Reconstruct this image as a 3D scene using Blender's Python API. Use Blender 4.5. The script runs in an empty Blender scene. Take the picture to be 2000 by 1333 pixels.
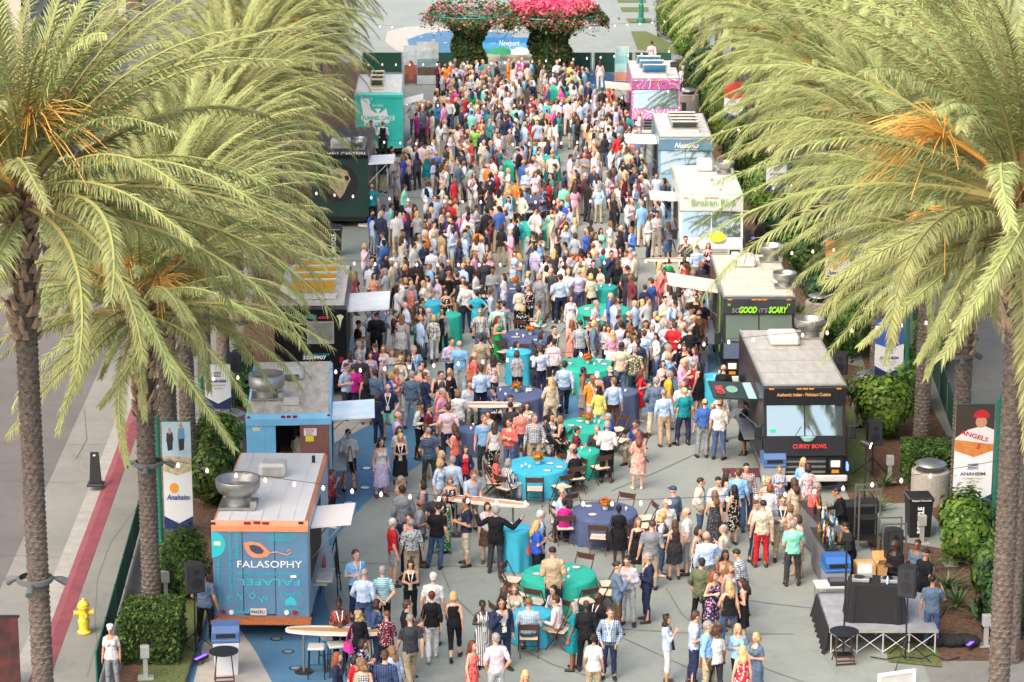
import bpy, math, random
import numpy as np
from mathutils import Vector, Matrix, Quaternion
random.seed(7); np.random.seed(7)
PI = math.pi
S = bpy.context.scene
COL = S.collection
TMP = bpy.data.scenes.new('scratch')          # shapes are evaluated here, away from the big scene; removed at the end
def evaluated(ob):
    TMP.collection.objects.link(ob); vl = TMP.view_layers[0]; vl.update(); return ob.evaluated_get(vl.depsgraph)

# ------------------------------------------------------------------ camera, sky, sun, exposure
CAM_H = 22.8; FPX = 5227.0; PITCH = math.atan(1366 / 5227.0)
cd = bpy.data.cameras.new('camera'); cam = bpy.data.objects.new('camera', cd); COL.objects.link(cam)
cam.location = (0, 0, CAM_H); cam.rotation_euler = (PI / 2 - PITCH, 0, 0)
cd.sensor_width = 36; cd.lens = FPX / 2000 * 36; cd.clip_start = 0.5; cd.clip_end = 2000
cd.dof.use_dof = True; cd.dof.focus_distance = 78; cd.dof.aperture_fstop = 7.0
S.camera = cam
W = bpy.data.worlds.new('World'); S.world = W; W.use_nodes = True
wn = W.node_tree; bg = wn.nodes['Background']
sky = wn.nodes.new('ShaderNodeTexSky'); sky.sky_type = 'NISHITA'; sky.sun_disc = False
SUN_EL = math.radians(48); SUN_ROT = math.radians(215)
sky.sun_elevation = SUN_EL; sky.sun_rotation = SUN_ROT
sky.altitude = 50; sky.air_density = 0.8; sky.dust_density = 6.0; sky.ozone_density = 0.4
wn.links.new(sky.outputs[0], bg.inputs[0]); bg.inputs[1].default_value = 0.15
sl = bpy.data.lights.new('sun', 'SUN'); sl.energy = 0.55; sl.angle = math.radians(60); sl.color = (1, 0.955, 0.89)
sun = bpy.data.objects.new('sun', sl); COL.objects.link(sun)
sd = Vector((math.sin(SUN_ROT) * math.cos(SUN_EL), math.cos(SUN_ROT) * math.cos(SUN_EL), math.sin(SUN_EL)))
sun.rotation_euler = sd.to_track_quat('Z', 'Y').to_euler()
S.view_settings.view_transform = 'Standard'; S.view_settings.look = 'None'
S.view_settings.exposure = 1.42; S.view_settings.gamma = 1.0
S.render.engine = 'CYCLES'
S.cycles.max_bounces = 6; S.cycles.diffuse_bounces = 3; S.cycles.glossy_bounces = 3; S.cycles.transmission_bounces = 4
S.cycles.transparent_max_bounces = 4; S.cycles.use_denoising = True

# ------------------------------------------------------------------ helpers
_c, _s = math.cos(PITCH), math.sin(PITCH)
def G(px, py, z=0.0):                      # photograph pixel -> point on the level plane z
    x = (px - 1000) / FPX; v = (py - 666.5) / FPX
    t = (z - CAM_H) / (-_s - v * _c)
    return Vector((x * t, (_c - v * _s) * t, z))
def YX(px, py, Y):                         # photograph pixel -> point at distance Y
    x = (px - 1000) / FPX; v = (py - 666.5) / FPX
    t = Y / (_c - v * _s)
    return Vector((x * t, Y, CAM_H + (-_s - v * _c) * t))

def lin(h):
    if isinstance(h, str):
        h = h.lstrip('#'); c = [int(h[i:i + 2], 16) / 255 for i in (0, 2, 4)]
        return tuple(((v / 12.92) if v <= .04045 else ((v + .055) / 1.055) ** 2.4) for v in c)
    return tuple(h)

MATS = {}
def mat(name, col, rough=.6, metal=0, var=.0, scale=6., bump=0, bscale=40., emit=0, col2=None, trans=0, coat=0, spec=.5, stretch=None, coord='Object', detail=4):
    if name in MATS: return MATS[name]
    m = bpy.data.materials.new(name); m.use_nodes = True; nt = m.node_tree; b = nt.nodes['Principled BSDF']
    c = lin(col)
    b.inputs['Base Color'].default_value = (*c, 1); b.inputs['Roughness'].default_value = rough
    b.inputs['Metallic'].default_value = metal; b.inputs['Specular IOR Level'].default_value = spec
    if coat: b.inputs['Coat Weight'].default_value = coat
    if trans: b.inputs['Transmission Weight'].default_value = trans
    if emit: b.inputs['Emission Color'].default_value = (*c, 1); b.inputs['Emission Strength'].default_value = emit
    if var or bump:
        tc = nt.nodes.new('ShaderNodeTexCoord'); mp = nt.nodes.new('ShaderNodeMapping')
        if stretch: mp.inputs['Scale'].default_value = stretch
        nt.links.new(tc.outputs[coord], mp.inputs[0])
    if var:
        n = nt.nodes.new('ShaderNodeTexNoise'); n.inputs['Scale'].default_value = scale; n.inputs['Detail'].default_value = detail
        r = nt.nodes.new('ShaderNodeValToRGB')
        c2 = lin(col2) if col2 else tuple(v * (1 - var) for v in c)
        c1 = c if col2 else tuple(min(1, v * (1 + var)) for v in c)
        r.color_ramp.elements[0].color = (*c2, 1); r.color_ramp.elements[1].color = (*c1, 1)
        r.color_ramp.elements[0].position = .32; r.color_ramp.elements[1].position = .68
        nt.links.new(mp.outputs[0], n.inputs['Vector']); nt.links.new(n.outputs[0], r.inputs[0]); nt.links.new(r.outputs[0], b.inputs['Base Color'])
    if bump:
        n2 = nt.nodes.new('ShaderNodeTexNoise'); n2.inputs['Scale'].default_value = bscale; n2.inputs['Detail'].default_value = 5
        bp = nt.nodes.new('ShaderNodeBump'); bp.inputs['Strength'].default_value = bump; bp.inputs['Distance'].default_value = .02
        nt.links.new(mp.outputs[0], n2.inputs['Vector']); nt.links.new(n2.outputs[0], bp.inputs['Height']); nt.links.new(bp.outputs[0], b.inputs['Normal'])
    MATS[name] = m
    return m

class MB:
    def __init__(s): s.v = []; s.f = []
    def add(s, vs, fs):
        o = len(s.v); s.v += [tuple(v) for v in vs]; s.f += [tuple(i + o for i in f) for f in fs]; return s
    def box(s, x0, x1, y0, y1, z0, z1, M=None, ch=0):
        if ch:
            a = ch; P = []
            for z, k in ((z0, a), (z0 + a, 0), (z1 - a, 0), (z1, a)):
                P += [(x0 + a, y0 + k, z), (x1 - a, y0 + k, z), (x1 - k, y0 + a, z), (x1 - k, y1 - a, z), (x1 - a, y1 - k, z), (x0 + a, y1 - k, z), (x0 + k, y1 - a, z), (x0 + k, y0 + a, z)]
            F = [tuple(range(7, -1, -1)), tuple(range(24, 32))]
            for r in range(3):
                for i in range(8):
                    j = (i + 1) % 8; F.append((r * 8 + i, r * 8 + j, r * 8 + 8 + j, r * 8 + 8 + i))
        else:
            P = [(x0, y0, z0), (x1, y0, z0), (x1, y1, z0), (x0, y1, z0), (x0, y0, z1), (x1, y0, z1), (x1, y1, z1), (x0, y1, z1)]
            F = [(3, 2, 1, 0), (4, 5, 6, 7), (0, 1, 5, 4), (1, 2, 6, 5), (2, 3, 7, 6), (3, 0, 4, 7)]
        if M is not None: P = [M @ Vector(p) for p in P]
        return s.add(P, F)
    def tube(s, pts, r, n=8, cap=True):
        pts = [Vector(p) for p in pts]; rs = r if isinstance(r, (list, tuple)) else [r] * len(pts)
        V = []; F = []
        for i, p in enumerate(pts):
            d = (pts[min(i + 1, len(pts) - 1)] - pts[max(i - 1, 0)]).normalized()
            a = d.orthogonal().normalized() if i == 0 else (a - d * a.dot(d)).normalized()
            b = d.cross(a)
            for k in range(n):
                t = 2 * PI * k / n; V.append(p + (a * math.cos(t) + b * math.sin(t)) * rs[i])
        for i in range(len(pts) - 1):
            for k in range(n):
                j = (k + 1) % n; F.append((i * n + k, i * n + j, i * n + n + j, i * n + n + k))
        if cap: F.append(tuple(range(n - 1, -1, -1))); F.append(tuple((len(pts) - 1) * n + k for k in range(n)))
        return s.add(V, F)
    def lathe(s, prof, n=16, c=(0, 0, 0), cap=True, sx=1, sy=1):
        V = []; F = []
        for r, z in prof:
            for k in range(n):
                t = 2 * PI * k / n; V.append((c[0] + r * math.cos(t) * sx, c[1] + r * math.sin(t) * sy, c[2] + z))
        for i in range(len(prof) - 1):
            for k in range(n):
                j = (k + 1) % n; F.append((i * n + k, i * n + j, i * n + n + j, i * n + n + k))
        if cap: F.append(tuple(range(n - 1, -1, -1))); F.append(tuple((len(prof) - 1) * n + k for k in range(n)))
        return s.add(V, F)
    def prism(s, poly, z0, z1, M=None):         # poly: list of (x, y), extruded along z
        n = len(poly)
        P = [(x, y, z0) for x, y in poly] + [(x, y, z1) for x, y in poly]
        F = [tuple(range(n - 1, -1, -1)), tuple(range(n, 2 * n))] + [(i, (i + 1) % n, n + (i + 1) % n, n + i) for i in range(n)]
        if M is not None: P = [M @ Vector(p) for p in P]
        return s.add(P, F)
    def sheet(s, poly, z, M=None):
        P = [(x, y, z) for x, y in poly]
        if M is not None: P = [M @ Vector(p) for p in P]
        return s.add(P, [tuple(range(len(P)))])
    def mesh(s, name, m=None, smooth=False):
        me = bpy.data.meshes.new(name); me.from_pydata(s.v, [], s.f)
        if m: me.materials.append(m)
        if smooth: me.shade_smooth()
        me.update(); return me
    def build(s, name, m, parent=None, smooth=False, loc=None):
        o = bpy.data.objects.new(name, s.mesh(name, m, smooth)); COL.objects.link(o)
        if parent is not None: o.parent = parent
        if loc is not None: o.location = loc
        return o

def tag(o, label=None, cat=None, group=None, kind=None):
    if label: o['label'] = label
    if cat: o['category'] = cat
    if group: o['group'] = group
    if kind: o['kind'] = kind
    return o
def empty(name, loc=(0, 0, 0), rz=0, label=None, cat=None, group=None):
    o = bpy.data.objects.new(name, None); COL.objects.link(o); o.location = loc; o.rotation_euler = (0, 0, rz)
    o.empty_display_size = .2
    return tag(o, label, cat, group)
def inst(name, me, parent=None, loc=(0, 0, 0), rot=(0, 0, 0), scale=(1, 1, 1)):
    o = bpy.data.objects.new(name, me); COL.objects.link(o)
    if parent is not None: o.parent = parent
    o.location = loc; o.rotation_euler = rot; o.scale = scale
    return o
def struct(name, mb, m): o = mb.build(name, m); o['kind'] = 'structure'; return o
def copy_tree(o, parent=None):
    c = o.copy(); COL.objects.link(c); c.parent = parent
    for ch in list(o.children): copy_tree(ch, c)
    return c
def raw_mesh(name, V, Fq, m=None, uvcol=None, check=True):      # numpy verts, (n,4) or (n,3) faces; uvcol = per-vertex colour (n,4)
    V = np.asarray(V, np.float32); Fq = np.asarray(Fq, np.int32); k = Fq.shape[1]
    me = bpy.data.meshes.new(name); me.vertices.add(len(V)); me.vertices.foreach_set('co', V.ravel())
    me.loops.add(Fq.size); me.loops.foreach_set('vertex_index', Fq.ravel())
    me.polygons.add(len(Fq)); me.polygons.foreach_set('loop_start', np.arange(0, Fq.size, k, dtype=np.int32))
    if uvcol is not None:
        a = me.color_attributes.new('tint', 'FLOAT_COLOR', 'POINT'); a.data.foreach_set('color', np.asarray(uvcol, np.float32).ravel())
    if m: me.materials.append(m)
    me.update(calc_edges=True)
    if check: me.validate()
    return me

def text_mesh(body, size, mt, align='CENTER', shear=0, bold=0, space=1, ext=.004):
    cu = bpy.data.curves.new('lettering', 'FONT'); cu.body = body; cu.size = size; cu.align_x = align; cu.align_y = 'CENTER'
    cu.shear = shear; cu.offset = bold; cu.space_character = space; cu.extrude = ext; cu.resolution_u = 3
    o = bpy.data.objects.new('lettering', cu)
    me = bpy.data.meshes.new_from_object(evaluated(o))
    bpy.data.objects.remove(o); bpy.data.curves.remove(cu)
    me.materials.clear(); me.materials.append(mt); return me
def lettering(body, size, mt, parent, loc, rot=(PI / 2, 0, 0), fit=None, **k):
    me = text_mesh(body, size, mt, **k)
    o = inst('lettering', me, parent, loc, rot)
    if fit and len(me.vertices):
        xs = [v.co.x for v in me.vertices]; w = max(xs) - min(xs)
        if w > 0: o.scale = (fit / w, 1, 1)
    return o
# ------------------------------------------------------------------ ground, road, kerbs, painted paving
def px_poly(pts, z=0): return [tuple(G(x, y, z)[:2]) for x, y in pts]
def paving_material(name, base, dark, lines=True, ring=(0, 0)):
    m = mat(name, base, .75, var=.1, scale=.35, col2=dark, bump=.25, bscale=30)
    nt = m.node_tree; b = nt.nodes['Principled BSDF']
    base_link = b.inputs['Base Color'].links[0].from_socket
    tc = nt.nodes.new('ShaderNodeTexCoord')
    n = nt.nodes.new('ShaderNodeTexNoise'); n.inputs['Scale'].default_value = 2.2; n.inputs['Detail'].default_value = 8; n.inputs['Roughness'].default_value = .65
    nt.links.new(tc.outputs['Object'], n.inputs['Vector'])
    mx = nt.nodes.new('ShaderNodeMix'); mx.data_type = 'RGBA'; mx.blend_type = 'MULTIPLY'; mx.inputs[0].default_value = .35
    rp = nt.nodes.new('ShaderNodeValToRGB'); rp.color_ramp.elements[0].position = .3; rp.color_ramp.elements[0].color = (.6, .6, .6, 1); rp.color_ramp.elements[1].position = .7
    nt.links.new(n.outputs[0], rp.inputs[0]); nt.links.new(base_link, mx.inputs[6]); nt.links.new(rp.outputs[0], mx.inputs[7])
    # old gum, drips and tyre marks
    vo = nt.nodes.new('ShaderNodeTexVoronoi'); vo.inputs['Scale'].default_value = 2.6; nt.links.new(tc.outputs['Object'], vo.inputs['Vector'])
    lt = nt.nodes.new('ShaderNodeMath'); lt.operation = 'LESS_THAN'; lt.inputs[1].default_value = .075; nt.links.new(vo.outputs['Distance'], lt.inputs[0])
    n3 = nt.nodes.new('ShaderNodeTexNoise'); n3.inputs['Scale'].default_value = .55; n3.inputs['Detail'].default_value = 10; n3.inputs['Roughness'].default_value = .75; n3.inputs['Distortion'].default_value = 1.2; nt.links.new(tc.outputs['Object'], n3.inputs['Vector'])
    r3 = nt.nodes.new('ShaderNodeValToRGB'); r3.color_ramp.elements[0].position = .56; r3.color_ramp.elements[0].color = (0, 0, 0, 1); r3.color_ramp.elements[1].position = .72; r3.color_ramp.elements[1].color = (.55, .55, .55, 1); nt.links.new(n3.outputs[0], r3.inputs[0])
    mm = nt.nodes.new('ShaderNodeMath'); mm.operation = 'MULTIPLY'; mm.inputs[1].default_value = .28; nt.links.new(lt.outputs[0], mm.inputs[0])
    ad = nt.nodes.new('ShaderNodeMath'); ad.operation = 'ADD'; ad.use_clamp = True; nt.links.new(mm.outputs[0], ad.inputs[0]); nt.links.new(r3.outputs[0], ad.inputs[1])
    m2 = nt.nodes.new('ShaderNodeMix'); m2.data_type = 'RGBA'; nt.links.new(ad.outputs[0], m2.inputs[0]); nt.links.new(mx.outputs[2], m2.inputs[6]); m2.inputs[7].default_value = (*[v * .55 for v in lin(dark)], 1)
    nt.links.new(m2.outputs[2], b.inputs['Base Color'])
    return m
GREEN_CONC = paving_material('green_grey_concrete', '#8d948a', '#858a83')
PALE_CONC = paving_material('pale_concrete', '#83827a', '#76756e')
BLUE_PAVE = paving_material('blue_paving', '#507c98', '#47718f')
ROAD = paving_material('road_asphalt', '#67625e', '#5c5854')
KERB_M = mat('kerb_concrete', '#918f88', .8, var=.12, scale=3, bump=.3)
RED_KERB = mat('red_kerb_paint', '#75383f', .7, var=.18, scale=2.5, bump=.2)
SOIL = mat('planter_mulch', '#5d4331', .95, var=.45, scale=9, bump=.9, bscale=50)
GRASS_M = mat('lawn_green', '#5a6434', .95, var=.4, scale=14, bump=.8, bscale=80)

struct('ground', MB().sheet([(-400, 20), (400, 20), (400, 900), (-400, 900)], 0), PALE_CONC)
struct('plaza', MB().sheet([(-7.3, 40), (9.35, 40), (9.6, 75), (8.6, 118), (9.2, 147), (30, 165), (30, 260), (-14, 260), (-9.4, 150), (-8.8, 100)], .004), GREEN_CONC)
# road and walks beside the plaza on the west
struct('road', MB().sheet([(-11.75, 30), (-14.0, 105), (-20.5, 165), (-24, 260), (-160, 260), (-160, 30)], .004), ROAD)
struct('gutter', MB().sheet([(-10.55, 30), (-10.75, 60), (-11.5, 80), (-12.6, 105), (-13.4, 105), (-12.05, 80), (-11.45, 60), (-11.2, 30)], .010), KERB_M)
k = MB()
kp = [(-10.25, 30), (-10.55, 50), (-10.82, 59), (-11.12, 68), (-11.43, 77.3), (-12.0, 90), (-12.6, 105)]
for i in range(len(kp) - 1):
    (x0, y0), (x1, y1) = kp[i], kp[i + 1]
    k.add([(x0 - .2, y0, .012), (x0 + .0, y0, .13), (x0 + .3, y0, .14), (x0 + .3, y0, .0), (x1 - .2, y1, .012), (x1, y1, .13), (x1 + .3, y1, .14), (x1 + .3, y1, 0)],
          [(0, 4, 5, 1), (1, 5, 6, 2), (2, 6, 7, 3)])
struct('kerb', k, RED_KERB)
sw = MB(); poly = [(x + .305, y) for x, y in kp] + [(-9.6, 105), (-8.9, 80), (-8.75, 60), (-8.4, 30)]
sw.sheet(poly, .135); struct('sidewalk', sw, PALE_CONC)
# the blue "river" that winds across the plaza, with a sandy border
def band(name, pts, z, m): return struct(name, MB().sheet(px_poly(pts), z), m)
up = [(300, 1333), (400, 1150), (470, 1010), (560, 920), (650, 868), (700, 842), (760, 812), (850, 782), (960, 765), (1080, 760), (1200, 738), (1290, 700), (1345, 650), (1352, 590), (1330, 520), (1300, 440), (1290, 400)]
dn = [(1345, 400), (1362, 470), (1395, 550), (1425, 640), (1420, 700), (1370, 748), (1260, 806), (1100, 836), (960, 858), (826, 905), (766, 940), (712, 985), (660, 1045), (636, 1105), (634, 1170), (650, 1215), (700, 1270), (760, 1333), (780, 1400)]
band('blue_path', up + dn + [(500, 1400), (300, 1400)], .012, BLUE_PAVE)
def offset_strip(pts, w):
    P = [Vector(p) for p in px_poly(pts)]; L = []; R = []
    for i, p in enumerate(P):
        d = (P[min(i + 1, len(P) - 1)] - P[max(i - 1, 0)]); n = Vector((-d.y, d.x)).normalized(); L.append(p); R.append(p + n * w)
    return [tuple(p) for p in L + R[::-1]]
def strip_obj(name, pts, w, z, m):
    poly = offset_strip(pts, w); n = len(poly) // 2; mb = MB()
    V = [(x, y, z) for x, y in poly]; F = [(i, i + 1, 2 * n - 2 - i, 2 * n - 1 - i) for i in range(n - 1)]
    mb.add(V, F); return struct(name, mb, m)
strip_obj('sand_border', up[4:16], 1.0, .016, mat('sand_paving', '#aaa397', .8, var=.1, scale=2, bump=.2))
band('sand_border', [(372, 1360), (398, 1255), (470, 1232), (500, 1275), (545, 1360)], .016, MATS['sand_paving'])
# far pool shape and sandy rim
band('sand_rim', [(757, 62), (800, 52), (860, 50), (930, 55), (930, 115), (830, 112), (775, 100), (752, 82)], .010, MATS['sand_paving'])
band('blue_pool', [(795, 78), (830, 66), (880, 60), (935, 62), (1000, 66), (1000, 120), (880, 115), (825, 105), (800, 94)], .016, BLUE_PAVE)
band('blue_pool', [(1125, 134), (1175, 138), (1205, 150), (1215, 168), (1190, 178), (1140, 176), (1118, 160)], .012, BLUE_PAVE)
# planters
PLW = MB().sheet([(-10.2 + .3, 42), (-7.35, 42), (-7.35, 70), (-7.1, 80), (-7.1, 148), (-10.5, 148), (-9.6, 105), (-8.9, 80), (-8.75, 60)], .140)
struct('planter_soil', PLW, SOIL)
struct('planter_soil', MB().sheet([(9.35, 58), (12.9, 58), (12.9, 150), (9.2, 150), (9.2, 80)], .02), SOIL)
struct('lawn', MB().sheet([(-8.2, 52), (-7.38, 52), (-7.38, 62), (-8.0, 62.5), (-8.5, 58)], .146), GRASS_M)
struct('lawn', MB().sheet(px_poly([(1725, 1250), (1830, 1265), (1840, 1305), (1735, 1295)]), .03), GRASS_M)
struct('lawn', MB().sheet(px_poly([(1655, 800), (1690, 800), (1700, 970), (1655, 960)]), .03), GRASS_M)
for q in ([(1205, 0), (1262, 0), (1262, 6), (1207, 6)], [(1211, 15), (1266, 15), (1267, 24), (1215, 24)], [(1222, 37), (1272, 37), (1275, 46), (1228, 46)], [(1232, 62), (1262, 62), (1330, 95), (1330, 108), (1245, 98)]):
    struct('lawn', MB().sheet(px_poly(q), .02), GRASS_M)
struct('side_path', MB().sheet(px_poly([(1655, 985), (1800, 985), (1850, 1040), (1850, 1075), (1655, 1045)]), .028), GREEN_CONC)
struct('side_path', MB().sheet(px_poly([(1600, 680), (1680, 690), (1690, 720), (1610, 705)]), .028), PALE_CONC)
struct('side_path', MB().sheet(px_poly([(1545, 535), (1600, 545), (1610, 570), (1560, 560)]), .028), PALE_CONC)
# joints in the paving: shallow dark saw cuts
JM = mat('paving_joint', '#5f625f', .9)
def joint(pts, w=.025, z=.018): strip_obj('paving_joint', pts, w, z, JM)
for pts in ([(860, 1110), (880, 1160), (930, 1210), (1000, 1260), (1080, 1300), (1180, 1333)], [(1300, 1150), (1330, 1200), (1400, 1260), (1500, 1310), (1600, 1345)],
            [(1195, 960), (1290, 920), (1420, 860), (1500, 835)], [(1210, 1245), (1330, 1300), (1420, 1345)], [(1340, 1130), (1400, 1165), (1500, 1180), (1590, 1190)],
            [(1000, 1205), (1200, 1230), (1380, 1240), (1550, 1240)], [(660, 1100), (800, 1105), (1000, 1110), (1100, 1110)]): joint(pts)
for pts in ([(275, 990), (215, 1070), (190, 1140), (185, 1230), (200, 1333)], [(262, 1075), (185, 1280), (170, 1333)], [(265, 1075), (225, 1180)]):
    strip_obj('paving_joint', pts, .02, .139, JM)
for pts in ([(0, 940), (150, 945)], [(0, 1085), (118, 1090)], [(100, 870), (270, 868)], [(-20, 780), (240, 776)], [(150, 895), (170, 860), (165, 800)]):
    strip_obj('paving_joint', pts, .02, .014, JM)
# in-ground lights
DL = mat('ground_light_glass', '#c9d6dc', .3, metal=.1); DR = mat('ground_light_ring', '#4a5054', .4, metal=.8)
for i, (x, y) in enumerate([(540, 1248), (577, 1305), (681, 983), (716, 915), (713, 953), (563, 1273), (849, 66), (870, 84), (846, 79), (822, 73), (1155, 146), (1158, 167), (1140, 152)]):
    p = G(x, y, .016)
    o = empty('ground_light', p)
    tag(o, ['in-ground light just behind the falafel truck bumper', 'in-ground light nearest the bottom edge on the blue paving', 'white in-ground light right of the white truck flap', 'white in-ground light beside the lilac skirt', 'white in-ground light in front of the wooden easel', 'small dull in-ground light between the two bigger ones', 'small white light in the far pool, top middle', 'small white light in the far pool, nearest the column', 'small white light in the far pool, lower middle', 'small white light in the far pool, road side', 'white light in the blue patch beside the yellow T-shirt, upper', 'white light in the blue patch by the pink truck, lower', 'white light in the blue patch beside the arch, middle'][i], 'light', 'lights set in the blue paving')
    MB().lathe([(.17, 0), (.17, .006), (.13, .008)], 20, cap=True).build('ring', DR, o)
    MB().lathe([(.125, .009), (.09, .014), (.0, .016)], 20, cap=False).build('lens', DL if y < 1200 else mat('ground_light_dull', '#77858c', .3), o, True)
    if y > 1200: o.scale = (.85, .85, 1)
# ------------------------------------------------------------------ palms
def leaf_material(name, rough=.55, trans=.25):
    m = bpy.data.materials.new(name); m.use_nodes = True; nt = m.node_tree; b = nt.nodes['Principled BSDF']
    at = nt.nodes.new('ShaderNodeAttribute'); at.attribute_name = 'tint'
    oi = nt.nodes.new('ShaderNodeObjectInfo'); hs = nt.nodes.new('ShaderNodeHueSaturation')
    mr = nt.nodes.new('ShaderNodeMapRange'); mr.inputs[3].default_value = .8; mr.inputs[4].default_value = 1.2
    mh = nt.nodes.new('ShaderNodeMapRange'); mh.inputs[3].default_value = .485; mh.inputs[4].default_value = .515
    nt.links.new(oi.outputs['Random'], mr.inputs[0]); nt.links.new(mr.outputs[0], hs.inputs['Value'])
    nt.links.new(oi.outputs['Random'], mh.inputs[0]); nt.links.new(mh.outputs[0], hs.inputs['Hue'])
    nt.links.new(at.outputs['Color'], hs.inputs['Color']); nt.links.new(hs.outputs[0], b.inputs['Base Color'])
    b.inputs['Roughness'].default_value = rough; b.inputs['Specular IOR Level'].default_value = .15
    tr = nt.nodes.new('ShaderNodeBsdfTranslucent'); mx = nt.nodes.new('ShaderNodeMixShader'); mx.inputs[0].default_value = trans
    nt.links.new(hs.outputs[0], tr.inputs[0]); nt.links.new(b.outputs[0], mx.inputs[1]); nt.links.new(tr.outputs[0], mx.inputs[2])
    nt.links.new(mx.outputs[0], nt.nodes['Material Output'].inputs[0]); MATS[name] = m
    return m
FROND_M = leaf_material('palm_leaf', .7, .25)
TRUNK_M = mat('palm_bark', '#756a60', .95, var=.4, scale=11, col2='#4c423a', bump=.8, bscale=30)
BOOT_M = mat('palm_boot', '#98826c', .9, var=.35, scale=5, bump=.5)
STALK_M = mat('palm_stalk_orange', '#d9a24c', .7, var=.25, scale=3)
rng = np.random.default_rng(5)
GREY_G = np.array(lin('#8c936c')); YEL_G = np.array(lin('#cdc380')); GREEN = np.array(lin('#9caa66')); STRAW = np.array(lin('#d2ba7c'))
def frond_arrays(e0, seed, npairs=125, L=1.0, dead=0):
    r = np.random.default_rng(seed)
    N = 26; t = np.linspace(0, 1, N)
    droop = (34 + 30 * math.cos(math.radians(e0))) if e0 > -10 else 36
    ang = np.radians(e0 - droop * t ** 1.5 + r.normal(0, 2))
    side = np.cumsum(np.full(N, r.normal(0, .012)))
    d = np.stack([np.cos(ang), side, np.sin(ang)], 1); d /= np.linalg.norm(d, axis=1)[:, None]
    P = np.concatenate([[np.zeros(3)], np.cumsum(d[:-1] / (N - 1), 0)], 0)
    Bn = np.cross(d, [0, 1, 0]); Bn = -Bn; Bn /= np.linalg.norm(Bn, axis=1)[:, None]   # 'up' of the frond
    Sd = np.cross(Bn, d)
    V = []; F = []; C = []
    # rachis: triangular tube
    rad = .0085 * (1 - t) ** .8 + .0012
    for i in range(N):
        for a in (0, 2.1, 4.2):
            V.append(P[i] + (Sd[i] * math.cos(a) + Bn[i] * math.sin(a)) * rad[i]); c = STRAW * .75 * (1 - t[i]) + GREEN * t[i]; C.append((*c, 1))
    for i in range(N - 1):
        for k in range(3):
            j = (k + 1) % 3; F.append((i * 3 + k, i * 3 + j, i * 3 + 3 + j, i * 3 + 3 + k))
    twist = r.normal(0, .25)
    for q in range(npairs):
        u = .14 + .86 * (q + .5) / npairs
        x = u * (N - 1); i = min(int(x), N - 2); w = x - i
        p = P[i] * (1 - w) + P[i + 1] * w; dd = d[i]; bb = Bn[i]; ss = Sd[i]
        ln = .086 * (min(1, (u - .10) / .16) ** .7) * (1 - .55 * max(0, u - .45) / .55 ) 
        fwd = .95 + .9 * u ** 2 + r.normal(0, .12)
        for sg in (-1, 1):
            l = ln * r.uniform(.8, 1.15); lift = (-.1, .4, .8)[(q + (sg > 0)) % 3] + r.normal(0, .16) + sg * twist * .4
            dr = dd * fwd + ss * sg * .95 + bb * lift; dr /= np.linalg.norm(dr)
            wd = np.cross(dr, bb + dd * r.normal(0, .4)); wd /= np.linalg.norm(wd); wd *= .0024 * r.uniform(.8, 1.3)
            m = p + dr * l * .5; tip = p + dr * l + np.array([0, 0, -l * r.uniform(.0, .22)])
            b0 = len(V); V += [p - wd * .6, p + wd * .6, m + wd, m - wd, tip]
            F += [(b0, b0 + 1, b0 + 2, b0 + 3), (b0 + 3, b0 + 2, b0 + 4, b0 + 4)]
            k = r.uniform(0, 1); g = (GREY_G * (1 - k) + GREEN * k) * r.uniform(.6, 1.2)
            k2 = np.clip(.15 + .5 * u + r.normal(0, .2), 0, 1) ** 1.6; base = g * (1 - .35 * k2) + YEL_G * .35 * k2
            if dead: base = STRAW * r.uniform(.5, .9)
            tc = base * .45 + (YEL_G * .6 + STRAW * .4) * .55 if r.uniform() < .3 + .6 * u ** 2 else base * 1.05
            C += [(*base, 1)] * 4 + [(*tc, 1)]
    return np.array(V), F, np.array(C)
def mixed_mesh(name, V, F, C, m):
    me = bpy.data.meshes.new(name); F = [f[:3] if f[2] == f[3] else f for f in F]
    me.from_pydata(V.tolist(), [], F); a = me.color_attributes.new('tint', 'FLOAT_COLOR', 'POINT'); a.data.foreach_set('color', C.astype(np.float32).ravel())
    me.materials.append(m); return me
ELEV = (84, 70, 56, 42, 28, 14, 0, -18)
FR = {e: [frond_arrays(e, 100 + e * 3 + s) for s in range(2)] for e in ELEV}
FRM = {e: [mixed_mesh('frond', *a, FROND_M) for a in FR[e]] for e in ELEV}
def crown_layout(seed, n):
    r = random.Random(seed); out = []
    for i in range(n):
        f = (i + .5) / n; e = 86 - 98 * f ** .88 + r.uniform(-7, 7)
        ek = min(ELEV, key=lambda q: abs(q - e))
        out.append((ek, r.randrange(2), i * 2.39996 + r.uniform(-.25, .25), r.uniform(.86, 1.1) * (.8 + .25 * min(1, f * 3)), f))
    return out
def fruit_mesh(seed):
    r = random.Random(seed); mb = MB()
    for b in range(5):
        az = r.uniform(0, 6.28); e = r.uniform(.5, 1.1); st = Vector((math.cos(az) * math.cos(e), math.sin(az) * math.cos(e), math.sin(e)))
        base = st * .9
        mb.tube([(0, 0, -.2), base * .5, base], [.03, .025, .02], 5)
        for s in range(60):
            d = (st + Vector((r.gauss(0, .7), r.gauss(0, .7), r.gauss(0, .45)))).normalized(); l = r.uniform(.5, .95)
            p = [base + d * l * q + Vector((0, 0, -.55 * q * q * l)) for q in (0, .35, .7, 1)]
            mb.tube(p, .005, 3, False)
    return mb.mesh('fruit_stalk', STALK_M)
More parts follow.
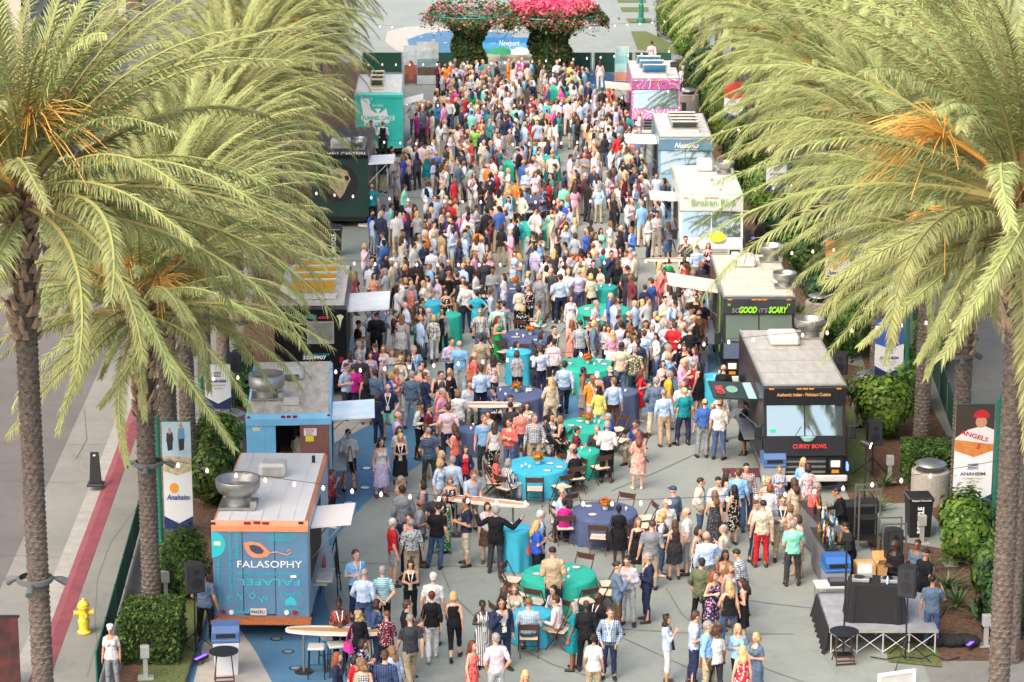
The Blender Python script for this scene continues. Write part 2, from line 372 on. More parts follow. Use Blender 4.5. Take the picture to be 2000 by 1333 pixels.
def trunk_mesh(h, r0, seed, near):
    r = random.Random(seed); n = 30 if near else 16; step = .11; rows = int(h / step); V = []; F = []
    sub = 4 if near else 2; ks = 9
    lev = 0
    for i in range(rows):
        for q in range(sub):
            f = q / sub; z = (i + f) * step; rr = r0 * (1.12 - .12 * min(1, z / 1.0)) * (1 + .18 * max(0, (z - h + 1.2) / 1.2))
            for k in range(n):
                a = 2 * PI * k / n; ph = (a * ks / (2 * PI) + .5 * (i % 2)) % 1
                s = abs(ph - .5) * 2
                dsp = (.24 if near else .14) * (f ** 1.3) * (1 - .75 * s * s) + r.uniform(-.015, .02)
                V.append((math.cos(a) * rr * (1 + dsp), math.sin(a) * rr * (1 + dsp), z + (.035 * s if q else 0)))
            lev += 1
    for i in range(lev - 1):
        for k in range(n):
            j = (k + 1) % n; F.append((i * n + k, i * n + j, i * n + n + j, i * n + n + k))
    me = bpy.data.meshes.new('trunk'); me.from_pydata(V, [], F); me.materials.append(TRUNK_M); return me
def boots_mesh(r0, seed, big):
    r = random.Random(seed); mb = MB()
    for i in range(210 if big else 70):
        z = r.uniform(-1.1, .35) if i < 130 else r.uniform(-2.8, -.9); az = i * 2.4 + r.uniform(-.2, .2); d = Vector((math.cos(az), math.sin(az), 0))
        e = r.uniform(.5, 1.1) if z > -.5 else r.uniform(.9, 1.35); u = d * math.cos(e) + Vector((0, 0, math.sin(e))); sd = Vector((-d.y, d.x, 0))
        l = r.uniform(.22, .5) * (1.2 if z > -.3 else .7); w = r.uniform(.05, .085)
        p = d * r0 * 1.0 + Vector((0, 0, z))
        mb.add([p - sd * w - d * .05, p + sd * w - d * .05, p + sd * w * .55 + u * l, p - sd * w * .55 + u * l, p - sd * w * .8 + d * .05, p + sd * w * .8 + d * .05, p + sd * w * .4 + u * l + d * .03, p - sd * w * .4 + u * l + d * .03],
               [(4, 5, 6, 7), (0, 4, 7, 3), (5, 1, 2, 6), (3, 7, 6, 2), (0, 3, 2, 1)])
    return mb.mesh('crown_base', BOOT_M)
FRUIT = [fruit_mesh(3), fruit_mesh(4)]
TRUNKS = {}; CROWNS = []
def crown_mesh(seed, n=118):
    Vs = []; Fs = []; Cs = []; o = 0
    for e, v, az, sc, f in crown_layout(seed, n):
        V, F, C = FR[e][v]; a = math.cos(az); b = math.sin(az)
        W_ = V * sc; W_ = np.stack([W_[:, 0] * a - W_[:, 1] * b, W_[:, 0] * b + W_[:, 1] * a, W_[:, 2]], 1)
        k = .8 + .4 * ((az * 7.3) % 1); C2 = C.copy(); C2[:, :3] *= k
        Vs.append(W_); Fs += [tuple(i + o for i in q) for q in F]; Cs.append(C2); o += len(V)
    return mixed_mesh('crown', np.concatenate(Vs), Fs, np.concatenate(Cs), FROND_M)
def palm(x, y, h, L, label, seed, near=False, r0=.24, nf=66, fruit=True, skip=None):
    root = empty('palm_tree', (x, y, 0), 0, label, 'palm tree', 'palm trees along the plaza')
    key = (round(h, 1), near, r0)
    if key not in TRUNKS: TRUNKS[key] = trunk_mesh(h, r0, seed, near)
    inst('trunk', TRUNKS[key], root, rot=(0, 0, seed))
    kb = ('b', near)
    if kb not in TRUNKS: TRUNKS[kb] = boots_mesh(r0 * 1.15, seed, near)
    inst('crown_base', TRUNKS[kb], root, (0, 0, h), (0, 0, seed * 1.7))
    if fruit: inst('fruit_stalk', FRUIT[seed % 2], root, (0, 0, h + (.3 if seed < 5 else .1)), (0, 0, seed * 2.1), ((2.0,) * 3 if seed < 5 else (1.25,) * 3))
    if near:
        for e, v, az, sc, f in crown_layout(seed, nf):
            q = random.Random(seed * 99 + int(az * 100))
            if skip and skip(e, math.cos(az), math.sin(az)): continue
            inst('frond', FRM[e][v], root, (math.cos(az) * r0 * .6, math.sin(az) * r0 * .6, h - .25 + .75 * (1 - f)), (q.gauss(0, .12), q.gauss(0, .06), az), (L * sc,) * 3)
    else:
        while len(CROWNS) < 4: CROWNS.append(crown_mesh(len(CROWNS) * 17 + 3))
        inst('crown', CROWNS[seed % 4], root, (0, 0, h + .1), (0, 0, seed * 1.3), (L,) * 3)
    return root
def axis(Y): return -.026 * (Y - 61)
palm(YX(68, 1000, 50).x, 50, 12.5, 5.9, 'tall near palm with grey trunk beside the red kerb', 1, True, .195, 120, skip=lambda e, c, s: e < 0 and c > .5)
palm(YX(1967, 1000, 50).x, 50, 12.5, 5.9, 'tall near palm with dark trunk at the frame edge on the stage side', 2, True, .195, 120, skip=lambda e, c, s: e < 10 and c < -.2)
WORDS = ['first', 'second', 'third', 'fourth', 'fifth', 'sixth', 'seventh', 'eighth', 'ninth', 'tenth', 'eleventh', 'twelfth', 'thirteenth', 'fourteenth', 'fifteenth', 'sixteenth', 'seventeenth', 'eighteenth']
YL = [61, 66.2, 71.5, 77, 83, 89, 95.5, 102, 109, 116.5, 124, 132, 141]
for i, Y in enumerate(YL):
    px = {0: 290, 1: 335, 2: 372}.get(i)
    X = YX(px, 1000, Y).x if px else -8.9 + axis(Y) * .65
    palm(X, Y, 7.3 + (.4, .2, .6, 0, .4)[i % 5], 4.25 + .1 * (i % 3), 'planter palm on the road side behind the trucks, %s from the camera' % WORDS[i], 10 + i, i < 3, .205, 105)
YR = [58, 67, 75, 81, 86.5, 93, 99.5, 106, 113, 121, 129, 138, 147]
for i, Y in enumerate(YR):
    px = {0: 1992, 1: 1874, 2: 1797, 4: 1694}.get(i)
    X = YX(px, 900, Y).x if px else 11.7 + axis(Y) * .5
    palm(X, Y, 10.0 if i == 0 else 7.2 + (.2, .5, 0, .6, .3)[i % 5], 4.3 + .1 * (i % 3), 'bed palm on the stage side, %s from the camera' % WORDS[i], 40 + i, 0 < i < 4, .205, 105)
for i, Y in enumerate([84, 91, 98, 105, 113, 121, 130, 140]):
    palm(17.2 + axis(Y) * .5, Y, 7.2 + .5 * (i % 2), 4.4, 'outer row palm beyond the stage side walkway, %s from the camera' % WORDS[i], 70 + i)
# ------------------------------------------------------------------ food trucks
STEEL = mat('stainless_steel', '#9fa09c', .42, metal=.85, var=.12, scale=5, bump=.05)
ALU = mat('dull_aluminium', '#a9a9a4', .5, metal=.6, var=.15, scale=4, bump=.1)
BLACKP = mat('black_plastic', '#1d1e20', .5, bump=.1)
TYRE = mat('tyre_rubber', '#17181a', .85, bump=.3)
WHITEP = mat('white_plastic', '#c0beb7', .45, var=.08, scale=4)
GLASS = mat('windscreen_glass', '#97a8a8', .02, metal=.85, spec=.9)
DGLASS = mat('dark_glass', '#222a2c', .06, coat=1)
INTERIOR = mat('truck_interior', '#3a3128', .8, var=.4, scale=3)
AMBER = mat('amber_lens', '#d07a20', .3); REDL = mat('red_lens', '#8e1f26', .25); CLEARL = mat('clear_lens', '#d8dcd2', .15)
TEALP = mat('teal_print', '#2ab3bb', .5); WHITEPR = mat('white_print', '#e4e4de', .5); ORANGEP = mat('orange_paint', '#df8a60', .45, var=.08, scale=3)
HATCH_GREY = mat('hatch_screen', '#4c4e4f', .8)
def paint(name, col, rough=.4, var=.11): return mat(name, col, rough, var=var, scale=1.3, coat=.25, bump=.03, bscale=6)
def roof_mat(name, col, col2): return mat(name, col, .7, var=.2, scale=2.2, col2=col2, bump=.3, bscale=12, stretch=(3, .8, 1), detail=8)
def disc(mb, x, y, z, r, t=.02, n=14):            # a disc facing -Y
    V = [(x + r * math.cos(2 * PI * k / n), y, z + r * math.sin(2 * PI * k / n)) for k in range(n)] + [(x + r * math.cos(2 * PI * k / n), y - t, z + r * math.sin(2 * PI * k / n)) for k in range(n)]
    mb.add(V, [tuple(range(n, 2 * n))] + [(k, (k + 1) % n, n + (k + 1) % n, n + k) for k in range(n)]); return mb
class Truck:
    def __init__(s, label, xa, xb, Y, L, h, rz=0):
        s.w = xb - xa; s.L = L; s.h = h
        s.o = empty('food_truck', ((xa + xb) / 2, Y, 0), rz, label, 'food truck', 'food trucks parked around the plaza')
        s.inv = (Matrix.Translation(((xa + xb) / 2, Y, 0)) @ Matrix.Rotation(rz, 4, 'Z')).inverted(); s.Y = Y
        s.W = s.inv.inverted()
    def f(s, px, py, y=0):            # picture point -> (x, z) on the near face
        p = s.inv @ YX(px, py, s.Y + y); return p.x, p.z
    def box(s, name, m, *a, parent=None, ch=0): return MB().box(*a, ch=ch).build(name, m, parent or s.o)
    def wheels(s, ys, r=.38):
        for y in ys:
            for sx in (-1, 1):
                x = sx * (s.w / 2 - .16)
                t = MB(); t.lathe([(r * .6, -.12), (r, -.1), (r, .1), (r * .6, .12)], 20)
                o = t.build('wheel', TYRE, s.o, True, (x, y, r)); o.rotation_euler = (0, PI / 2, 0)
                rm = MB().lathe([(.1, -.13), (r * .58, -.11), (r * .58, .11), (.1, .13)], 14).build('rim', ALU, o, True)
    def letter(s, body, px, py, size, m, fit=None, y=-.012, rot=0, **k):
        x, z = s.f(px, py)
        return lettering(body, size, m, s.o, (x, y, z), (PI / 2, -rot, 0) if not rot else (PI / 2, rot, 0), fit, **k)
    def chassis(s, skirt=.45):
        s.box('chassis', BLACKP, -s.w / 2 + .12, s.w / 2 - .12, .15, s.L - .1, .28, skirt)
def exhaust_fan(T, x, y, sc=1.0, flared=True):
    z = T.h + .02
    b = MB().box(x - .42 * sc, x + .42 * sc, y - .38 * sc, y + .38 * sc, z, z + .06).build('fan_base', STEEL, T.o)
    p = [(.30, .06), (.29, .2), (.30, .26)] + ([(.44, .34), (.5, .46), (.51, .62), (.5, .65), (.47, .62), (.44, .45), (.3, .40), (.0, .44)] if flared else [(.47, .3), (.49, .34), (.49, .66), (.46, .66), (.44, .5), (.36, .52), (.0, .56)])
    f = MB().lathe([(r * sc, q * sc) for r, q in p], 28, (x, y, z), cap=False).build('exhaust_fan', STEEL, T.o, True)
    MB().box(x + .3 * sc, x + .44 * sc, y - .34 * sc, y - .22 * sc, z + .06, z + .2).build('motor_box', ALU, f)
def ac_unit(T, x, y, w=.62, d=.6, hh=.32, grille=True, m=None):
    z = T.h + .02; m = m or WHITEP
    a = MB().box(x - w / 2, x + w / 2, y - d / 2, y + d / 2, z, z + hh, ch=.06).build('air_conditioner', m, T.o)
    if grille:
        for i in range(6): MB().box(x - w * .36, x + w * .36, y - d / 2 - .012, y - d / 2 + .01, z + .06 + i * .035, z + .078 + i * .035).build('slat', ALU, a)
def hatch(T, x, y, w, d, lid, tilt, frame=None):
    z = T.h + .02
    o = MB().box(x - w / 2, x + w / 2, y - d / 2, y + d / 2, z, z + .08).build('roof_hatch', frame or WHITEP, T.o)
    M = Matrix.Translation((x, y + d / 2, z + .09)) @ Matrix.Rotation(-tilt, 4, 'X')
    MB().box(-w / 2, w / 2, -d, 0, 0, .05, M=M).build('hatch_lid', frame or WHITEP, o)
    MB().box(-w / 2 + .07, w / 2 - .07, -d + .07, -.07, -.012, -.003, M=M).build('hatch_panel', lid, o)
    return o
def awning(T, side, y0, y1, out=1.15, z=2.62, m=None, tilt=-.08, under=None):
    x = side * (T.w / 2 + .015)
    M = Matrix.Translation((x, 0, z)) @ Matrix.Rotation(-tilt * side, 4, 'Y')
    a, b = (0, out) if side > 0 else (-out, 0)
    o = MB().box(a, b, y0, y1, 0, .05, M=M).build('awning', m or WHITEP, T.o)
    for y in (y0 + .06, y1 - .06):
        MB().tube([M @ Vector((side * out * .75, y, 0)), (x, y, z - .75)], .014, 6).build('strut', STEEL, o)
    return o
def serving_side(T, side, y0, y1, shelf=True):
    x = side * T.w / 2; q = .012 * side
    MB().box(min(x, x + q), max(x, x + q), y0, y1, 1.25, 2.5).build('serving_window', INTERIOR, T.o)
    if shelf: MB().box(min(x + q, x + side * .38), max(x + q, x + side * .38), y0, y1, 1.12, 1.16).build('shelf', STEEL, T.o)
def mirror(T, x, z, y=-.2, m=None):
    a = MB().tube([(x * .98, .1, z + .1), (x + math.copysign(.16, x), y, z)], .018, 6).build('mirror', m or BLACKP, T.o)
    MB().box(x + math.copysign(.17, x) - .1, x + math.copysign(.17, x) + .1, y - .05, y + .04, z - .26, z + .14, ch=.03).build('mirror_head', m or BLACKP, a)
def rear_shell(T, face, side, roofm, rail, fascia=None):
    w, L, h = T.w / 2, T.L, T.h
    T.chassis()
    T.box('body', side, -w, w, .03, L, .45, h - .18)
    T.box('rear_panel', face, -w + .004, w - .004, 0, .028, .5, h - .2)
    T.box('roof', roofm, -w + .07, w - .07, .04, L - .05, h - .179, h)
    for sx in (-1, 1):
        MB().prism([(sx * w, h - .178), (sx * w, h - .1), (sx * (w - .065), h + .012), (sx * (w - .065), h - .178)][::sx], -L, -.02, Matrix.Rotation(PI / 2, 4, 'X')).build('roof_rail', rail, T.o)
    M = Matrix(((0, 0, 1, 0), (1, 0, 0, 0), (0, 1, 0, 0), (0, 0, 0, 1)))
    MB().prism([(-.03, h - .24), (.035, h - .24), (.035, h + .014), (.02, h + .014), (-.03, h - .1)], -w - .01, w + .01, M).build('fascia', fascia or rail, T.o)
    for i in range(1, 6):
        x = -w + T.w * i / 6
        MB().box(x - .022, x + .022, .06, L - .08, h, h + .012).build('roof_rib', roofm, T.o)
def marker(T, pts, m, y=-.03, w=.09, hh=.045):
    for px, py in pts:
        x, z = T.f(px, py); MB().box(x - w, x + w, y - .03, y, z - hh, z + hh, ch=.012).build('marker_light', m, T.o)
def step_van(T, body, brow, roofm, hood, glass=GLASS, bumper=WHITEP, wz=(1.6, 2.45), grille=True, split=True, lights=(.5, 1.05), trim=None):
    w, L, h = T.w / 2, T.L, T.h; M = Matrix(((0, 0, 1, 0), (1, 0, 0, 0), (0, 1, 0, 0), (0, 0, 0, 1)))
    T.chassis(.5)
    z0, z1 = wz
    MB().prism([(.16, .5), (L, .5), (L, h - .05), (.16, h - .05)], -w, w, M).build('body', body, T.o)
    MB().prism([(.02, z1 + .02), (.158, z1 + .02), (.158, h), (.06, h), (.0, h - .06)], -w, w, M).build('brow', brow, T.o)
    T.box('roof', roofm, -w + .05, w - .05, .159, L - .03, h - .049, h + .012)
    for sx in (-1, 1): T.box('roof_rail', trim or ALU, min(sx * w, sx * (w - .045)), max(sx * w, sx * (w - .045)), .16, L, h - .048, h + .03)
    for i in range(1, 5): T.box('roof_seam', trim or ALU, -w + .06, w - .06, .16 + L * i / 5, .185 + L * i / 5, h + .0125, h + .02)
    for i, (sx, zz) in enumerate(((-1, .62), (1, .62), (-1, z0 - .1), (1, z0 - .1))): T.box('panel_seam', trim or ALU, sx * w - .004 if sx < 0 else w - .004, sx * w + .004 if sx < 0 else w + .004, .2, L - .1, zz, zz + .03)
    T.box('roof_edge', trim or ALU, -w, w, .04, .155, h + .001, h + .028)
    MB().prism([(-.165, z0 - .02), (.157, z0 - .02), (.157, z1 + .019), (.11, z1 + .019)], -w, w, M).build('windscreen_frame', body, T.o)
    xs = ((-w + .09, -.02), (.02, w - .09)) if split else ((-w + .09, w - .09),)
    for a, b in xs:
        MB().add([(a, -.17, z0 + .03), (b, -.17, z0 + .03), (b, .09, z1 - .02), (a, .09, z1 - .02), (a, -.155, z0 + .03), (b, -.155, z0 + .03), (b, .105, z1 - .02), (a, .105, z1 - .02)], [(0, 1, 2, 3), (1, 0, 4, 5), (2, 1, 5, 6), (3, 2, 6, 7), (0, 3, 7, 4)]).build('windscreen', glass, T.o)
    MB().prism([(-.34, lights[1] + .06), (.157, lights[1] + .06), (.157, z0 - .021), (-.165, z0 - .021)], -w + .02, w - .02, M).build('bonnet', hood, T.o)
    MB().prism([(-.34, .5), (.157, .5), (.157, lights[1] + .059), (-.34, lights[1] + .059)], -w, w, M).build('nose', body, T.o)
    if grille:
        g = T.box('grille', BLACKP, -w * .5, w * .5, -.352, -.342, lights[0] + .06, lights[1])
        for i in range(7 if grille == 'fine' else 3):
            n = 7 if grille == 'fine' else 3; zz = lights[0] + .12 + i * (lights[1] - lights[0] - .1) / n
            T.box('grille_bar', STEEL if grille != 'fine' else WHITEP, -w * .5, w * .5, -.375, -.353, zz, zz + (.03 if n == 7 else .055), parent=g)
    for sx in (-1, 1):
        x = sx * w * .74; hb = T.box('headlight', BLACKP, x - .19, x + .19, -.36, -.343, lights[1] - .32, lights[1] - .02)
        T.box('lens', CLEARL, x - .13, x + .13, -.385, -.361, lights[1] - .27, lights[1] - .08, parent=hb, ch=.01)
        T.box('indicator', AMBER, x - .1, x + .1, -.372, -.343, lights[1] - .44, lights[1] - .35)
    T.box('bumper', bumper, -w - .04, w + .04, -.46, -.345, .38, .56, ch=.03)
    for sx in (-1, 1): MB().tube([(sx * .3, -.185, z0 - .03), (sx * .1, -.10, z0 + .28)], .01, 5).build('wiper', BLACKP, T.o)
    for x in (-w * .82, -w * .15, 0, w * .15, w * .82): T.box('marker_light', AMBER, x - .07, x + .07, -.02, .0, h - .1, h - .055, ch=.008)
    mirror(T, -w, z0 + .2); mirror(T, w, z0 + .2)
    T.wheels((.75, L - 1.3))
# --- the falafel truck, seen from behind
FAL = Truck('grey-blue truck with orange trim and teal lettering on its rear doors', -7.02, -4.78, 59.4, 5.5, 2.92, math.radians(-1.0))
falp = paint('falafel_blue_grey', '#557a96'); sidep = paint('falafel_side_blue', '#9fb9c6')
rear_shell(FAL, falp, sidep, mat('white_roof', '#d0ceca', .6, var=.06, scale=1.5, bump=.1, bscale=10), ORANGEP)
FAL.wheels((1.2, 4.4))
w = FAL.w / 2
bp = FAL.box('bumper', mat('orange_tread_plate', '#b0673a', .6, metal=.2, var=.35, scale=60, bump=.5, bscale=60), -w - .06, w + .06, -.28, .0, .46, .56)
for i in range(22): MB().box(-w + i * .105, -w + i * .105 + .05, -.27, -.01, .56, .572).build('tread_rib', MATS['orange_tread_plate'], bp)
x0, _ = FAL.f(474, 1100); x1, _ = FAL.f(537, 1100)
for x in (x0, x1): FAL.box('door_edge', BLACKP, x - .008, x + .008, -.006, -.001, .62, 2.66)
FAL.box('door_sill', BLACKP, x0, x1, -.012, -.001, .60, .625)
for px, m in ((436, REDL), (452, CLEARL), (560, CLEARL), (576, REDL)):
    x, z = FAL.f(px, 1196); disc(MB(), x, -.001, z, .058, .03).build('tail_light', m, FAL.o)
marker(FAL, [(483, 1021), (502, 1020), (519, 1021)], REDL, -.03, .08, .035); marker(FAL, [(416, 1022), (588, 1020)], BLACKP, -.03, .06, .03)
x, z = FAL.f(505, 1195); FAL.box('licence_plate', WHITEP, x - .19, x + .19, -.03, -.002, z - .08, z + .08)
lettering('94439L1', .12, BLACKP, FAL.o, (x, -.033, z), fit=.33)
FAL.letter('FALASOPHY', 526, 1103, .24, WHITEPR, fit=1.52)
for txt, px, py, size, fit, rot in (('FALAFEL', 526, 1137, .22, 1.46, PI), ('IS A SERIOUS MENTAL DISEASE', 526, 1121, .1, 1.46, PI), ('HUMMUS', 568, 1160, .12, .5, PI), ('FALAFEL', 478, 1195, .14, .55, 0), ('THE GODS', 570, 1191, .08, .42, PI),
        ('FALAFEL | HUMMUS BAR', 428, 1138, .1, 1.15, -PI / 2), ('The wisest have the most belgian fries-', 451, 1094, .12, 1.6, PI / 2), ('FRESH CUT', 464, 1062, .11, .72, -PI / 2), ('I. Falafel', 571, 1090, .07, .3, PI)):
    x, z = FAL.f(px, py); lettering(txt, size, TEALP, FAL.o, (x, -.008, z), (PI / 2, rot, 0), fit)
for ch, px, py, rr in (('K', 448, 1170, .25), ('N', 468, 1166, .1), ('O', 493, 1165, -.1), ('W', 516, 1171, -.3)):
    x, z = FAL.f(px, py); lettering(ch, .22, TEALP, FAL.o, (x, -.008, z), (PI / 2, rr, 0))
def flat_shape(pts, T, m, name, y=-.009):           # printed shape on the near face, pts in picture pixels
    P = [T.f(*p) for p in pts]
    return MB().add([(x, y, z) for x, z in P] + [(x, y + .006, z) for x, z in P], [tuple(range(len(P)))]).build(name, m, T.o)
flat_shape([(476, 1061), (490, 1058), (508, 1061), (521, 1072), (528, 1080), (522, 1087), (508, 1090), (493, 1089), (484, 1082), (478, 1071)], FAL, ORANGEP, 'pea_print')
flat_shape([(486, 1066), (496, 1064), (508, 1068), (516, 1076), (512, 1082), (500, 1082), (490, 1076)], FAL, paint('print_navy', '#3a4456'), 'pea_print_seeds', -.011)
cp = [FAL.f(*p) for p in ((526, 1080), (540, 1078), (552, 1082), (562, 1084), (569, 1078), (566, 1073), (561, 1077))]
MB().tube([(x, -.008, z) for x, z in cp], .012, 5).build('pea_print_stem', ORANGEP, FAL.o)
hx, hz = FAL.f(568, 1175)
MB().add([(hx + .16 * math.sin(t) ** 3 * .9, -.009, hz - (.13 * math.cos(t) - .05 * math.cos(2 * t) - .02 * math.cos(3 * t)) * .9) for t in np.linspace(0, 2 * PI, 24)[:-1]], [tuple(range(23))]).build('heart_print', TEALP, FAL.o)
fx, fz = FAL.f(413, 1064); r = .33
MB().add([(fx + r * math.cos(t), -.009, fz + r * math.sin(t)) for t in np.linspace(-PI / 2, PI / 2, 16)], [tuple(range(16))]).build('half_disc_print', TEALP, FAL.o)
gx, gz = FAL.f(549, 1045)
for i in range(5):
    r = .09 + .05 * i; MB().tube([(gx + r * math.cos(t) * 1.25, -.008, gz + .06 - abs(r * .75 * math.sin(t))) for t in np.linspace(0, PI, 14)], .008, 4).build('script_print', TEALP, FAL.o)
x, z = FAL.f(573, 1126); FAL.box('sticker', WHITEPR, x - .07, x + .07, -.012, -.002, z - .03, z + .03)
x, z = FAL.f(424, 1062); FAL.box('sticker', mat('cream_sticker', '#d8d2a4', .6), x - .08, x + .08, -.014, -.01, z - .05, z + .05)
exhaust_fan(FAL, -.62, 1.15, 1.05, True); ac_unit(FAL, -.05, 3.6, .66, .55, .34); FAL.box('vent_cap', BLACKP, .82, .9, 4.55, 4.63, 2.95, 3.12)
awning(FAL, 1, .75, 2.3, .95, 2.5, mat('white_flap', '#dcd6d0', .5), .1); serving_side(FAL, 1, .6, 3.4)
for i, y in enumerate((.7, 1.0, 1.3)): FAL.box('food_tray', ALU, w + .1, w + .5, y, y + .26, 1.17, 1.23)
for i in range(4): MB().lathe([(.035, 0), (.035, .16), (.015, .2), (.015, .24)], 8, (w + .2, 1.75 + i * .09, 1.17)).build('sauce_bottle', mat('sauce_red', '#a8482a', .4), FAL.o, True)
# --- light blue truck, rear door open
LB = Truck('light blue truck with weathered roof and brown rear door standing open', -7.08, -4.82, 68.45, 5.4, 2.9, math.radians(3.2))
lbp = paint('light_blue_paint', '#74b6da', .4); lbr = roof_mat('weathered_roof', '#a89c88', '#c8c2b6')
w = LB.w / 2; L = LB.L; h = LB.h
LB.chassis(); LB.wheels((1.2, 4.3))
xa, za = LB.f(538, 828); xb, _ = LB.f(587, 828); zt = za
for a, b in ((-w, -w + .04), (w - .04, w)): LB.box('body', lbp, a, b, .03, L, .45, h - .15)
LB.box('front_wall', lbp, -w + .041, w - .041, L - .05, L - .01, .45, h - .15)
LB.box('floor', BLACKP, -w + .04, w - .04, .03, L, .45, .62)
LB.box('rear_panel', lbp, -w, xa, 0, .028, .45, h - .2); LB.box('rear_panel', lbp, xb, w, 0, .028, .45, h - .2); LB.box('rear_panel', lbp, xa, xb, 0, .028, zt, h - .2)
LB.box('roof', lbr, -w + .08, w - .08, .04, L - .04, h - .149, h)
for sx in (-1, 1): MB().prism([(sx * w, h - .148), (sx * w, h - .07), (sx * (w - .078), h + .012), (sx * (w - .078), h - .148)][::sx], -L, -.02, Matrix.Rotation(PI / 2, 4, 'X')).build('roof_rail', lbp, LB.o)
M3 = Matrix(((0, 0, 1, 0), (1, 0, 0, 0), (0, 1, 0, 0), (0, 0, 0, 1)))
MB().prism([(-.05, h - .3), (.027, h - .3), (.027, h + .014), (0, h + .014), (-.05, h - .12)], -w - .01, w + .01, M3).build('fascia', lbp, LB.o)
for x in (-.72, -.3, .38, .76): LB.box('roof_rib', lbr, x - .03, x + .03, .06, L - .06, h, h + .014)
LB.box('lintel', ALU, xa - .1, xb + .1, -.03, -.001, zt, zt + .1)
LB.box('kitchen_counter', mat('warm_counter', '#8a6a34', .5), xa + .05, xb + .4, 1.2, 1.8, .62, 1.5); LB.box('kitchen_wall', INTERIOR, -w + .05, w - .05, 2.2, 2.25, .62, 2.7)
dr = LB.box('door', mat('brown_steel_door', '#8a5f55', .4, metal=.3, var=.15, scale=3), xb - .02, xb + .76, -.09, -.045, .62, zt - .02)
sx_, sz_ = LB.f(606, 843); MB().box(sx_ - .17, sx_ + .17, -.104, -.092, sz_ - .1, sz_ + .1).build('exit_sign', WHITEPR, dr)
lettering('EXIT', .14, mat('sign_red', '#9c2a2a', .5), dr, (sx_, -.107, sz_ - .03), fit=.2); lettering('EMERGENCY', .06, MATS['sign_red'], dr, (sx_, -.107, sz_ + .06), fit=.26)
sx_, sz_ = LB.f(605, 855); MB().box(sx_ - .11, sx_ + .11, -.104, -.092, sz_ - .09, sz_ + .09).build('yellow_notice', mat('notice_yellow', '#d8cc34', .5), dr)
for px in (501, 627):
    cx_, cz_ = LB.f(px, 836)
    MB().add([(cx_ - .09, -.004, cz_ - .07), (cx_ + .09, -.004, cz_ - .07), (cx_ + .12, -.004, cz_ + .06), (cx_ + .05, -.004, cz_ + .01), (cx_, -.004, cz_ + .1), (cx_ - .05, -.004, cz_ + .01), (cx_ - .12, -.004, cz_ + .06)], [tuple(range(7))]).build('crown_print', mat('crown_yellow', '#d8d9a0', .5), LB.o)
marker(LB, [(553, 813), (564, 813), (576, 813)], REDL, -.05, .055, .035); marker(LB, [(486, 813), (642, 811)], REDL, -.05, .04, .03)
for x in (-w + .5, w - .3): LB.box('panel_seam', ALU, x - .006, x + .006, -.004, -.001, .5, h - .32)
exhaust_fan(LB, -.62, 1.65, 1.0, False); ac_unit(LB, .02, 3.7, .62, .8, .2, False); LB.box('unit_screen', HATCH_GREY, -.19, .21, 3.2, 3.28, h + .06, h + .2); hatch(LB, .05, .95, .4, .3, lbr, -.1)
awning(LB, 1, .5, 2.2, 1.15, 2.55, mat('sky_blue_flap', '#b9d6e6', .3, var=.2, scale=1.5, col2='#e6eef2'), .05); serving_side(LB, 1, .5, 3.0)
# --- black truck with yellow roof hatches
BK = Truck('black truck with yellow roof hatches, louvred rear and phone number lettering', -7.35, -5.12, 80.2, 5.6, 2.95, math.radians(1.5))
blk = mat('black_paint', '#101013', .3, var=.1, scale=2, spec=.4); rear_shell(BK, blk, blk, roof_mat('pale_roof', '#c4c1b6', '#aaa79c'), blk); BK.wheels((1.2, 4.4))
BK.letter('truck', 597, 618, .2, mat('teal_letter', '#3aa79a', .5), fit=.72, bold=.006); BK.letter('.com', 632, 620, .16, mat('letter_red', '#c23a3a', .5), fit=.36, bold=.005)
BK.letter('BRAZILIAN CUISINE', 618, 693, .09, TEALP, fit=.8); BK.letter('328-9907', 614, 699, .15, WHITEPR, fit=.72, bold=.006); BK.letter('catering', 608, 706, .08, MATS['letter_red'], fit=.45)
xl, zl = BK.f(652, 628); x2, z2 = BK.f(600, 672)
lv = BK.box('louvre_panel', ALU, x2, xl, -.02, -.001, z2, zl)
for i in range(9): BK.box('louvre', STEEL, x2 + .05, xl - .06, -.05, -.021, zl - .08 - i * .06, zl - .055 - i * .06, parent=lv)
fx, fz = BK.f(664, 622); MB().add([(fx + a, -.008, fz + b) for a, b in ((-.11, .08), (-.04, .1), (.03, .12), (.12, .05), (.05, -.07), (-.01, -.35), (-.03, -.07))], [tuple(range(7))]).build('lily_print', mat('lily_cream', '#d6d8a6', .5), BK.o)
x, z = BK.f(667, 704); BK.box('tail_light', REDL, x - .06, x + .06, -.03, -.001, z - .1, z + .1)
for i in range(4): hatch(BK, .05, 1.1 + i * .95, 1.45, .55, mat('yellow_panel', '#dca41c', .4), 1.05)
awning(BK, 1, .6, 2.9, 1.3, 2.6, mat('silver_flap', '#dcdedd', .4, metal=.1, var=.08, scale=2), .06); serving_side(BK, 1, .5, 3.2)
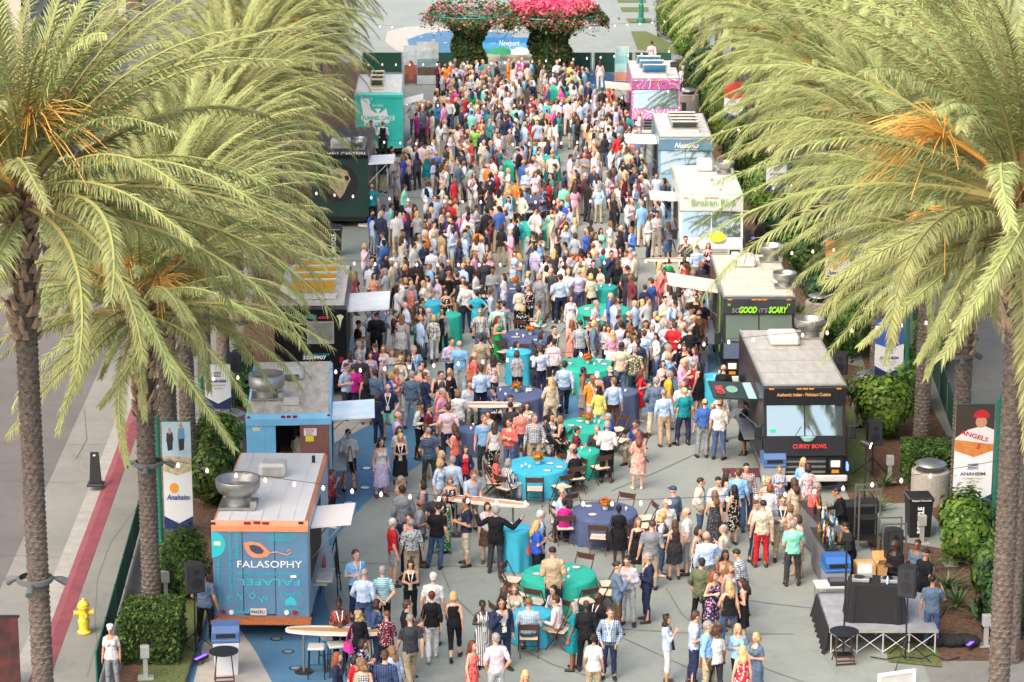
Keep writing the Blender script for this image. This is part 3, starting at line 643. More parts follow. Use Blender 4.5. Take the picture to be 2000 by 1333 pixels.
# --- dark green canteen truck
HC = Truck('dark green canteen truck with a skull painted on the end and black roof', -8.0, -5.74, 105.1, 5.8, 3.1, 0)
grn = paint('dark_green_paint', '#1d3a33', .35); rear_shell(HC, grn, grn, roof_mat('dark_roof', '#4c4a47', '#393836'), blk); HC.wheels((1.2, 4.4))
HC.letter('HALL CANTEEN', 676, 301, .2, WHITEPR, fit=1.5, bold=.004)
_cx, _cz = HC.f(662, 358); disc(MB(), _cx, -.001, _cz, .78, .004, 26).build('dark_disc', BLACKP, HC.o)
skull = mat('skull_tan', '#a8987a', .6, var=.3, scale=4)
flat_shape([(640, 352), (645, 335), (660, 328), (678, 334), (685, 350), (678, 364), (672, 378), (664, 388), (652, 372), (644, 366)], HC, skull, 'skull_print')
for q in ([(652, 345), (660, 341), (668, 345), (666, 352), (656, 353)], [(672, 345), (680, 343), (682, 351), (676, 354)]): flat_shape(q, HC, BLACKP, 'skull_print_eye', -.013)
ac_unit(HC, .0, .8, .8, .6, .4)
for y in (.6, 1.3): exhaust_fan(HC, .75, y, .55, True)
awning(HC, 1, .0, 1.8, 1.0, 2.6, MATS['silver_flap'], .05)
# --- teal funnel cake truck
FC = Truck('teal and white box truck with funnel cake lettering at the far end', -7.14, -4.96, 120.3, 5.4, 3.0, math.radians(1.5))
teal = paint('teal_paint', '#2fb5a6', .4); rear_shell(FC, teal, paint('white_paint', '#cfd2cf', .4), roof_mat('fc_roof', '#d0d0cc', '#bdbdb8'), WHITEP, teal); FC.wheels((1.2, 4.4))
flat_shape([(702, 184), (716, 184), (728, 210), (735, 246), (712, 246), (708, 215)], FC, WHITEPR, 'white_swash'); flat_shape([(722, 184), (738, 184), (755, 215), (762, 246), (735, 246), (727, 208)], FC, WHITEPR, 'white_swash', -.012)
cx_, cz_ = FC.f(738, 205); disc(MB(), cx_, -.012, cz_, .38, .008, 10).build('round_badge', teal, FC.o)
FC.letter('Drizzle', 738, 206, .18, WHITEPR, fit=.5, y=-.026); x, z = FC.f(738, 217); MB().add([(x - .14, -.024, z + .1), (x + .14, -.024, z + .1), (x, -.024, z - .15)], [(0, 2, 1)]).build('cone_print', WHITEPR, FC.o)
x, z = FC.f(738, 231); FC.box('sign_panel', WHITEPR, x - .75, x + .75, -.018, -.013, z - .11, z + .11); FC.letter('FUNNEL CAKE', 738, 231, .24, teal, fit=1.38, y=-.024, bold=.008)
FC.letter('ICE CREAM', 738, 243, .2, teal, fit=1.1, y=-.024, bold=.008)
for i in range(3): hatch(FC, -.1, 1.0 + i * 1.2, .62, .5, HATCH_GREY, .8, mat('cream_frame', '#cfc8a8', .6))
awning(FC, 1, .1, 1.7, .95, 2.4, WHITEP, .25)
# --- curry truck, front towards the camera
CB = Truck('black truck with aluminium roof and red curry lettering on its bonnet', 6.93, 9.2, 70.85, 6.2, 3.0, math.radians(1.6))
step_van(CB, blk, mat('brushed_charcoal', '#26272b', .4, metal=.3, var=.2, scale=3), roof_mat('alu_roof', '#a5a39d', '#94918a'), blk)
CB.letter('Authentic Indian - Pakistani Cuisine', 1570, 771, .13, mat('copper_letter', '#cf9c62', .4), fit=1.48, y=-.03, bold=.002)
CB.letter('CURRY BOWL', 1578, 864, .16, MATS['letter_red'], fit=.96, y=-.42, bold=.006)
x, z = CB.f(1575, 851); MB().lathe([(.02, -.08), (.12, -.06), (.2, .04), (.21, .06)], 16, (x, -.33, z), sy=.3).build('bowl_emblem', mat('bowl_teal', '#8fb6b4', .4), CB.o)
exhaust_fan(CB, .82, 5.3, .88); ac_unit(CB, -.02, 4.7, .85, .95, .3, False)
CB.box('traffic_tag', mat('tag_green', '#35c98c', .5), -.95, -.8, -.16, -.14, 1.72, 1.82)
cbl = mat('menu_dark', '#24302c', .4)
aw = awning(CB, -1, 1.2, 2.9, 1.25, 2.25, cbl, .06)
MB().box(-CB.w / 2 - .42, -CB.w / 2 - .04, 1.22, 2.88, 2.308, 2.316).build('menu_print', mat('menu_pale', '#9fb9bd', .4), aw)
MB().lathe([(.0, 0), (.3, 0), (.3, .006)], 20, (-CB.w / 2 - .66, 2.05, 2.352), sx=.55, sy=1.2).build('menu_print', mat('menu_green', '#6f9e86', .5), aw)
lettering('CURRY', .3, MATS['letter_red'], aw, (-CB.w / 2 - 1.0, 2.05, 2.38), (0, .06, PI / 2), 1.4, bold=.01)
serving_side(CB, -1, 1.2, 4.2)
CB.box('tow_lamp_blue', mat('blue_lamp', '#4a62ff', .3, emit=2.5), CB.w / 2 + .05, CB.w / 2 + .1, -.2, .1, .62, .8)
# --- scary truck
SG = Truck('charcoal truck with green so good it\'s scary lettering and cream roof', 6.6, 8.85, 81.15, 6.0, 3.0, math.radians(-.2))
step_van(SG, blk, mat('brushed_charcoal2', '#45474c', .4, metal=.4, var=.2, scale=3), roof_mat('cream_roof', '#cac5b2', '#b3ab98'), paint('navy_bonnet', '#37455c', .25), mat('pale_glass', '#93a6a2', .03, metal=.7, spec=.9))
lime = mat('lime_letter', '#8fd62e', .5); gry = mat('grey_letter', '#8a8c8e', .5)
SG.letter('"', 1424, 601, .3, lime, y=-.03); SG.letter('SO', 1437, 607, .2, gry, fit=.26, y=-.03, shear=.15); SG.letter('GOOD', 1460, 606, .27, lime, fit=.56, y=-.03, shear=.25, bold=.012); SG.letter("IT'S", 1490, 607, .19, gry, fit=.26, y=-.03, shear=.15); SG.letter('SCARY', 1518, 606, .27, lime, fit=.6, y=-.03, shear=.25, bold=.012); SG.letter('"', 1540, 601, .3, lime, y=-.03)
exhaust_fan(SG, .9, 1.3, .75); exhaust_fan(SG, .78, 5.0, .85); ac_unit(SG, -.15, 4.4, .75, .8, .34, False)
awning(SG, -1, 2.2, 3.9, 1.6, 2.6, WHITEP, .16); serving_side(SG, -1, 1.4, 4.4)
MB().box(-SG.w / 2 - .03, -SG.w / 2 - .013, .9, 1.3, 1.0, 2.8).build('green_panel', mat('panel_green', '#5f8f3c', .5, var=.3, scale=5), SG.o)
# --- broken rice truck
BR = Truck('white truck with broken rice lettering and yellow oval badge', 6.2, 8.55, 97.0, 5.9, 3.0, math.radians(-.4))
wht = paint('truck_white', '#c4c6c1', .35); step_van(BR, wht, wht, roof_mat('br_roof', '#bfc0ba', '#aeb0ab'), wht, wz=(1.45, 2.4), grille='fine', trim=mat('pale_green_trim', '#a9c7a8', .5))
BR.letter('Broken Rice', 1393, 396, .34, mat('rice_green', '#7fae58', .5), fit=1.62, y=-.03, bold=.001)
x, z = BR.f(1396, 459); disc(MB(), x, -.36, z, .2, .02, 22).build('oval_badge', mat('badge_yellow', '#e0d23c', .5), BR.o).scale = (1.5, 1, 1)
exhaust_fan(BR, .78, 4.2, .72); ac_unit(BR, .05, 4.9, .62, .8, .42, False); hatch(BR, .1, 1.0, .5, .3, WHITEP, -.08); hatch(BR, -.15, 2.9, .6, .5, MATS['br_roof'], 0)
awning(BR, -1, 1.6, 3.2, 1.0, 2.45, WHITEP, .05); serving_side(BR, -1, 1.0, 4.2)
# --- nostimo truck
NO = Truck('slate blue truck with white script lettering and raised roof vents', 6.06, 8.27, 108.9, 5.9, 3.0, 0)
slate = paint('slate_blue', '#5f8398', .35); step_van(NO, slate, slate, roof_mat('no_roof', '#bdbdb8', '#a9a8a2'), slate, wz=(1.5, 2.45))
NO.letter('Nostimo', 1340, 285, .3, WHITEPR, fit=1.0, y=-.03, shear=.35, bold=.008); NO.letter('GREEK MEDITERRANEAN CUISINE', 1340, 293, .07, WHITEPR, fit=.95, y=-.03)
for i in range(4): hatch(NO, .05, 1.4 + i * .75, 1.15, .5, HATCH_GREY, .75)
awning(NO, -1, 1.0, 3.0, 1.3, 2.55, MATS['silver_flap'], .03); serving_side(NO, -1, .8, 4.0)
# --- pink patterned truck
PK = Truck('pink and purple patterned truck with blue roof hatches at the far end', 5.63, 7.92, 124.8, 5.8, 2.9, 0)
pm = bpy.data.materials.new('pink_pattern'); pm.use_nodes = True; nt = pm.node_tree; b_ = nt.nodes['Principled BSDF']
tc = nt.nodes.new('ShaderNodeTexCoord'); wv = nt.nodes.new('ShaderNodeTexVoronoi'); wv.inputs['Scale'].default_value = 1.5; wv.feature = 'F1'
sn = nt.nodes.new('ShaderNodeMath'); sn.operation = 'MULTIPLY'; sn.inputs[1].default_value = 4.5; fr = nt.nodes.new('ShaderNodeMath'); fr.operation = 'FRACT'
cr = nt.nodes.new('ShaderNodeValToRGB'); cr.color_ramp.interpolation = 'CONSTANT'
for p_, c_ in ((.2, '#a83a78'), (.4, '#d9d0d0'), (.55, '#7a4aa0'), (.75, '#cf6a52'), (.88, '#4a62b0')): e_ = cr.color_ramp.elements.new(p_); e_.color = (*lin(c_), 1)
cr.color_ramp.elements[0].color = (*lin('#c0588a'), 1)
nt.links.new(tc.outputs['Object'], wv.inputs['Vector']); nt.links.new(wv.outputs['Distance'], sn.inputs[0]); nt.links.new(sn.outputs[0], fr.inputs[0]); nt.links.new(fr.outputs[0], cr.inputs[0]); nt.links.new(cr.outputs[0], b_.inputs['Base Color'])
b_.inputs['Roughness'].default_value = .4
step_van(PK, pm, pm, roof_mat('pk_roof', '#c2c1bc', '#adaca6'), pm, wz=(1.5, 2.4), split=False)
for i in range(3): hatch(PK, -.02 - .08 * i, 1.1 + i * 1.35, 1.15, .75, mat('hatch_blue', '#3a8fc8', .4), .62)
awning(PK, -1, .4, 2.2, 1.2, 2.3, mat('salmon_flap', '#d8b8a8', .5, var=.2, scale=1), .1)
# ------------------------------------------------------------------ planting: hedges, shrubs, strappy plants
LANDMARKS = []; SEATS = []; STAGE_Z = .62
for T_, ph in ((FAL, 'the grey-blue orange-trimmed truck'), (LB, 'the light blue truck'), (BK, 'the black yellow-hatched truck'), (HC, 'the dark green truck'), (FC, 'the teal truck'), (CB, 'the black curry truck'), (SG, 'the scary-lettered truck'), (BR, 'the white truck'), (NO, 'the slate blue truck'), (PK, 'the pink patterned truck')):
    c_ = T_.W @ Vector((0, T_.L * .4, 0)); LANDMARKS.append((ph, c_.x, c_.y))
LEAF_M = leaf_material('shrub_leaf', .5, .2)
def leaves(name, pts, nrm, size, cols, seed=0, parent=None, ratio=.55):
    r = np.random.default_rng(seed); n = len(pts); pts = np.asarray(pts)
    d = np.asarray(nrm) * .6 + [0, 0, .25] + r.normal(0, .75, (n, 3)); d /= np.linalg.norm(d, axis=1)[:, None]
    a = np.cross(d, r.normal(0, 1, (n, 3))); a /= np.linalg.norm(a, axis=1)[:, None]; b = np.cross(d, a)
    s = size * r.uniform(.6, 1.35, (n, 1))
    V = np.stack([pts - a * s, pts - b * s * ratio + d * s * .15, pts + a * s, pts + b * s * ratio + d * s * .15], 1).reshape(-1, 3)
    F = np.arange(4 * n).reshape(n, 4); C = np.array([lin(c) for c in cols])
    k = r.integers(0, len(C), n); cc = C[k] * r.uniform(.7, 1.25, (n, 1)); cc = np.concatenate([cc, np.ones((n, 1))], 1).repeat(4, 0)
    o = inst(name, raw_mesh(name, V, F, LEAF_M, cc), parent); return o
GREENS = ['#3f5a2c', '#4c6a30', '#5f7a34', '#33482a']; BRIGHT = ['#4d6c2c', '#5c7a30', '#6f8a38', '#3c5828', '#687832']; DEEP = ['#2f4a2c', '#3c5a34', '#28402a', '#4a643a']
BARK = mat('shrub_stem', '#5a4636', .9, var=.3, scale=10)
def ell_pts(c, rx, ry, rz, n, seed, lumps=13):
    r = np.random.default_rng(seed); v = r.normal(0, 1, (n, 3)); v /= np.linalg.norm(v, axis=1)[:, None]
    L_ = r.normal(0, 1, (lumps, 3)); L_ /= np.linalg.norm(L_, axis=1)[:, None]
    bump = (np.clip(v @ L_.T, 0, 1) ** 10).max(1) * .42 + .70
    rad = bump * (r.uniform(.45, 1.0, n) ** .45 + r.exponential(.06, n))
    p = v * rad[:, None] * [rx, ry, rz]; p[:, 2] = np.maximum(p[:, 2], -rz * .85); return p + c, v
def box_pts(x0, x1, y0, y1, z0, z1, n, seed):
    r = np.random.default_rng(seed); P = []; N = []
    dims = np.array([x1 - x0, y1 - y0, z1 - z0]); ar = np.array([dims[1] * dims[2]] * 2 + [dims[0] * dims[2]] * 2 + [dims[0] * dims[1]]); k = r.choice(5, n, p=ar / ar.sum())
    u = r.uniform(0, 1, (n, 3)); u[k == 0, 0] = 0; u[k == 1, 0] = 1; u[k == 2, 1] = 0; u[k == 3, 1] = 1; u[k == 4, 2] = 1
    nn = np.zeros((n, 3)); nn[k == 0, 0] = -1; nn[k == 1, 0] = 1; nn[k == 2, 1] = -1; nn[k == 3, 1] = 1; nn[k == 4, 2] = 1
    p = np.array([x0, y0, z0]) + u * dims; c = np.array([(x0 + x1) / 2, (y0 + y1) / 2, (z0 + z1) / 2]); p = c + (p - c) * r.uniform(.93, 1.04, (n, 1)) + .05 * np.sin(p * 7 + seed)
    return p, nn
def shrub(name, label, x, y, rx, ry, rz, n, cols, seed, size=.07, z0=.1, cat='shrub'):
    o = empty(name, (x, y, z0), 0, label, cat, 'shrubs in the planting beds')
    p, v = ell_pts((0, 0, rz * .85), rx, ry, rz, n, seed); leaves('foliage', p, v, size, cols, seed, o)
    st = MB(); r = random.Random(seed)
    for i in range(5): st.tube([(r.uniform(-.06, .06), r.uniform(-.06, .06), 0), (r.uniform(-.2, .2) * rx, r.uniform(-.2, .2) * ry, rz * .6), (r.uniform(-.6, .6) * rx, r.uniform(-.6, .6) * ry, rz * 1.3)], [.025, .018, .008], 5)
    s = st.build('stem', BARK, o); s['kind'] = 'stuff'; return o
def hedge(label, x0, x1, y0, y1, h, n, seed, cols=GREENS, size=.055, z0=.1):
    o = empty('hedge', ((x0 + x1) / 2, (y0 + y1) / 2, z0), 0, label, 'hedge', 'clipped hedges'); a, b = (x1 - x0) / 2, (y1 - y0) / 2
    p, v = box_pts(-a, a, -b, b, .05, h, n, seed); leaves('foliage', p, v, size, cols, seed, o)
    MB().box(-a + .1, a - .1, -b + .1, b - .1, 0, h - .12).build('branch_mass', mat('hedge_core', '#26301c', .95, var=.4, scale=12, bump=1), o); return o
def strap_plant(label, x, y, n, l, seed, z0=.05):
    r = random.Random(seed); mb = MB()
    for i in range(n):
        az = r.uniform(0, 6.28); e = r.uniform(.5, 1.35); d = Vector((math.cos(az), math.sin(az), 0)); s = Vector((-d.y, d.x, 0)); ll = l * r.uniform(.6, 1.1); w_ = .028 * r.uniform(.7, 1.3); P = []
        for q in (0, .4, .75, 1): P.append(d * (ll * q * math.cos(e) * (1 + .2 * q)) + Vector((0, 0, ll * (q * math.sin(e) - .35 * q * q))))
        ws = (w_ * .6, w_, w_ * .7, .002); V = []
        for p_, q in zip(P, ws): V += [p_ - s * q, p_ + s * q]
        mb.add(V, [(0, 1, 3, 2), (2, 3, 5, 4), (4, 5, 7, 6)])
    o = empty('strappy_plant', (x, y, z0), 0, label, 'plant', 'strap-leaved plants in the beds'); mb.build('leaves', mat('strap_leaf', '#4a6238', .5, var=.3, scale=8), o)['kind'] = 'stuff'; return o
hedge('clipped square hedge at the foot of the nearest road-side palm, by the officer', -9.0, -7.62, 57.3, 58.9, 1.15, 6500, 1)
hedge('clipped square hedge round a palm foot between curry truck and player banner', 11.0, 12.4, 70.8, 72.2, 1.0, 5000, 2)
shrub('shrub', 'rounded shrub under the sun-logo banner behind the falafel speaker', *G(352, 1160, .1)[:2], .75, .8, .95, 4500, GREENS, 3)
shrub('shrub', 'leafy shrub behind the beach banner, above the falafel roof fan', *G(415, 990, .1)[:2], .7, 1.0, 1.2, 4500, GREENS, 4)
shrub('shrub', 'bright shrub beside the light blue truck below the navy-tipped banner', *G(425, 925, .1)[:2], .75, .9, 1.1, 4500, BRIGHT, 5)
shrub('shrub', 'dark shrub tucked between palms and light blue truck roof', *G(478, 800, .1)[:2], .7, 1.0, 1.1, 3500, DEEP, 6)
for i, (x, y, a, b, c_, cl, n) in enumerate([(1722, 850, .95, .9, 1.1, BRIGHT, 5000), (1765, 800, .8, .9, 1.2, BRIGHT, 4000), (1880, 1095, .75, .8, 1.0, BRIGHT, 3600), (1935, 1165, .6, .7, .85, GREENS, 3200), (1960, 1235, .7, .7, 1.0, DEEP, 4000), (1650, 690, .8, 1.2, 1.3, GREENS, 4500),
        (1615, 620, .9, 1.3, 1.2, DEEP, 4000), (1570, 540, .9, 1.3, 1.2, GREENS, 3500), (1530, 490, .9, 1.3, 1.1, DEEP, 3500), (1490, 420, .9, 1.6, 1.4, BRIGHT, 3500), (1450, 350, .9, 1.6, 1.4, GREENS, 3500), (1420, 300, .9, 1.6, 1.6, BRIGHT, 3500), (1395, 240, .8, 1.8, 1.7, GREENS, 3500), (1365, 195, .9, 2, 1.6, DEEP, 3500), (1340, 120, 1.1, 2.2, 1.4, BRIGHT, 3500), (1310, 75, 1.2, 2.5, 1.6, BRIGHT, 3500), (1820, 720, .8, .9, 1.0, BRIGHT, 3500)]):
    p = G(x, y, .05); shrub('shrub', ('bright' if cl is BRIGHT else 'dark' if cl is DEEP else 'mid') + ' green shrub in the stage-side bed, %s of that row from the curry truck' % WORDS[i], p.x, p.y, a, b, c_, n, cl, 20 + i, .09)
for i, (x, y, n, l) in enumerate([(350, 1165, 30, .8), (1715, 1000, 26, .7), (1850, 1150, 34, .9), (1870, 1185, 34, .9), (1910, 1210, 30, .8), (1855, 1100, 30, .9), (1730, 950, 24, .7), (1660, 770, 30, .9), (1590, 640, 30, 1.0), (1560, 610, 26, .9), (1505, 465, 30, 1.0), (1425, 330, 36, 1.3), (1460, 400, 30, 1.1), (1690, 745, 30, .9), (1555, 540, 24, .9), (330, 1150, 26, .8), (1815, 1115, 26, .8)]):
    p = G(x, y, .03); strap_plant(('dense' if n > 30 else 'thin' if n < 27 else 'spiky') + ' strap-leaved plant %s' % (('under the road-side shrubs near the speaker' if i == 0 else 'behind the road-side speaker stand') if x < 400 else 'in the mulch bed behind the bar and stage, %s of those seen' % WORDS[i - 1] if y > 930 else 'in the bed beside the parked trucks, %s along it' % WORDS[i - 1]), p.x, p.y, n, l, i, .14 if x < 400 else .03)
# ------------------------------------------------------------------ round tables, chairs, centrepieces
def cloth_mat(c): return mat('cloth_' + c, {'green': '#1fa08a', 'turquoise': '#34a4be', 'navy': '#485374', 'aqua': '#3aaac0', 'teal': '#178a84', 'darknavy': '#2c3450'}[c], .8, var=.1, scale=3, bump=.15, bscale=8)
def cloth_mesh(r, h, m, folds, seed):
    n = 72; V = [(0, 0, h)]; rr = random.Random(seed); ph = rr.uniform(0, 6)
    rings = [(r * .5, h), (r * .97, h), (r, h - .012), (r * 1.01, h - .06)] + [(None, z) for z in (h * .75, h * .5, h * .25, .012)]
    for i, (q, z) in enumerate(rings):
        for k in range(n):
            a = 2 * PI * k / n; f = max(0, (h - z) / h)
            w_ = 1.01 + f * (.06 + .075 * math.sin(folds * a + ph + .6 * math.sin(3 * a)) + .03 * math.sin(a * 5 + ph * 2)) if q is None else q / r
            V.append((r * w_ * math.cos(a), r * w_ * math.sin(a), z))
    F = [(0, 1 + k, 1 + (k + 1) % n) for k in range(n)] + [(1 + i * n + k, 1 + i * n + n + k, 1 + i * n + n + (k + 1) % n, 1 + i * n + (k + 1) % n) for i in range(len(rings) - 1) for k in range(n)]
    me = bpy.data.meshes.new('tablecloth'); me.from_pydata(V, [], F); me.materials.append(m); me.shade_smooth(); return me
GLASSW = mat('clear_glassware', '#cfd8d8', .1, spec=.8); CHAIRW = mat('dark_walnut', '#4a3024', .45, var=.25, scale=9, stretch=(1, 1, 6)); CREAM = mat('cream_seat_pad', '#cdbfa6', .7, var=.06, scale=5)
FLOW = ['#d8862c', '#cf6a24', '#e0a040', '#b8452a']; LEAFF = ['#5f7a34', '#7d8e38']
def centrepiece(x, y, z, label, seed, big=1.0):
    o = empty('flower_arrangement', (x, y, z + .002), 0, label, 'flowers', 'orange table flowers')
    MB().lathe([(.05, 0), (.07, .02), (.075, .12), (.065, .13)], 12).build('vase', GLASSW, o, True)
    p, v = ell_pts((0, 0, .22 * big), .17 * big, .17 * big, .13 * big, 170, seed); leaves('blooms', p, v, .035, FLOW, seed, o, .8)
    p, v = ell_pts((0, 0, .2 * big), .18 * big, .18 * big, .11 * big, 60, seed + 1); leaves('greenery', p, v, .045, LEAFF, seed, o)
def chair_parts():
    W_, D = .21, .20; out = {}
    out['seat'] = MB().box(-W_, W_, -D, D, .44, .465, ch=.008).mesh('seat', CREAM)
    out['seat_frame'] = MB().box(-W_ - .012, W_ + .012, -D - .012, D + .012, .415, .439).mesh('seat_frame', CHAIRW)
    out['backrest'] = MB().box(-W_ - .01, W_ + .01, .235, .258, .70, .84).mesh('backrest', CHAIRW)
    for s, nm in ((-1, 'la'), (1, 'lb')):
        x = s * (W_ + .025); out[nm] = MB().tube([(x, -.24, .0), (x, .02, .42), (x, .26, .86)], .016, 6).mesh('leg', CHAIRW); x = s * (W_ - .008)
        out[nm + 'r'] = MB().tube([(x, .27, .0), (x, -.17, .43)], .015, 6).mesh('leg', CHAIRW)
    out['str'] = MB().tube([(-W_ - .02, -.14, .16), (W_ + .02, -.14, .16)], .012, 6).mesh('stretcher', CHAIRW); out['str2'] = MB().tube([(-W_ + .01, .17, .17), (W_ - .01, .17, .17)], .012, 6).mesh('stretcher', CHAIRW)
    return out
CHP = chair_parts(); CHN = dict(seat='seat', seat_frame='seat_frame', backrest='backrest', la='leg', lb='leg', lar='leg', lbr='leg', str='stretcher', str2='stretcher')
CHAIRS = []
def chair(x, y, rz, label):
    o = empty('folding_chair', (x, y, 0), rz, label, 'chair', 'dark folding chairs at the tables')
    for k, me in CHP.items(): inst(CHN[k], me, o)
    CHAIRS.append((x, y)); return o
TABLES = []
def table(px, py, c, r, h, label, short, angs=(), flowers=True, seed=0):
    p = G(px, py, h); o = empty('cocktail_table' if h > .9 else 'round_table', (p.x, p.y, 0), 0, label, 'table', 'cloth-covered tables on the plaza')
    inst('tablecloth', cloth_mesh(r, h, cloth_mat(c), 16 if r > .6 else 9, seed), o)
    MB().lathe([(r - .02, h - .035), (r - .02, h - .012)], 24).build('tabletop', CHAIRW, o); MB().lathe([(.25, 0.004), (.05, .05), (.05, h - .035)], 10).build('pedestal', BLACKP, o)
    LANDMARKS.append((short, p.x, p.y)); TABLES.append((p.x, p.y, r, h, angs, short))
    if flowers: centrepiece(p.x + .05, p.y + .1, h, 'orange flower arrangement on %s' % short, seed * 3 + 5, 1.0 if h < .9 else .6)
    rr = random.Random(seed)
    if r > .6:
        for i in range(3):
            a = rr.uniform(0, 6.28); q = r * rr.uniform(.45, .78)
            tag(MB().lathe([(.0, .004), (.07, .003), (.115, .014), (.12, .018), (.07, .009), (.0, .008)], 14, cap=False).build('plate', WHITEP, None, True, (p.x + q * math.cos(a), p.y + q * math.sin(a), h + .002)), 'small white plate on %s' % short, 'plate', 'plates on the tables')
    for i in range(3 if r > .6 else 2):
        a = rr.uniform(0, 6.28); q = r * rr.uniform(.3, .75)
        tag(MB().lathe([(.028, 0), (.034, .1), (.03, .1), (.026, .012)], 8).build('tumbler', GLASSW, None, True, (p.x + q * math.cos(a), p.y + q * math.sin(a), h + .002)), 'clear drinking glass standing on %s' % short, 'glass', 'glasses on the tables')
    return p
R6 = lambda s, n=7: [360 / n * i + random.Random(s).uniform(0, 50) for i in range(n)]
table(1092, 1122, 'green', .9, .75, 'large round table with emerald green cloth, nearest of the green tables', 'the near emerald round table', [8, 62, 158, 188, 214, 243, 300, 338], False, 1)
table(1047, 909, 'turquoise', .88, .75, 'large round table with turquoise cloth, flowers and seated guests', 'the large turquoise round table', [185, 222, 268, 305, 335, 100], True, 2)
table(1179, 999, 'navy', .88, .75, 'large round table with navy cloth nearest the camera', 'the near navy round table', [18, 62, 125, 262, 288, 345], True, 3)
table(1007, 1031, 'turquoise', .38, 1.08, 'tall cocktail table with turquoise cloth behind the man with raised hands', 'the near turquoise cocktail table', (), False, 4)
table(1041, 1196, 'turquoise', .46, .75, 'small low turquoise table with five seated people nearest the camera', 'the small near turquoise table', (), False, 5)
table(1147, 880, 'green', .38, .75, 'small low green table behind the large turquoise one', 'the small low green table', [230, 300], False, 6)
table(1145, 830, 'green', .78, .75, 'green round table with flowers between seated diners', 'the middle green round table', [30, 150, 200, 330], True, 7)
table(1006, 768, 'navy', .9, .75, 'navy round table with orange flowers behind the long surfboard table', 'the middle navy round table', [20, 150, 190, 235, 340], True, 8)
table(1145, 712, 'green', .92, .75, 'wide green round table with flowers beside the man in orange', 'the wide green round table', [200, 235, 270, 170, 310], True, 9)
table(1033, 656, 'navy', .88, .75, 'navy round table with flowers beside the long green dress', 'the navy table behind', [190, 230, 260, 300, 150], True, 10)
table(1179, 605, 'green', .9, .75, 'green round table near the flap of the scary truck', 'the far green round table', [200, 250, 320], False, 11)
table(1013, 686, 'turquoise', .40, 1.08, 'tall cocktail table with turquoise cloth between two women seen from behind', 'the mid cocktail table', (), False, 12)
table(876, 614, 'green', .42, 1.08, 'tall cocktail table with green cloth standing alone beside the navy blazer', 'the lone green cocktail table', (), False, 13)
table(1119, 514, 'turquoise', .9, .75, 'turquoise round table with flowers behind the bearded man in pink', 'the far turquoise round table', [210, 250, 300, 330], True, 14)
table(1003, 560, 'navy', .8, .75, 'navy round table crowded by standing guests mid plaza', 'the crowded navy table', [150, 190, 230], True, 15)
table(1017, 388, 'navy', .95, .75, 'navy round table with flowers and empty chairs in the far crowd', 'the far navy round table', [225, 255, 285, 310], True, 16)
table(1045, 291, 'aqua', .98, .75, 'aqua round table with orange flowers in the far crowd', 'the far aqua table', [200, 250], True, 17)
table(1071, 307, 'green', .5, 1.05, 'tall green table in front of the far aqua round table', 'the tall far green table', (), False, 18)
table(1073, 212, 'aqua', .95, .75, 'aqua round table near the flowering arch', 'the aqua table by the arch', [190, 230, 320], True, 19)
table(1087, 171, 'green', .5, 1.08, 'tall green table at the foot of the flowering arch', 'the tall green table by the arch', (), False, 20)
table(1036, 441, 'green', .9, .75, 'green round table with folding chairs in front of the far navy one', 'the green table among the crowd', [170, 210, 280], False, 21)
table(1087, 145, 'darknavy', .45, 1.08, 'tall dark navy table beside the flowering column', 'the tall navy table by the arch', (), False, 22)
table(1003, 317, 'green', .5, .75, 'small green table beside the far aqua round table', 'the small far green table', (), True, 23)
table(1398, 735, 'turquoise', .42, 1.08, 'tall turquoise table behind the curry truck serving flap', 'the turquoise table by the curry truck', (), False, 24)
table(1214, 764, 'navy', .5, 1.05, 'tall navy table behind the light blue rolled-sleeve shirt', 'the tall navy table', (), False, 25)
table(920, 838, 'navy', .42, .75, 'small navy table at the end of the surfboard table', 'the small navy table', (), False, 26)
table(1182, 560, 'teal', .42, 1.08, 'tall teal table behind the seated diners mid plaza', 'the tall teal table', (), False, 27)
table(840, 590, 'turquoise', .42, 1.08, 'tall turquoise table between the polo shirts on the road side', 'the road-side turquoise table', (), False, 28)
# surfboard tables
WOODB = mat('surfboard_wood', '#b98a58', .4, var=.2, scale=5, stretch=(1, 14, 1)); BOARDW = mat('surfboard_white', '#d8d2c2', .35)
def surf_table(px, py, L_, rz, label, short):
    p = G(px, py, 1.07); o = empty('surfboard_table', (p.x, p.y, 0), rz, label, 'table', 'surfboard-topped high tables'); n = 14
    out = [(L_ / 2 * math.cos(PI * i / n), .27 * math.sin(PI * i / n) ** .7) for i in range(n + 1)]; poly = out + [(x, -y) for x, y in out[-2:0:-1]]
    MB().prism(poly, 1.0, 1.05).build('surfboard', BOARDW, o); MB().prism([(x * .97, y * .45) for x, y in poly], 1.051, 1.058).build('wood_stripe', WOODB, o)
    for sx in (-.32, .32):
        MB().tube([(L_ * sx, 0, .03), (L_ * sx, 0, 1.0)], .03, 8).build('post', STEEL, o); MB().lathe([(.24, 0.004), (.22, .02), (.04, .035)], 14, (L_ * sx, 0, 0)).build('foot', BLACKP, o)
    LANDMARKS.append((short, p.x, p.y))
surf_table(945, 976, 2.5, math.radians(-18), 'white and wood surfboard table pointing at the near navy table', 'the white-tipped surfboard table')
surf_table(655, 1229, 2.3, math.radians(-4), 'wooden surfboard table with stools beside the falafel truck', 'the surfboard table with stools')
surf_table(952, 788, 2.0, math.radians(0), 'wooden surfboard table across the middle of the plaza', 'the middle surfboard table')
surf_table(905, 254, 2.4, math.radians(5), 'wooden surfboard table in the far crowd', 'the far surfboard table')
surf_table(765, 438, 2.6, math.radians(0), 'wooden surfboard table near the dark green canteen truck', 'the surfboard table by the green truck')
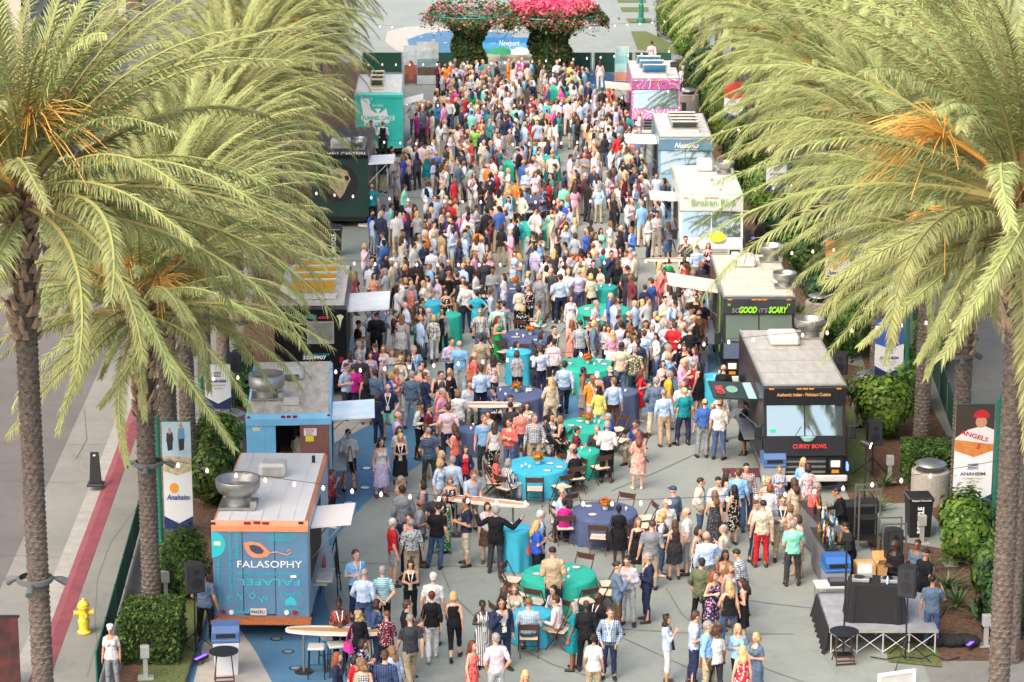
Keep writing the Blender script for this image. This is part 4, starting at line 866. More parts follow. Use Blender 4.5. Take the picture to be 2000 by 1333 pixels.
surf_table(1320, 505, 2.2, math.radians(0), 'wooden surfboard table at the nose of the white truck', 'the wooden table by the white truck')
for i, (x, y, lb) in enumerate(((618, 1262, 'white-topped bar stool nearest the blue-lidded bin'), (657, 1258, 'white-topped bar stool under the middle of the surfboard table'), (642, 1242, 'white-topped bar stool behind the other two by the falafel truck'), (705, 1250, 'white-topped bar stool in front of the patterned blouse'))):
    p = G(x, y, .75); o = empty('bar_stool', (p.x, p.y, 0), .2 * i, lb, 'stool', 'white-topped bar stools')
    MB().box(-.19, .19, -.19, .19, .70, .76, ch=.02).build('seat', WHITEP, o)
    for sx in (-1, 1):
        for sy in (-1, 1): MB().tube([(sx * .19, sy * .19, 0), (sx * .165, sy * .165, .70)], .016, 6).build('leg', BLACKP, o)
    for z_, a in ((.22, 0), (.30, 1)):
        for s_ in (-1, 1): MB().tube([(-.18, s_ * .18, z_), (.18, s_ * .18, z_)] if not a else [(s_ * .18, -.18, z_), (s_ * .18, .18, z_)], .011, 5).build('footrest', BLACKP, o)
# folding side tables
for x, y, lb in ((437, 1272, 'round black-topped folding table in front of the blue-lidded bin'), (1649, 1233, 'round black-topped folding table in front of the stage')):
    p = G(x, y, .78); o = empty('folding_table', (p.x, p.y, 0), .15, lb, 'table')
    MB().lathe([(.32, .76), (.335, .775), (.335, .785), (.0, .787)], 24).build('tabletop', BLACKP, o)
    red = mat('red_brown_wood', '#4a2422', .5, var=.2, scale=8)
    for sx in (-1, 1):
        for a, b in ((-1, 1), (1, -1)): MB().tube([(sx * .2 * a if False else sx * .22, a * .2, .0), (sx * .16, b * .12, .76)], .014, 5).build('leg', red, o)
    for z_ in (.02, .1, .2): MB().box(-.22, .22, -.2, -.17, z_, z_ + .03).build('rung', red, o)
# ------------------------------------------------------------------ stage, sound, bar
sx0, sx1, sy0, sy1 = 7.38, 9.88, 58.4, 60.95
st = empty('stage', ((sx0 + sx1) / 2, sy0, 0), 0, 'low grey stage platform on white truss legs with turntables on it', 'stage')
hw_, dp = (sx1 - sx0) / 2, sy1 - sy0; DECK = mat('stage_deck', '#8f9296', .7, var=.15, scale=3, bump=.2)
for i in range(2): MB().box(-hw_, hw_, dp / 2 * i + .004, dp / 2 * (i + 1) - .004, STAGE_Z - .07, STAGE_Z).build('deck_panel', DECK, st)
MB().box(-hw_ - .02, hw_ + .02, -.022, 0.002, STAGE_Z - .08, STAGE_Z + .004).build('deck_edge', ALU, st); WL = mat('white_truss_paint', '#c8c9c6', .4, metal=.3)
for row in (.05, dp / 2, dp - .05):
    for i in range(5):
        x = -hw_ + .04 + i * (2 * hw_ - .08) / 4; MB().tube([(x, row, 0), (x, row, STAGE_Z - .08)], .018, 6).build('leg', WL, st)
        if i < 4:
            x2 = x + (2 * hw_ - .08) / 4
            for a, b in ((0, 1), (1, 0)): MB().tube([(x, row, .04 + a * (STAGE_Z - .16)), (x2, row, .04 + b * (STAGE_Z - .16))], .010, 5).build('brace', WL, st)
DRAPE = mat('black_drape', '#1b1b1e', .9, bump=.5, bscale=8)
dv = []
for i in range(25):
    y = dp * i / 24; dv += [(-hw_ - .03, y, STAGE_Z - .02), (-hw_ - .07 - .04 * math.sin(i * 1.9), y - .02, .3), (-hw_ - .12 - .07 * math.sin(i * 1.9), y - .05, .01)]
MB().add(dv, [(i * 3 + k, i * 3 + 3 + k, i * 3 + 4 + k, i * 3 + 1 + k) for i in range(24) for k in range(2)]).build('drape', DRAPE, st, True)
LANDMARKS.append(('the stage', 8.6, 59))
p = G(1716, 1150, STAGE_Z + .92); o = empty('turntable_desk', (8.52, 59.2, STAGE_Z), -.12, 'black-draped desk with turntables on the stage', 'table')
n = 40; V = []
for z_, gr in ((.92, 0), (.9, .02), (.5, .06), (.02, .1)):
    for k in range(n):
        a = 2 * PI * k / n; ca, sa = math.cos(a), math.sin(a); e = .25
        x = math.copysign(abs(ca) ** e, ca) * (.62 + gr + gr * .35 * math.sin(a * 11)); y = math.copysign(abs(sa) ** e, sa) * (.36 + gr + gr * .35 * math.sin(a * 9)); V.append((x, y, z_))
MB().add(V, [tuple(range(n))] + [(i * n + k, i * n + n + k, i * n + n + (k + 1) % n, i * n + (k + 1) % n) for i in range(3) for k in range(n)]).build('drape', DRAPE, o)
MB().box(-.6, .6, -.34, .34, .9, .919).build('tabletop', BLACKP, o)
for x, lb in ((-.36, 'silver turntable deck beside the laptop'), (.3, 'silver turntable deck beside the water bottle')):
    t = empty('turntable', (8.52 + x, 59.2 - .05 - .12 * x, STAGE_Z + .926), -.12, lb, 'turntable', 'turntables on the desk'); MB().box(-.2, .2, -.16, .16, 0, .08, ch=.01).build('case', ALU, t)
    MB().lathe([(.13, .081), (.13, .09), (0, .092)], 20, (-.03, 0, 0)).build('platter', BLACKP, t); MB().tube([(.15, .1, .1), (.14, -.05, .1), (.08, -.1, .1)], .008, 5).build('tonearm', STEEL, t)
t = empty('laptop', (8.3, 59.5, STAGE_Z + .926), -.1, 'open silver laptop on the turntable desk', 'laptop'); MB().box(-.17, .17, -.12, .12, 0, .018).build('base', ALU, t); MB().box(-.17, .17, -.006, .006, 0, .23, M=Matrix.Translation((0, .12, .018)) @ Matrix.Rotation(-.3, 4, 'X')).build('screen', ALU, t)
tag(MB().lathe([(.03, 0), (.033, .02), (.033, .14), (.012, .18), (.012, .2)], 10).build('water_bottle', mat('water_bottle_plastic', '#a9c4d6', .15, spec=.7), None, True, (8.75, 58.92, STAGE_Z + .925)), 'small water bottle on the turntable desk', 'bottle')
SPK = mat('speaker_black', '#212226', .6, bump=.25, bscale=60); GRILL = mat('speaker_grille', '#2c2d31', .75, bump=.8, bscale=120)
def speaker(px, py_top, py_bot, base, label, rz=0, w_=.42, stand=True, slabel=None):
    bx, by = base; zt = YX(px, py_top, by).z; zb = YX(px, py_bot, by).z; x = YX(px, (py_top + py_bot) / 2, by).x; hh = max(.45, zt - zb)
    if stand:
        s_ = empty('speaker_stand', (x, by, 0), rz, slabel or 'black tripod stand under the %s' % label, 'stand', 'tripod speaker stands')
        MB().tube([(0, 0, .1), (0, 0, zb)], .02, 8).build('pole', BLACKP, s_); MB().lathe([(.04, .5), (.04, .62)], 10).build('collar', BLACKP, s_)
        for k in range(3):
            a = 2 * PI * k / 3 + .4; MB().tube([(0, 0, .58), (.6 * math.cos(a), .6 * math.sin(a), .02)], .014, 6).build('leg', BLACKP, s_); MB().tube([(0, 0, .12), (.3 * math.cos(a), .3 * math.sin(a), .3)], .010, 5).build('brace', BLACKP, s_)
    o = empty('loudspeaker', (x, by, zb), rz, label, 'speaker', 'black loudspeakers on stands')
    pr = [(-w_ / 2, -.17), (w_ / 2, -.17), (w_ / 2 * .95, .05), (w_ / 2 * .55, .17), (-w_ / 2 * .55, .17), (-w_ / 2 * .95, .05)]
    MB().prism(pr, 0, hh).build('cabinet', SPK, o); MB().box(-w_ / 2 + .03, w_ / 2 - .03, -.185, -.171, .03, hh - .03).build('grille', GRILL, o)
    disc(MB(), 0, -.186, hh * .36, w_ * .3, .012, 18).build('woofer', BLACKP, o); disc(MB(), 0, -.186, hh * .76, w_ * .16, .012, 14).build('horn', BLACKP, o)
speaker(1774, 1106, 1163, (9.25, 57.85), 'loudspeaker on a tripod in front of the stage corner', -.4)
speaker(1743, 1033, 1087, (9.6, 62.5), 'loudspeaker standing behind the cardboard boxes', .3)
speaker(378, 1101, 1155, (-7.35, 58.3), 'loudspeaker at the rear corner of the falafel truck', .5)
speaker(1706, 822, 868, (10.3, 72.0), 'loudspeaker beside the nose of the curry truck', .2)
speaker(1643, 688, 729, (10.1, 79.5), 'loudspeaker beside the curry truck roof', -.3)
speaker(1484, 424, 466, (9.5, 99.5), 'loudspeaker beside the white truck', 0)
speaker(455, 690, 725, (-8.0, 75.5), 'loudspeaker behind the navy-tipped road-side banner', .3)
speaker(1317, 122, 158, (8.25, 128.5), 'loudspeaker beside the pink truck and officer', 0)
o = empty('lighting_pole', (7.7, 58.35, 0), 0, 'tall thin black pole with a small lamp beside the stage', 'pole')
MB().tube([(0, 0, .02), (0, 0, 2.9)], .022, 8).build('pole', BLACKP, o); MB().box(-.22, .22, -.16, .16, .0, .03).build('base_plate', BLACKP, o); MB().box(-.1, .1, -.08, .08, 2.82, 2.98).build('lamp_head', BLACKP, o)
o = empty('lighting_pole', (*G(1688, 985)[:2], 0), 0, 'black stand with a lit spotlight in front of the curry truck bumper', 'pole'); MB().tube([(0, 0, 0), (0, 0, 1.7)], .022, 8).build('pole', BLACKP, o)
for k in range(3): MB().tube([(0, 0, .5), (.4 * math.cos(k * 2.1), .4 * math.sin(k * 2.1), .02)], .014, 6).build('leg', BLACKP, o)
MB().tube([(-.14, .0, 1.78), (.1, -.1, 1.70)], [.08, .1], 12).build('spot_housing', BLACKP, o); MB().tube([(.101, -.1, 1.70), (.112, -.104, 1.697)], .085, 12).build('lens', mat('lit_lens', '#ffe8c4', .3, emit=5), o)
# bars, bottles, racks, boxes
BARG = mat('bar_panel_grey', '#6f7276', .5, var=.1, scale=2); BARD = mat('bar_top_dark', '#2b2d30', .3)
def bar(x, y, rz, L_, label):
    o = empty('portable_bar', (x, y, 0), rz, label, 'bar', 'portable drinks bars')
    MB().prism([(-L_ / 2, .1), (L_ / 2, .1), (L_ / 2, .85), (L_ / 2 - .3, 1.06), (-L_ / 2, 1.06)], -.3, -.26, Matrix(((0, 0, 1, 0), (1, 0, 0, 0), (0, 1, 0, 0), (0, 0, 0, 1)))).build('front_panel', BARG, o)
    MB().box(-.255, .3, -L_ / 2, -L_ / 2 + .04, .1, 1.06).build('side_panel', BARG, o); MB().box(-.255, .3, L_ / 2 - .04, L_ / 2, .1, 1.06).build('side_panel', BARG, o)
    MB().box(-.34, .02, -L_ / 2 - .02, L_ / 2 + .02, 1.061, 1.10).build('bar_top', BARD, o); MB().box(-.25, .34, -L_ / 2 + .05, L_ / 2 - .05, .78, .82).build('work_shelf', STEEL, o)
    for a in (-1, 1):
        for b in (-1, 1): MB().lathe([(.05, -.02), (.05, .02)], 10, (.2 * a, (L_ / 2 - .1) * b, .05)).build('castor', BLACKP, o)
bar(7.98, 65.6, .18, 2.0, 'grey portable bar with bottles in front of the pink polo shirt'); bar(7.98, 63.55, .1, 1.7, 'grey portable bar with bottles behind the blue-lidded bin')
LANDMARKS.append(('the drinks bar', 7.9, 64.5))
BOT = [mat('bottle_green', '#2c4a30', .15, spec=.8), mat('bottle_clear', '#b9c6c4', .1, spec=.8), mat('bottle_dark', '#241a16', .15), mat('bottle_blue', '#5a86b0', .2), mat('bottle_amber', '#a8742c', .2)]
bmesh_ = [MB().lathe([(.036, 0), (.038, .02), (.038, .17), (.014, .22), (.014, .29)], 10).mesh('bottle', m) for m in BOT]
rb = random.Random(3); BN = ['green', 'clear', 'dark', 'blue', 'amber']
for i in range(44):
    far = i % 2; k = rb.randrange(5); x, y = (8.05, 65.6) if far else (8.03, 63.55)
    up_ = rb.random() < .55; ox = rb.uniform(-.3, -.02) if up_ else rb.uniform(.05, .28); oy = rb.uniform(-.85, .85)
    tag(inst('bottle', bmesh_[k], None, (x + ox, y + oy, 1.102 if up_ else .822), (0, 0, 0), (1, 1, rb.uniform(.8, 1.15))), '%s bottle standing on the %s drinks bar' % (BN[k], 'farther' if far else 'nearer'), 'bottle', '%s bottles on the bars' % BN[k])
def rack(x, y, rz, w_, d_, hh, shelves, label):
    o = empty('bar_rack', (x, y, 0), rz, label, 'rack', 'steel racks behind the bars')
    for a in (-1, 1):
        for b in (-1, 1): MB().box(a * w_ / 2 - .018, a * w_ / 2 + .018, b * d_ / 2 - .018, b * d_ / 2 + .018, 0, hh).build('post', STEEL, o)
    for z_ in shelves: MB().box(-w_ / 2, w_ / 2, -d_ / 2, d_ / 2, z_, z_ + .025).build('shelf', STEEL if z_ > hh - .1 else BLACKP, o)
    for b in (-1, 1): MB().box(-w_ / 2 + .02, w_ / 2 - .02, b * d_ / 2 - .016, b * d_ / 2 + .016, hh - .04, hh).build('rail', STEEL, o)
rack(9.2, 65.9, .1, .55, .45, 1.7, (.3, .85, 1.3), 'tall open steel rack behind the farther bartender'); rack(9.65, 64.5, .1, .6, .5, 1.25, (.3, .8), 'lower open steel rack beside the cardboard boxes')
o = empty('back_counter', (9.0, 66.9, 0), .1, 'black bar back counter with ice trays behind the farther bartender', 'counter'); MB().box(-.45, .55, -.3, .3, 0, .88).build('cabinet', BLACKP, o); MB().box(-.47, .57, -.32, .32, .881, .92).build('countertop', BARD, o)
CARD = mat('cardboard', '#b98f5a', .8, var=.1, scale=4)
for i, (x, y, z_, s_) in enumerate(((8.65, 62.2, 0, .46), (9.15, 62.3, 0, .46), (8.66, 62.2, .47, .46), (9.14, 62.32, .47, .44), (8.7, 62.75, .0, .45))):
    o = empty('cardboard_box', (x, y, z_), .05 * i, ['bottom cardboard box nearer the bar', 'bottom cardboard box nearer the speaker', 'upper cardboard box nearer the bar', 'upper cardboard box with raised flaps', 'cardboard box behind the stacked pair'][i], 'box', 'cardboard boxes by the bar')
    MB().box(-s_ / 2, s_ / 2, -s_ / 2, s_ / 2, 0.002, s_).build('carton', CARD, o); MB().box(-s_ / 2, s_ / 2, -.03, .03, s_ + .001, s_ + .004).build('tape', mat('tape_tan', '#cfae7c', .4), o)
    if i == 3:
        for q in (-1, 1): MB().box(-s_ / 2, s_ / 2, 0, .2, 0, .006, M=Matrix.Translation((0, q * s_ / 2, s_)) @ Matrix.Rotation(1.1 if q > 0 else 2.2, 4, 'X')).build('flap', CARD, o)
def lid_bin(px, py, label, body_m, lid_m, z0=0, hood=True):
    p = G(px, py, z0); o = empty('litter_bin', (p.x, p.y, z0), .1, label, 'bin', 'bins with coloured lids')
    MB().add([(-.25, -.25, 0.003), (.25, -.25, 0.003), (.25, .25, 0.003), (-.25, .25, 0.003), (-.3, -.3, .8), (.3, -.3, .8), (.3, .3, .8), (-.3, .3, .8)], [(3, 2, 1, 0), (4, 5, 6, 7), (0, 1, 5, 4), (1, 2, 6, 5), (2, 3, 7, 6), (3, 0, 4, 7)]).build('body', body_m, o)
    MB().box(-.33, .33, -.33, .33, .80, .90, ch=.03).build('rim', lid_m, o)
    M = Matrix(((0, 0, 1, 0), (1, 0, 0, 0), (0, 1, 0, 0), (0, 0, 0, 1)))
    MB().prism([(-.31, .901), (.31, .901), (.31, 1.12), (.2, 1.18), (-.2, 1.18), (-.31, 1.05)], -.31, .31, M).build('lid', lid_m, o); MB().box(-.22, .22, -.318, -.311, .93, 1.03).build('flap', BLACKP, o)
BLUEL = mat('blue_lid_plastic', '#44608c', .5, var=.06, scale=3); GREYB = mat('grey_bin_plastic', '#8f959b', .5)
lid_bin(443, 1312, 'white bin with blue lid behind the falafel truck bumper', mat('white_bin_plastic', '#c9ccce', .5), BLUEL); lid_bin(1630, 1172, 'grey bin with bright blue open lid below the bars', GREYB, mat('bright_blue_lid', '#2f5f9f', .45)); lid_bin(1508, 962, 'blue-lidded bin under the curry truck headlight', GREYB, BLUEL)
def recycle_bin(px, py, label, rz=0):
    p = G(px, py); o = empty('recycling_bin', (p.x, p.y, 0), rz, label, 'bin', 'black recycling bins')
    MB().add([(-.27, -.27, 0.003), (.27, -.27, 0.003), (.27, .27, 0.003), (-.27, .27, 0.003), (-.31, -.31, 1.0), (.31, -.31, 1.0), (.31, .31, 1.0), (-.31, .31, 1.0)], [(3, 2, 1, 0), (4, 5, 6, 7), (0, 1, 5, 4), (1, 2, 6, 5), (2, 3, 7, 6), (3, 0, 4, 7)]).build('body', BLACKP, o)
    MB().box(-.34, .34, -.34, .34, 1.001, 1.13, ch=.03).build('lid', BLACKP, o)
    lettering('RECYCLE', .22, WHITEPR, o, (.0, -.318, .52), (PI / 2, -PI / 2, 0), .72, bold=.008); lettering('Please Recycle', .07, WHITEPR, o, (0, -.347, 1.065), (PI / 2, 0, 0), .5)
recycle_bin(1792, 1046, 'black recycling bin with white lettering beside the round stone bin', .08); recycle_bin(652, 498, 'black recycling bin with white lettering near the yellow-hatched truck', .1)
STONE = mat('stone_aggregate', '#a49d90', .85, var=.15, scale=30, bump=.4, bscale=60)
for x, y, r_, lb in ((1815, 982, .52, 'round stone ash bin with metal dome behind the recycling bin'), (1696, 800, .5, 'round stone bin with dome lid below the navy-tipped banner by the curry truck'), (1600, 640, .5, 'round stone bin with dome lid half hidden by shrubs'), (458, 880, .45, 'round stone bin beside the light blue truck'), (1345, 220, .5, 'round stone bin beside the officer at the far end')):
    p = G(x, y); o = empty('stone_bin', (p.x, p.y, 0), 0, lb, 'bin', 'round stone bins'); hh = .95
    MB().lathe([(r_, 0.003), (r_, hh - .03), (r_ - .03, hh), (r_ - .12, hh), (r_ - .13, hh - .15), (0, hh - .15)], 26, cap=False).build('drum', STONE, o, False)
    MB().lathe([(r_ * .82, hh + .16), (r_ * .8, hh + .19), (r_ * .4, hh + .27), (0, hh + .3)], 22, cap=False).build('dome', STEEL, o, True)
    for k in range(3): MB().tube([(.28 * math.cos(k * 2.1), .28 * math.sin(k * 2.1), hh - .15), (.28 * math.cos(k * 2.1), .28 * math.sin(k * 2.1), hh + .2)], .014, 5).build('support', STEEL, o)
o = empty('utility_cart', (7.72, 61.0, 0), .05, 'white folding cart with a mixing console beside the stage', 'cart'); MB().box(-.42, .42, -.28, .28, .78, .81).build('tabletop', WHITEP, o)
for a in (-1, 1):
    for b in (-1, 1): MB().tube([(.36 * a, .22 * b, .06), (.38 * a, .24 * b, .78)], .015, 6).build('leg', STEEL, o); MB().lathe([(.05, 0.003), (.05, .06)], 10, (.36 * a, .22 * b, 0)).build('castor', BLACKP, o)
o = empty('mixing_console', (7.86, 61.0, .812), .05, 'black mixing console on the white cart', 'console'); MB().box(-.22, .22, -.2, .2, 0, .1, ch=.01).build('case', BLACKP, o)
for k in range(8): MB().box(-.19 + k * .05, -.17 + k * .05, -.15, .15, .101, .11).build('fader', ALU, o)
tag(MB().box(-.17, .17, -.12, .12, 0, .006).build('papers', WHITEPR, None, False, (7.48, 60.98, .812)), 'white printed papers lying on the cart', 'paper')
r = np.random.default_rng(4); p_ = G(1862, 1262); bm_p, bm_n = ell_pts((0, 0, .12), .55, .3, .16, 10, 1)
lump = MB()
for i in range(6): lump.lathe([(.02, .0), (.2, .02), (.24, .12), (.16, .22), (.02, .25)], 12, (-.4 + i * .16, .06 * math.sin(i * 2), .0), sx=1, sy=.9)
o = tag(lump.build('gear_bag', DRAPE, None, True, (p_.x, p_.y, .035)), 'lumpy black gear bag lying on the grass beside the stage', 'bag'); o['kind'] = 'thing'
# ------------------------------------------------------------------ hydrant, bollard, fences, utility boxes, uplights
HY = mat('hydrant_yellow', '#d8bc34', .45, var=.12, scale=5); p = G(165, 1236, .14); o = empty('fire_hydrant', (p.x, p.y, .14), .2, 'yellow fire hydrant on the pavement beside the red kerb', 'hydrant')
MB().lathe([(.17, 0), (.17, .04), (.12, .06), (.11, .1), (.14, .3), (.14, .33), (.115, .35), (.115, .62), (.14, .64), (.14, .67)], 18).build('barrel', HY, o, True); MB().lathe([(.135, .67), (.13, .72), (.08, .79), (.03, .81), (.03, .86), (.0, .86)], 18).build('bonnet', HY, o, True)
for d in ((1, 0), (-1, 0), (0, -1)): MB().tube([(d[0] * .08, d[1] * .08, .5), (d[0] * .2, d[1] * .2, .5), (d[0] * .205, d[1] * .205, .5), (d[0] * .23, d[1] * .23, .5)], [.06, .06, .075, .075], 12).build('outlet', HY, o)
p = G(187, 948, .14); o = empty('traffic_bollard', (p.x, p.y, .14), 0, 'black tapered plastic bollard standing on the pavement', 'bollard'); MB().box(-.23, .23, -.2, .2, 0, .07, ch=.02).build('base', BLACKP, o)
MB().add([(-.16, -.08, .07), (.16, -.08, .07), (.16, .08, .07), (-.16, .08, .07), (-.11, -.05, .95), (.11, -.05, .95), (.11, .05, .95), (-.11, .05, .95)], [(4, 5, 6, 7), (0, 1, 5, 4), (1, 2, 6, 5), (2, 3, 7, 6), (3, 0, 4, 7)]).build('column', BLACKP, o); MB().box(-.03, .03, -.06, -.052, .86, .9).build('sticker', WHITEPR, o)
GMESH = mat('green_fence_screen', '#1f4f40', .8, var=.15, scale=3, bump=.3, bscale=60); GPOST = mat('green_post_paint', '#1f6a54', .4)
def fence(pts, h, label, z0=.0, step=2.3):
    a, b = Vector(pts[0]), Vector(pts[1]); d = b - a; L_ = d.length; n = max(1, round(L_ / step)); rz = math.atan2(d.y, d.x)
    o = empty('fence', (a.x, a.y, z0), rz, label, 'fence', 'green screened fences'); q = L_ / n
    for i in range(n + 1): MB().tube([(i * q, 0, 0), (i * q, 0, h + .03)], .022, 6).build('post', ALU if z0 == 0 and h > 1 else GPOST, o)
    for i in range(n): MB().box(i * q + .04, (i + 1) * q - .04, -.012, .012, .06, h).build('screen', GMESH, o)
fence([G(287, 985, .14)[:2], G(190, 1345, .14)[:2]], .85, 'low green screen fence between the pavement and the road-side planter', .14)
fence([(13.9, 90), (12.5, 66)], 1.15, 'green screen fence along the walkway behind the stage-side palms')
for i, (a, b) in enumerate(((708, 786), (800, 890), (1105, 1155), (1160, 1236), (1240, 1312))):
    A_, B_ = G(a, 143), G(b, 143); fence([A_[:2], B_[:2]], 1.12, 'green covered crowd barrier at the far end, %s along the line from the road side' % WORDS[i], 0)
UB = mat('utility_grey', '#9a9c98', .6, var=.06, scale=4)
for i, (x, y, z_, lb) in enumerate(((285, 1325, .14, 'beside the officer\'s hedge'), (1737, 942, 0, 'behind the spotlight stand'), (1925, 1262, 0, 'beside the near stage-side trunk'), (1857, 1105, 0, 'in the strap plants behind the stage'), (1800, 1062, 0, 'at the foot of the recycling bin'), (1673, 836, 0, 'beside the curry truck flank'), (325, 1175, .14, 'in the strap plants by the falafel speaker'))):
    p = G(x, y, z_); o = empty('utility_pedestal', (p.x, p.y, z_), .1, 'small grey electrical pedestal ' + lb, 'pedestal', 'grey electrical pedestals'); MB().box(-.05, .05, -.04, .04, 0, .5).build('post', UB, o); MB().box(-.1, .1, -.08, .08, .5, .78, ch=.01).build('box', UB, o); MB().box(-.18, .18, -.15, .15, 0, .03).build('base', UB, o)
PURP = mat('purple_led', '#5a3cff', .3, emit=2.2)
for x, y, lb in ((393, 1290, 'lit purple uplight bar beside the road-side lawn'), (1897, 1262, 'lit purple uplight bar beside the black gear bag'), (1473, 468, 'lit purple uplight by the white truck'), (1346, 205, 'lit purple uplight by the pink truck')):
    p = G(x, y, .1); o = empty('uplight', (p.x, p.y, .1), 1.0, lb, 'light', 'purple uplights'); MB().box(-.22, .22, -.05, .05, 0, .08).build('housing', BLACKP, o)
    for k in range(6): MB().box(-.2 + k * .067, -.15 + k * .067, -.035, .035, .081, .095).build('led', PURP, o)
p = G(1752, 1312, 1.15); o = empty('sign_board', (p.x, p.y, 0), .35, 'white sign frame cut off at the bottom of the picture', 'sign'); MB().box(-.45, -.39, -.03, .03, 0, 1.15).build('frame_post', WHITEPR, o); MB().box(.39, .45, -.03, .03, 0, 1.15).build('frame_post', WHITEPR, o); MB().box(-.39, .39, -.03, .03, 1.09, 1.15).build('frame_rail', WHITEPR, o); MB().box(-.388, .388, -.01, .01, .2, 1.088).build('panel', WHITEP, o)
def easel(px, py, h, m, label, rz):
    p = G(px, py); o = empty('easel', (p.x, p.y, 0), rz, label, 'easel', 'display easels')
    for q in ((-.28, 0), (.28, 0), (0, .5)): MB().tube([(q[0], q[1], 0), (q[0] * .12, .06, h)], .016, 6).build('leg', m, o)
    MB().tube([(-.2, -.02, h * .35), (.2, -.02, h * .35)], .014, 6).build('ledge', m, o); _ = MB().box(-.24, .24, -.02, .0, h * .36, h * .36 + .6, M=Matrix.Rotation(-.08, 4, 'X')).build('board', BLACKP, o) if m is BLACKP else None
easel(663, 1162, 1.5, BLACKP, 'black display easel in front of the falafel truck window', 1.5); easel(688, 975, 1.5, mat('easel_wood', '#7c5a40', .6, var=.2, scale=8), 'wooden display easel on the blue paving behind the white flap', .9)
tag(MB().box(-.55, .55, -.4, .4, 0, .012).build('door_mat', mat('maroon_mat', '#5e2a34', .95, var=.15, scale=20, bump=.5), None, False, (G(1450, 925)[0], G(1450, 925)[1], .022)), 'maroon mat on the ground beside the curry truck', 'mat')
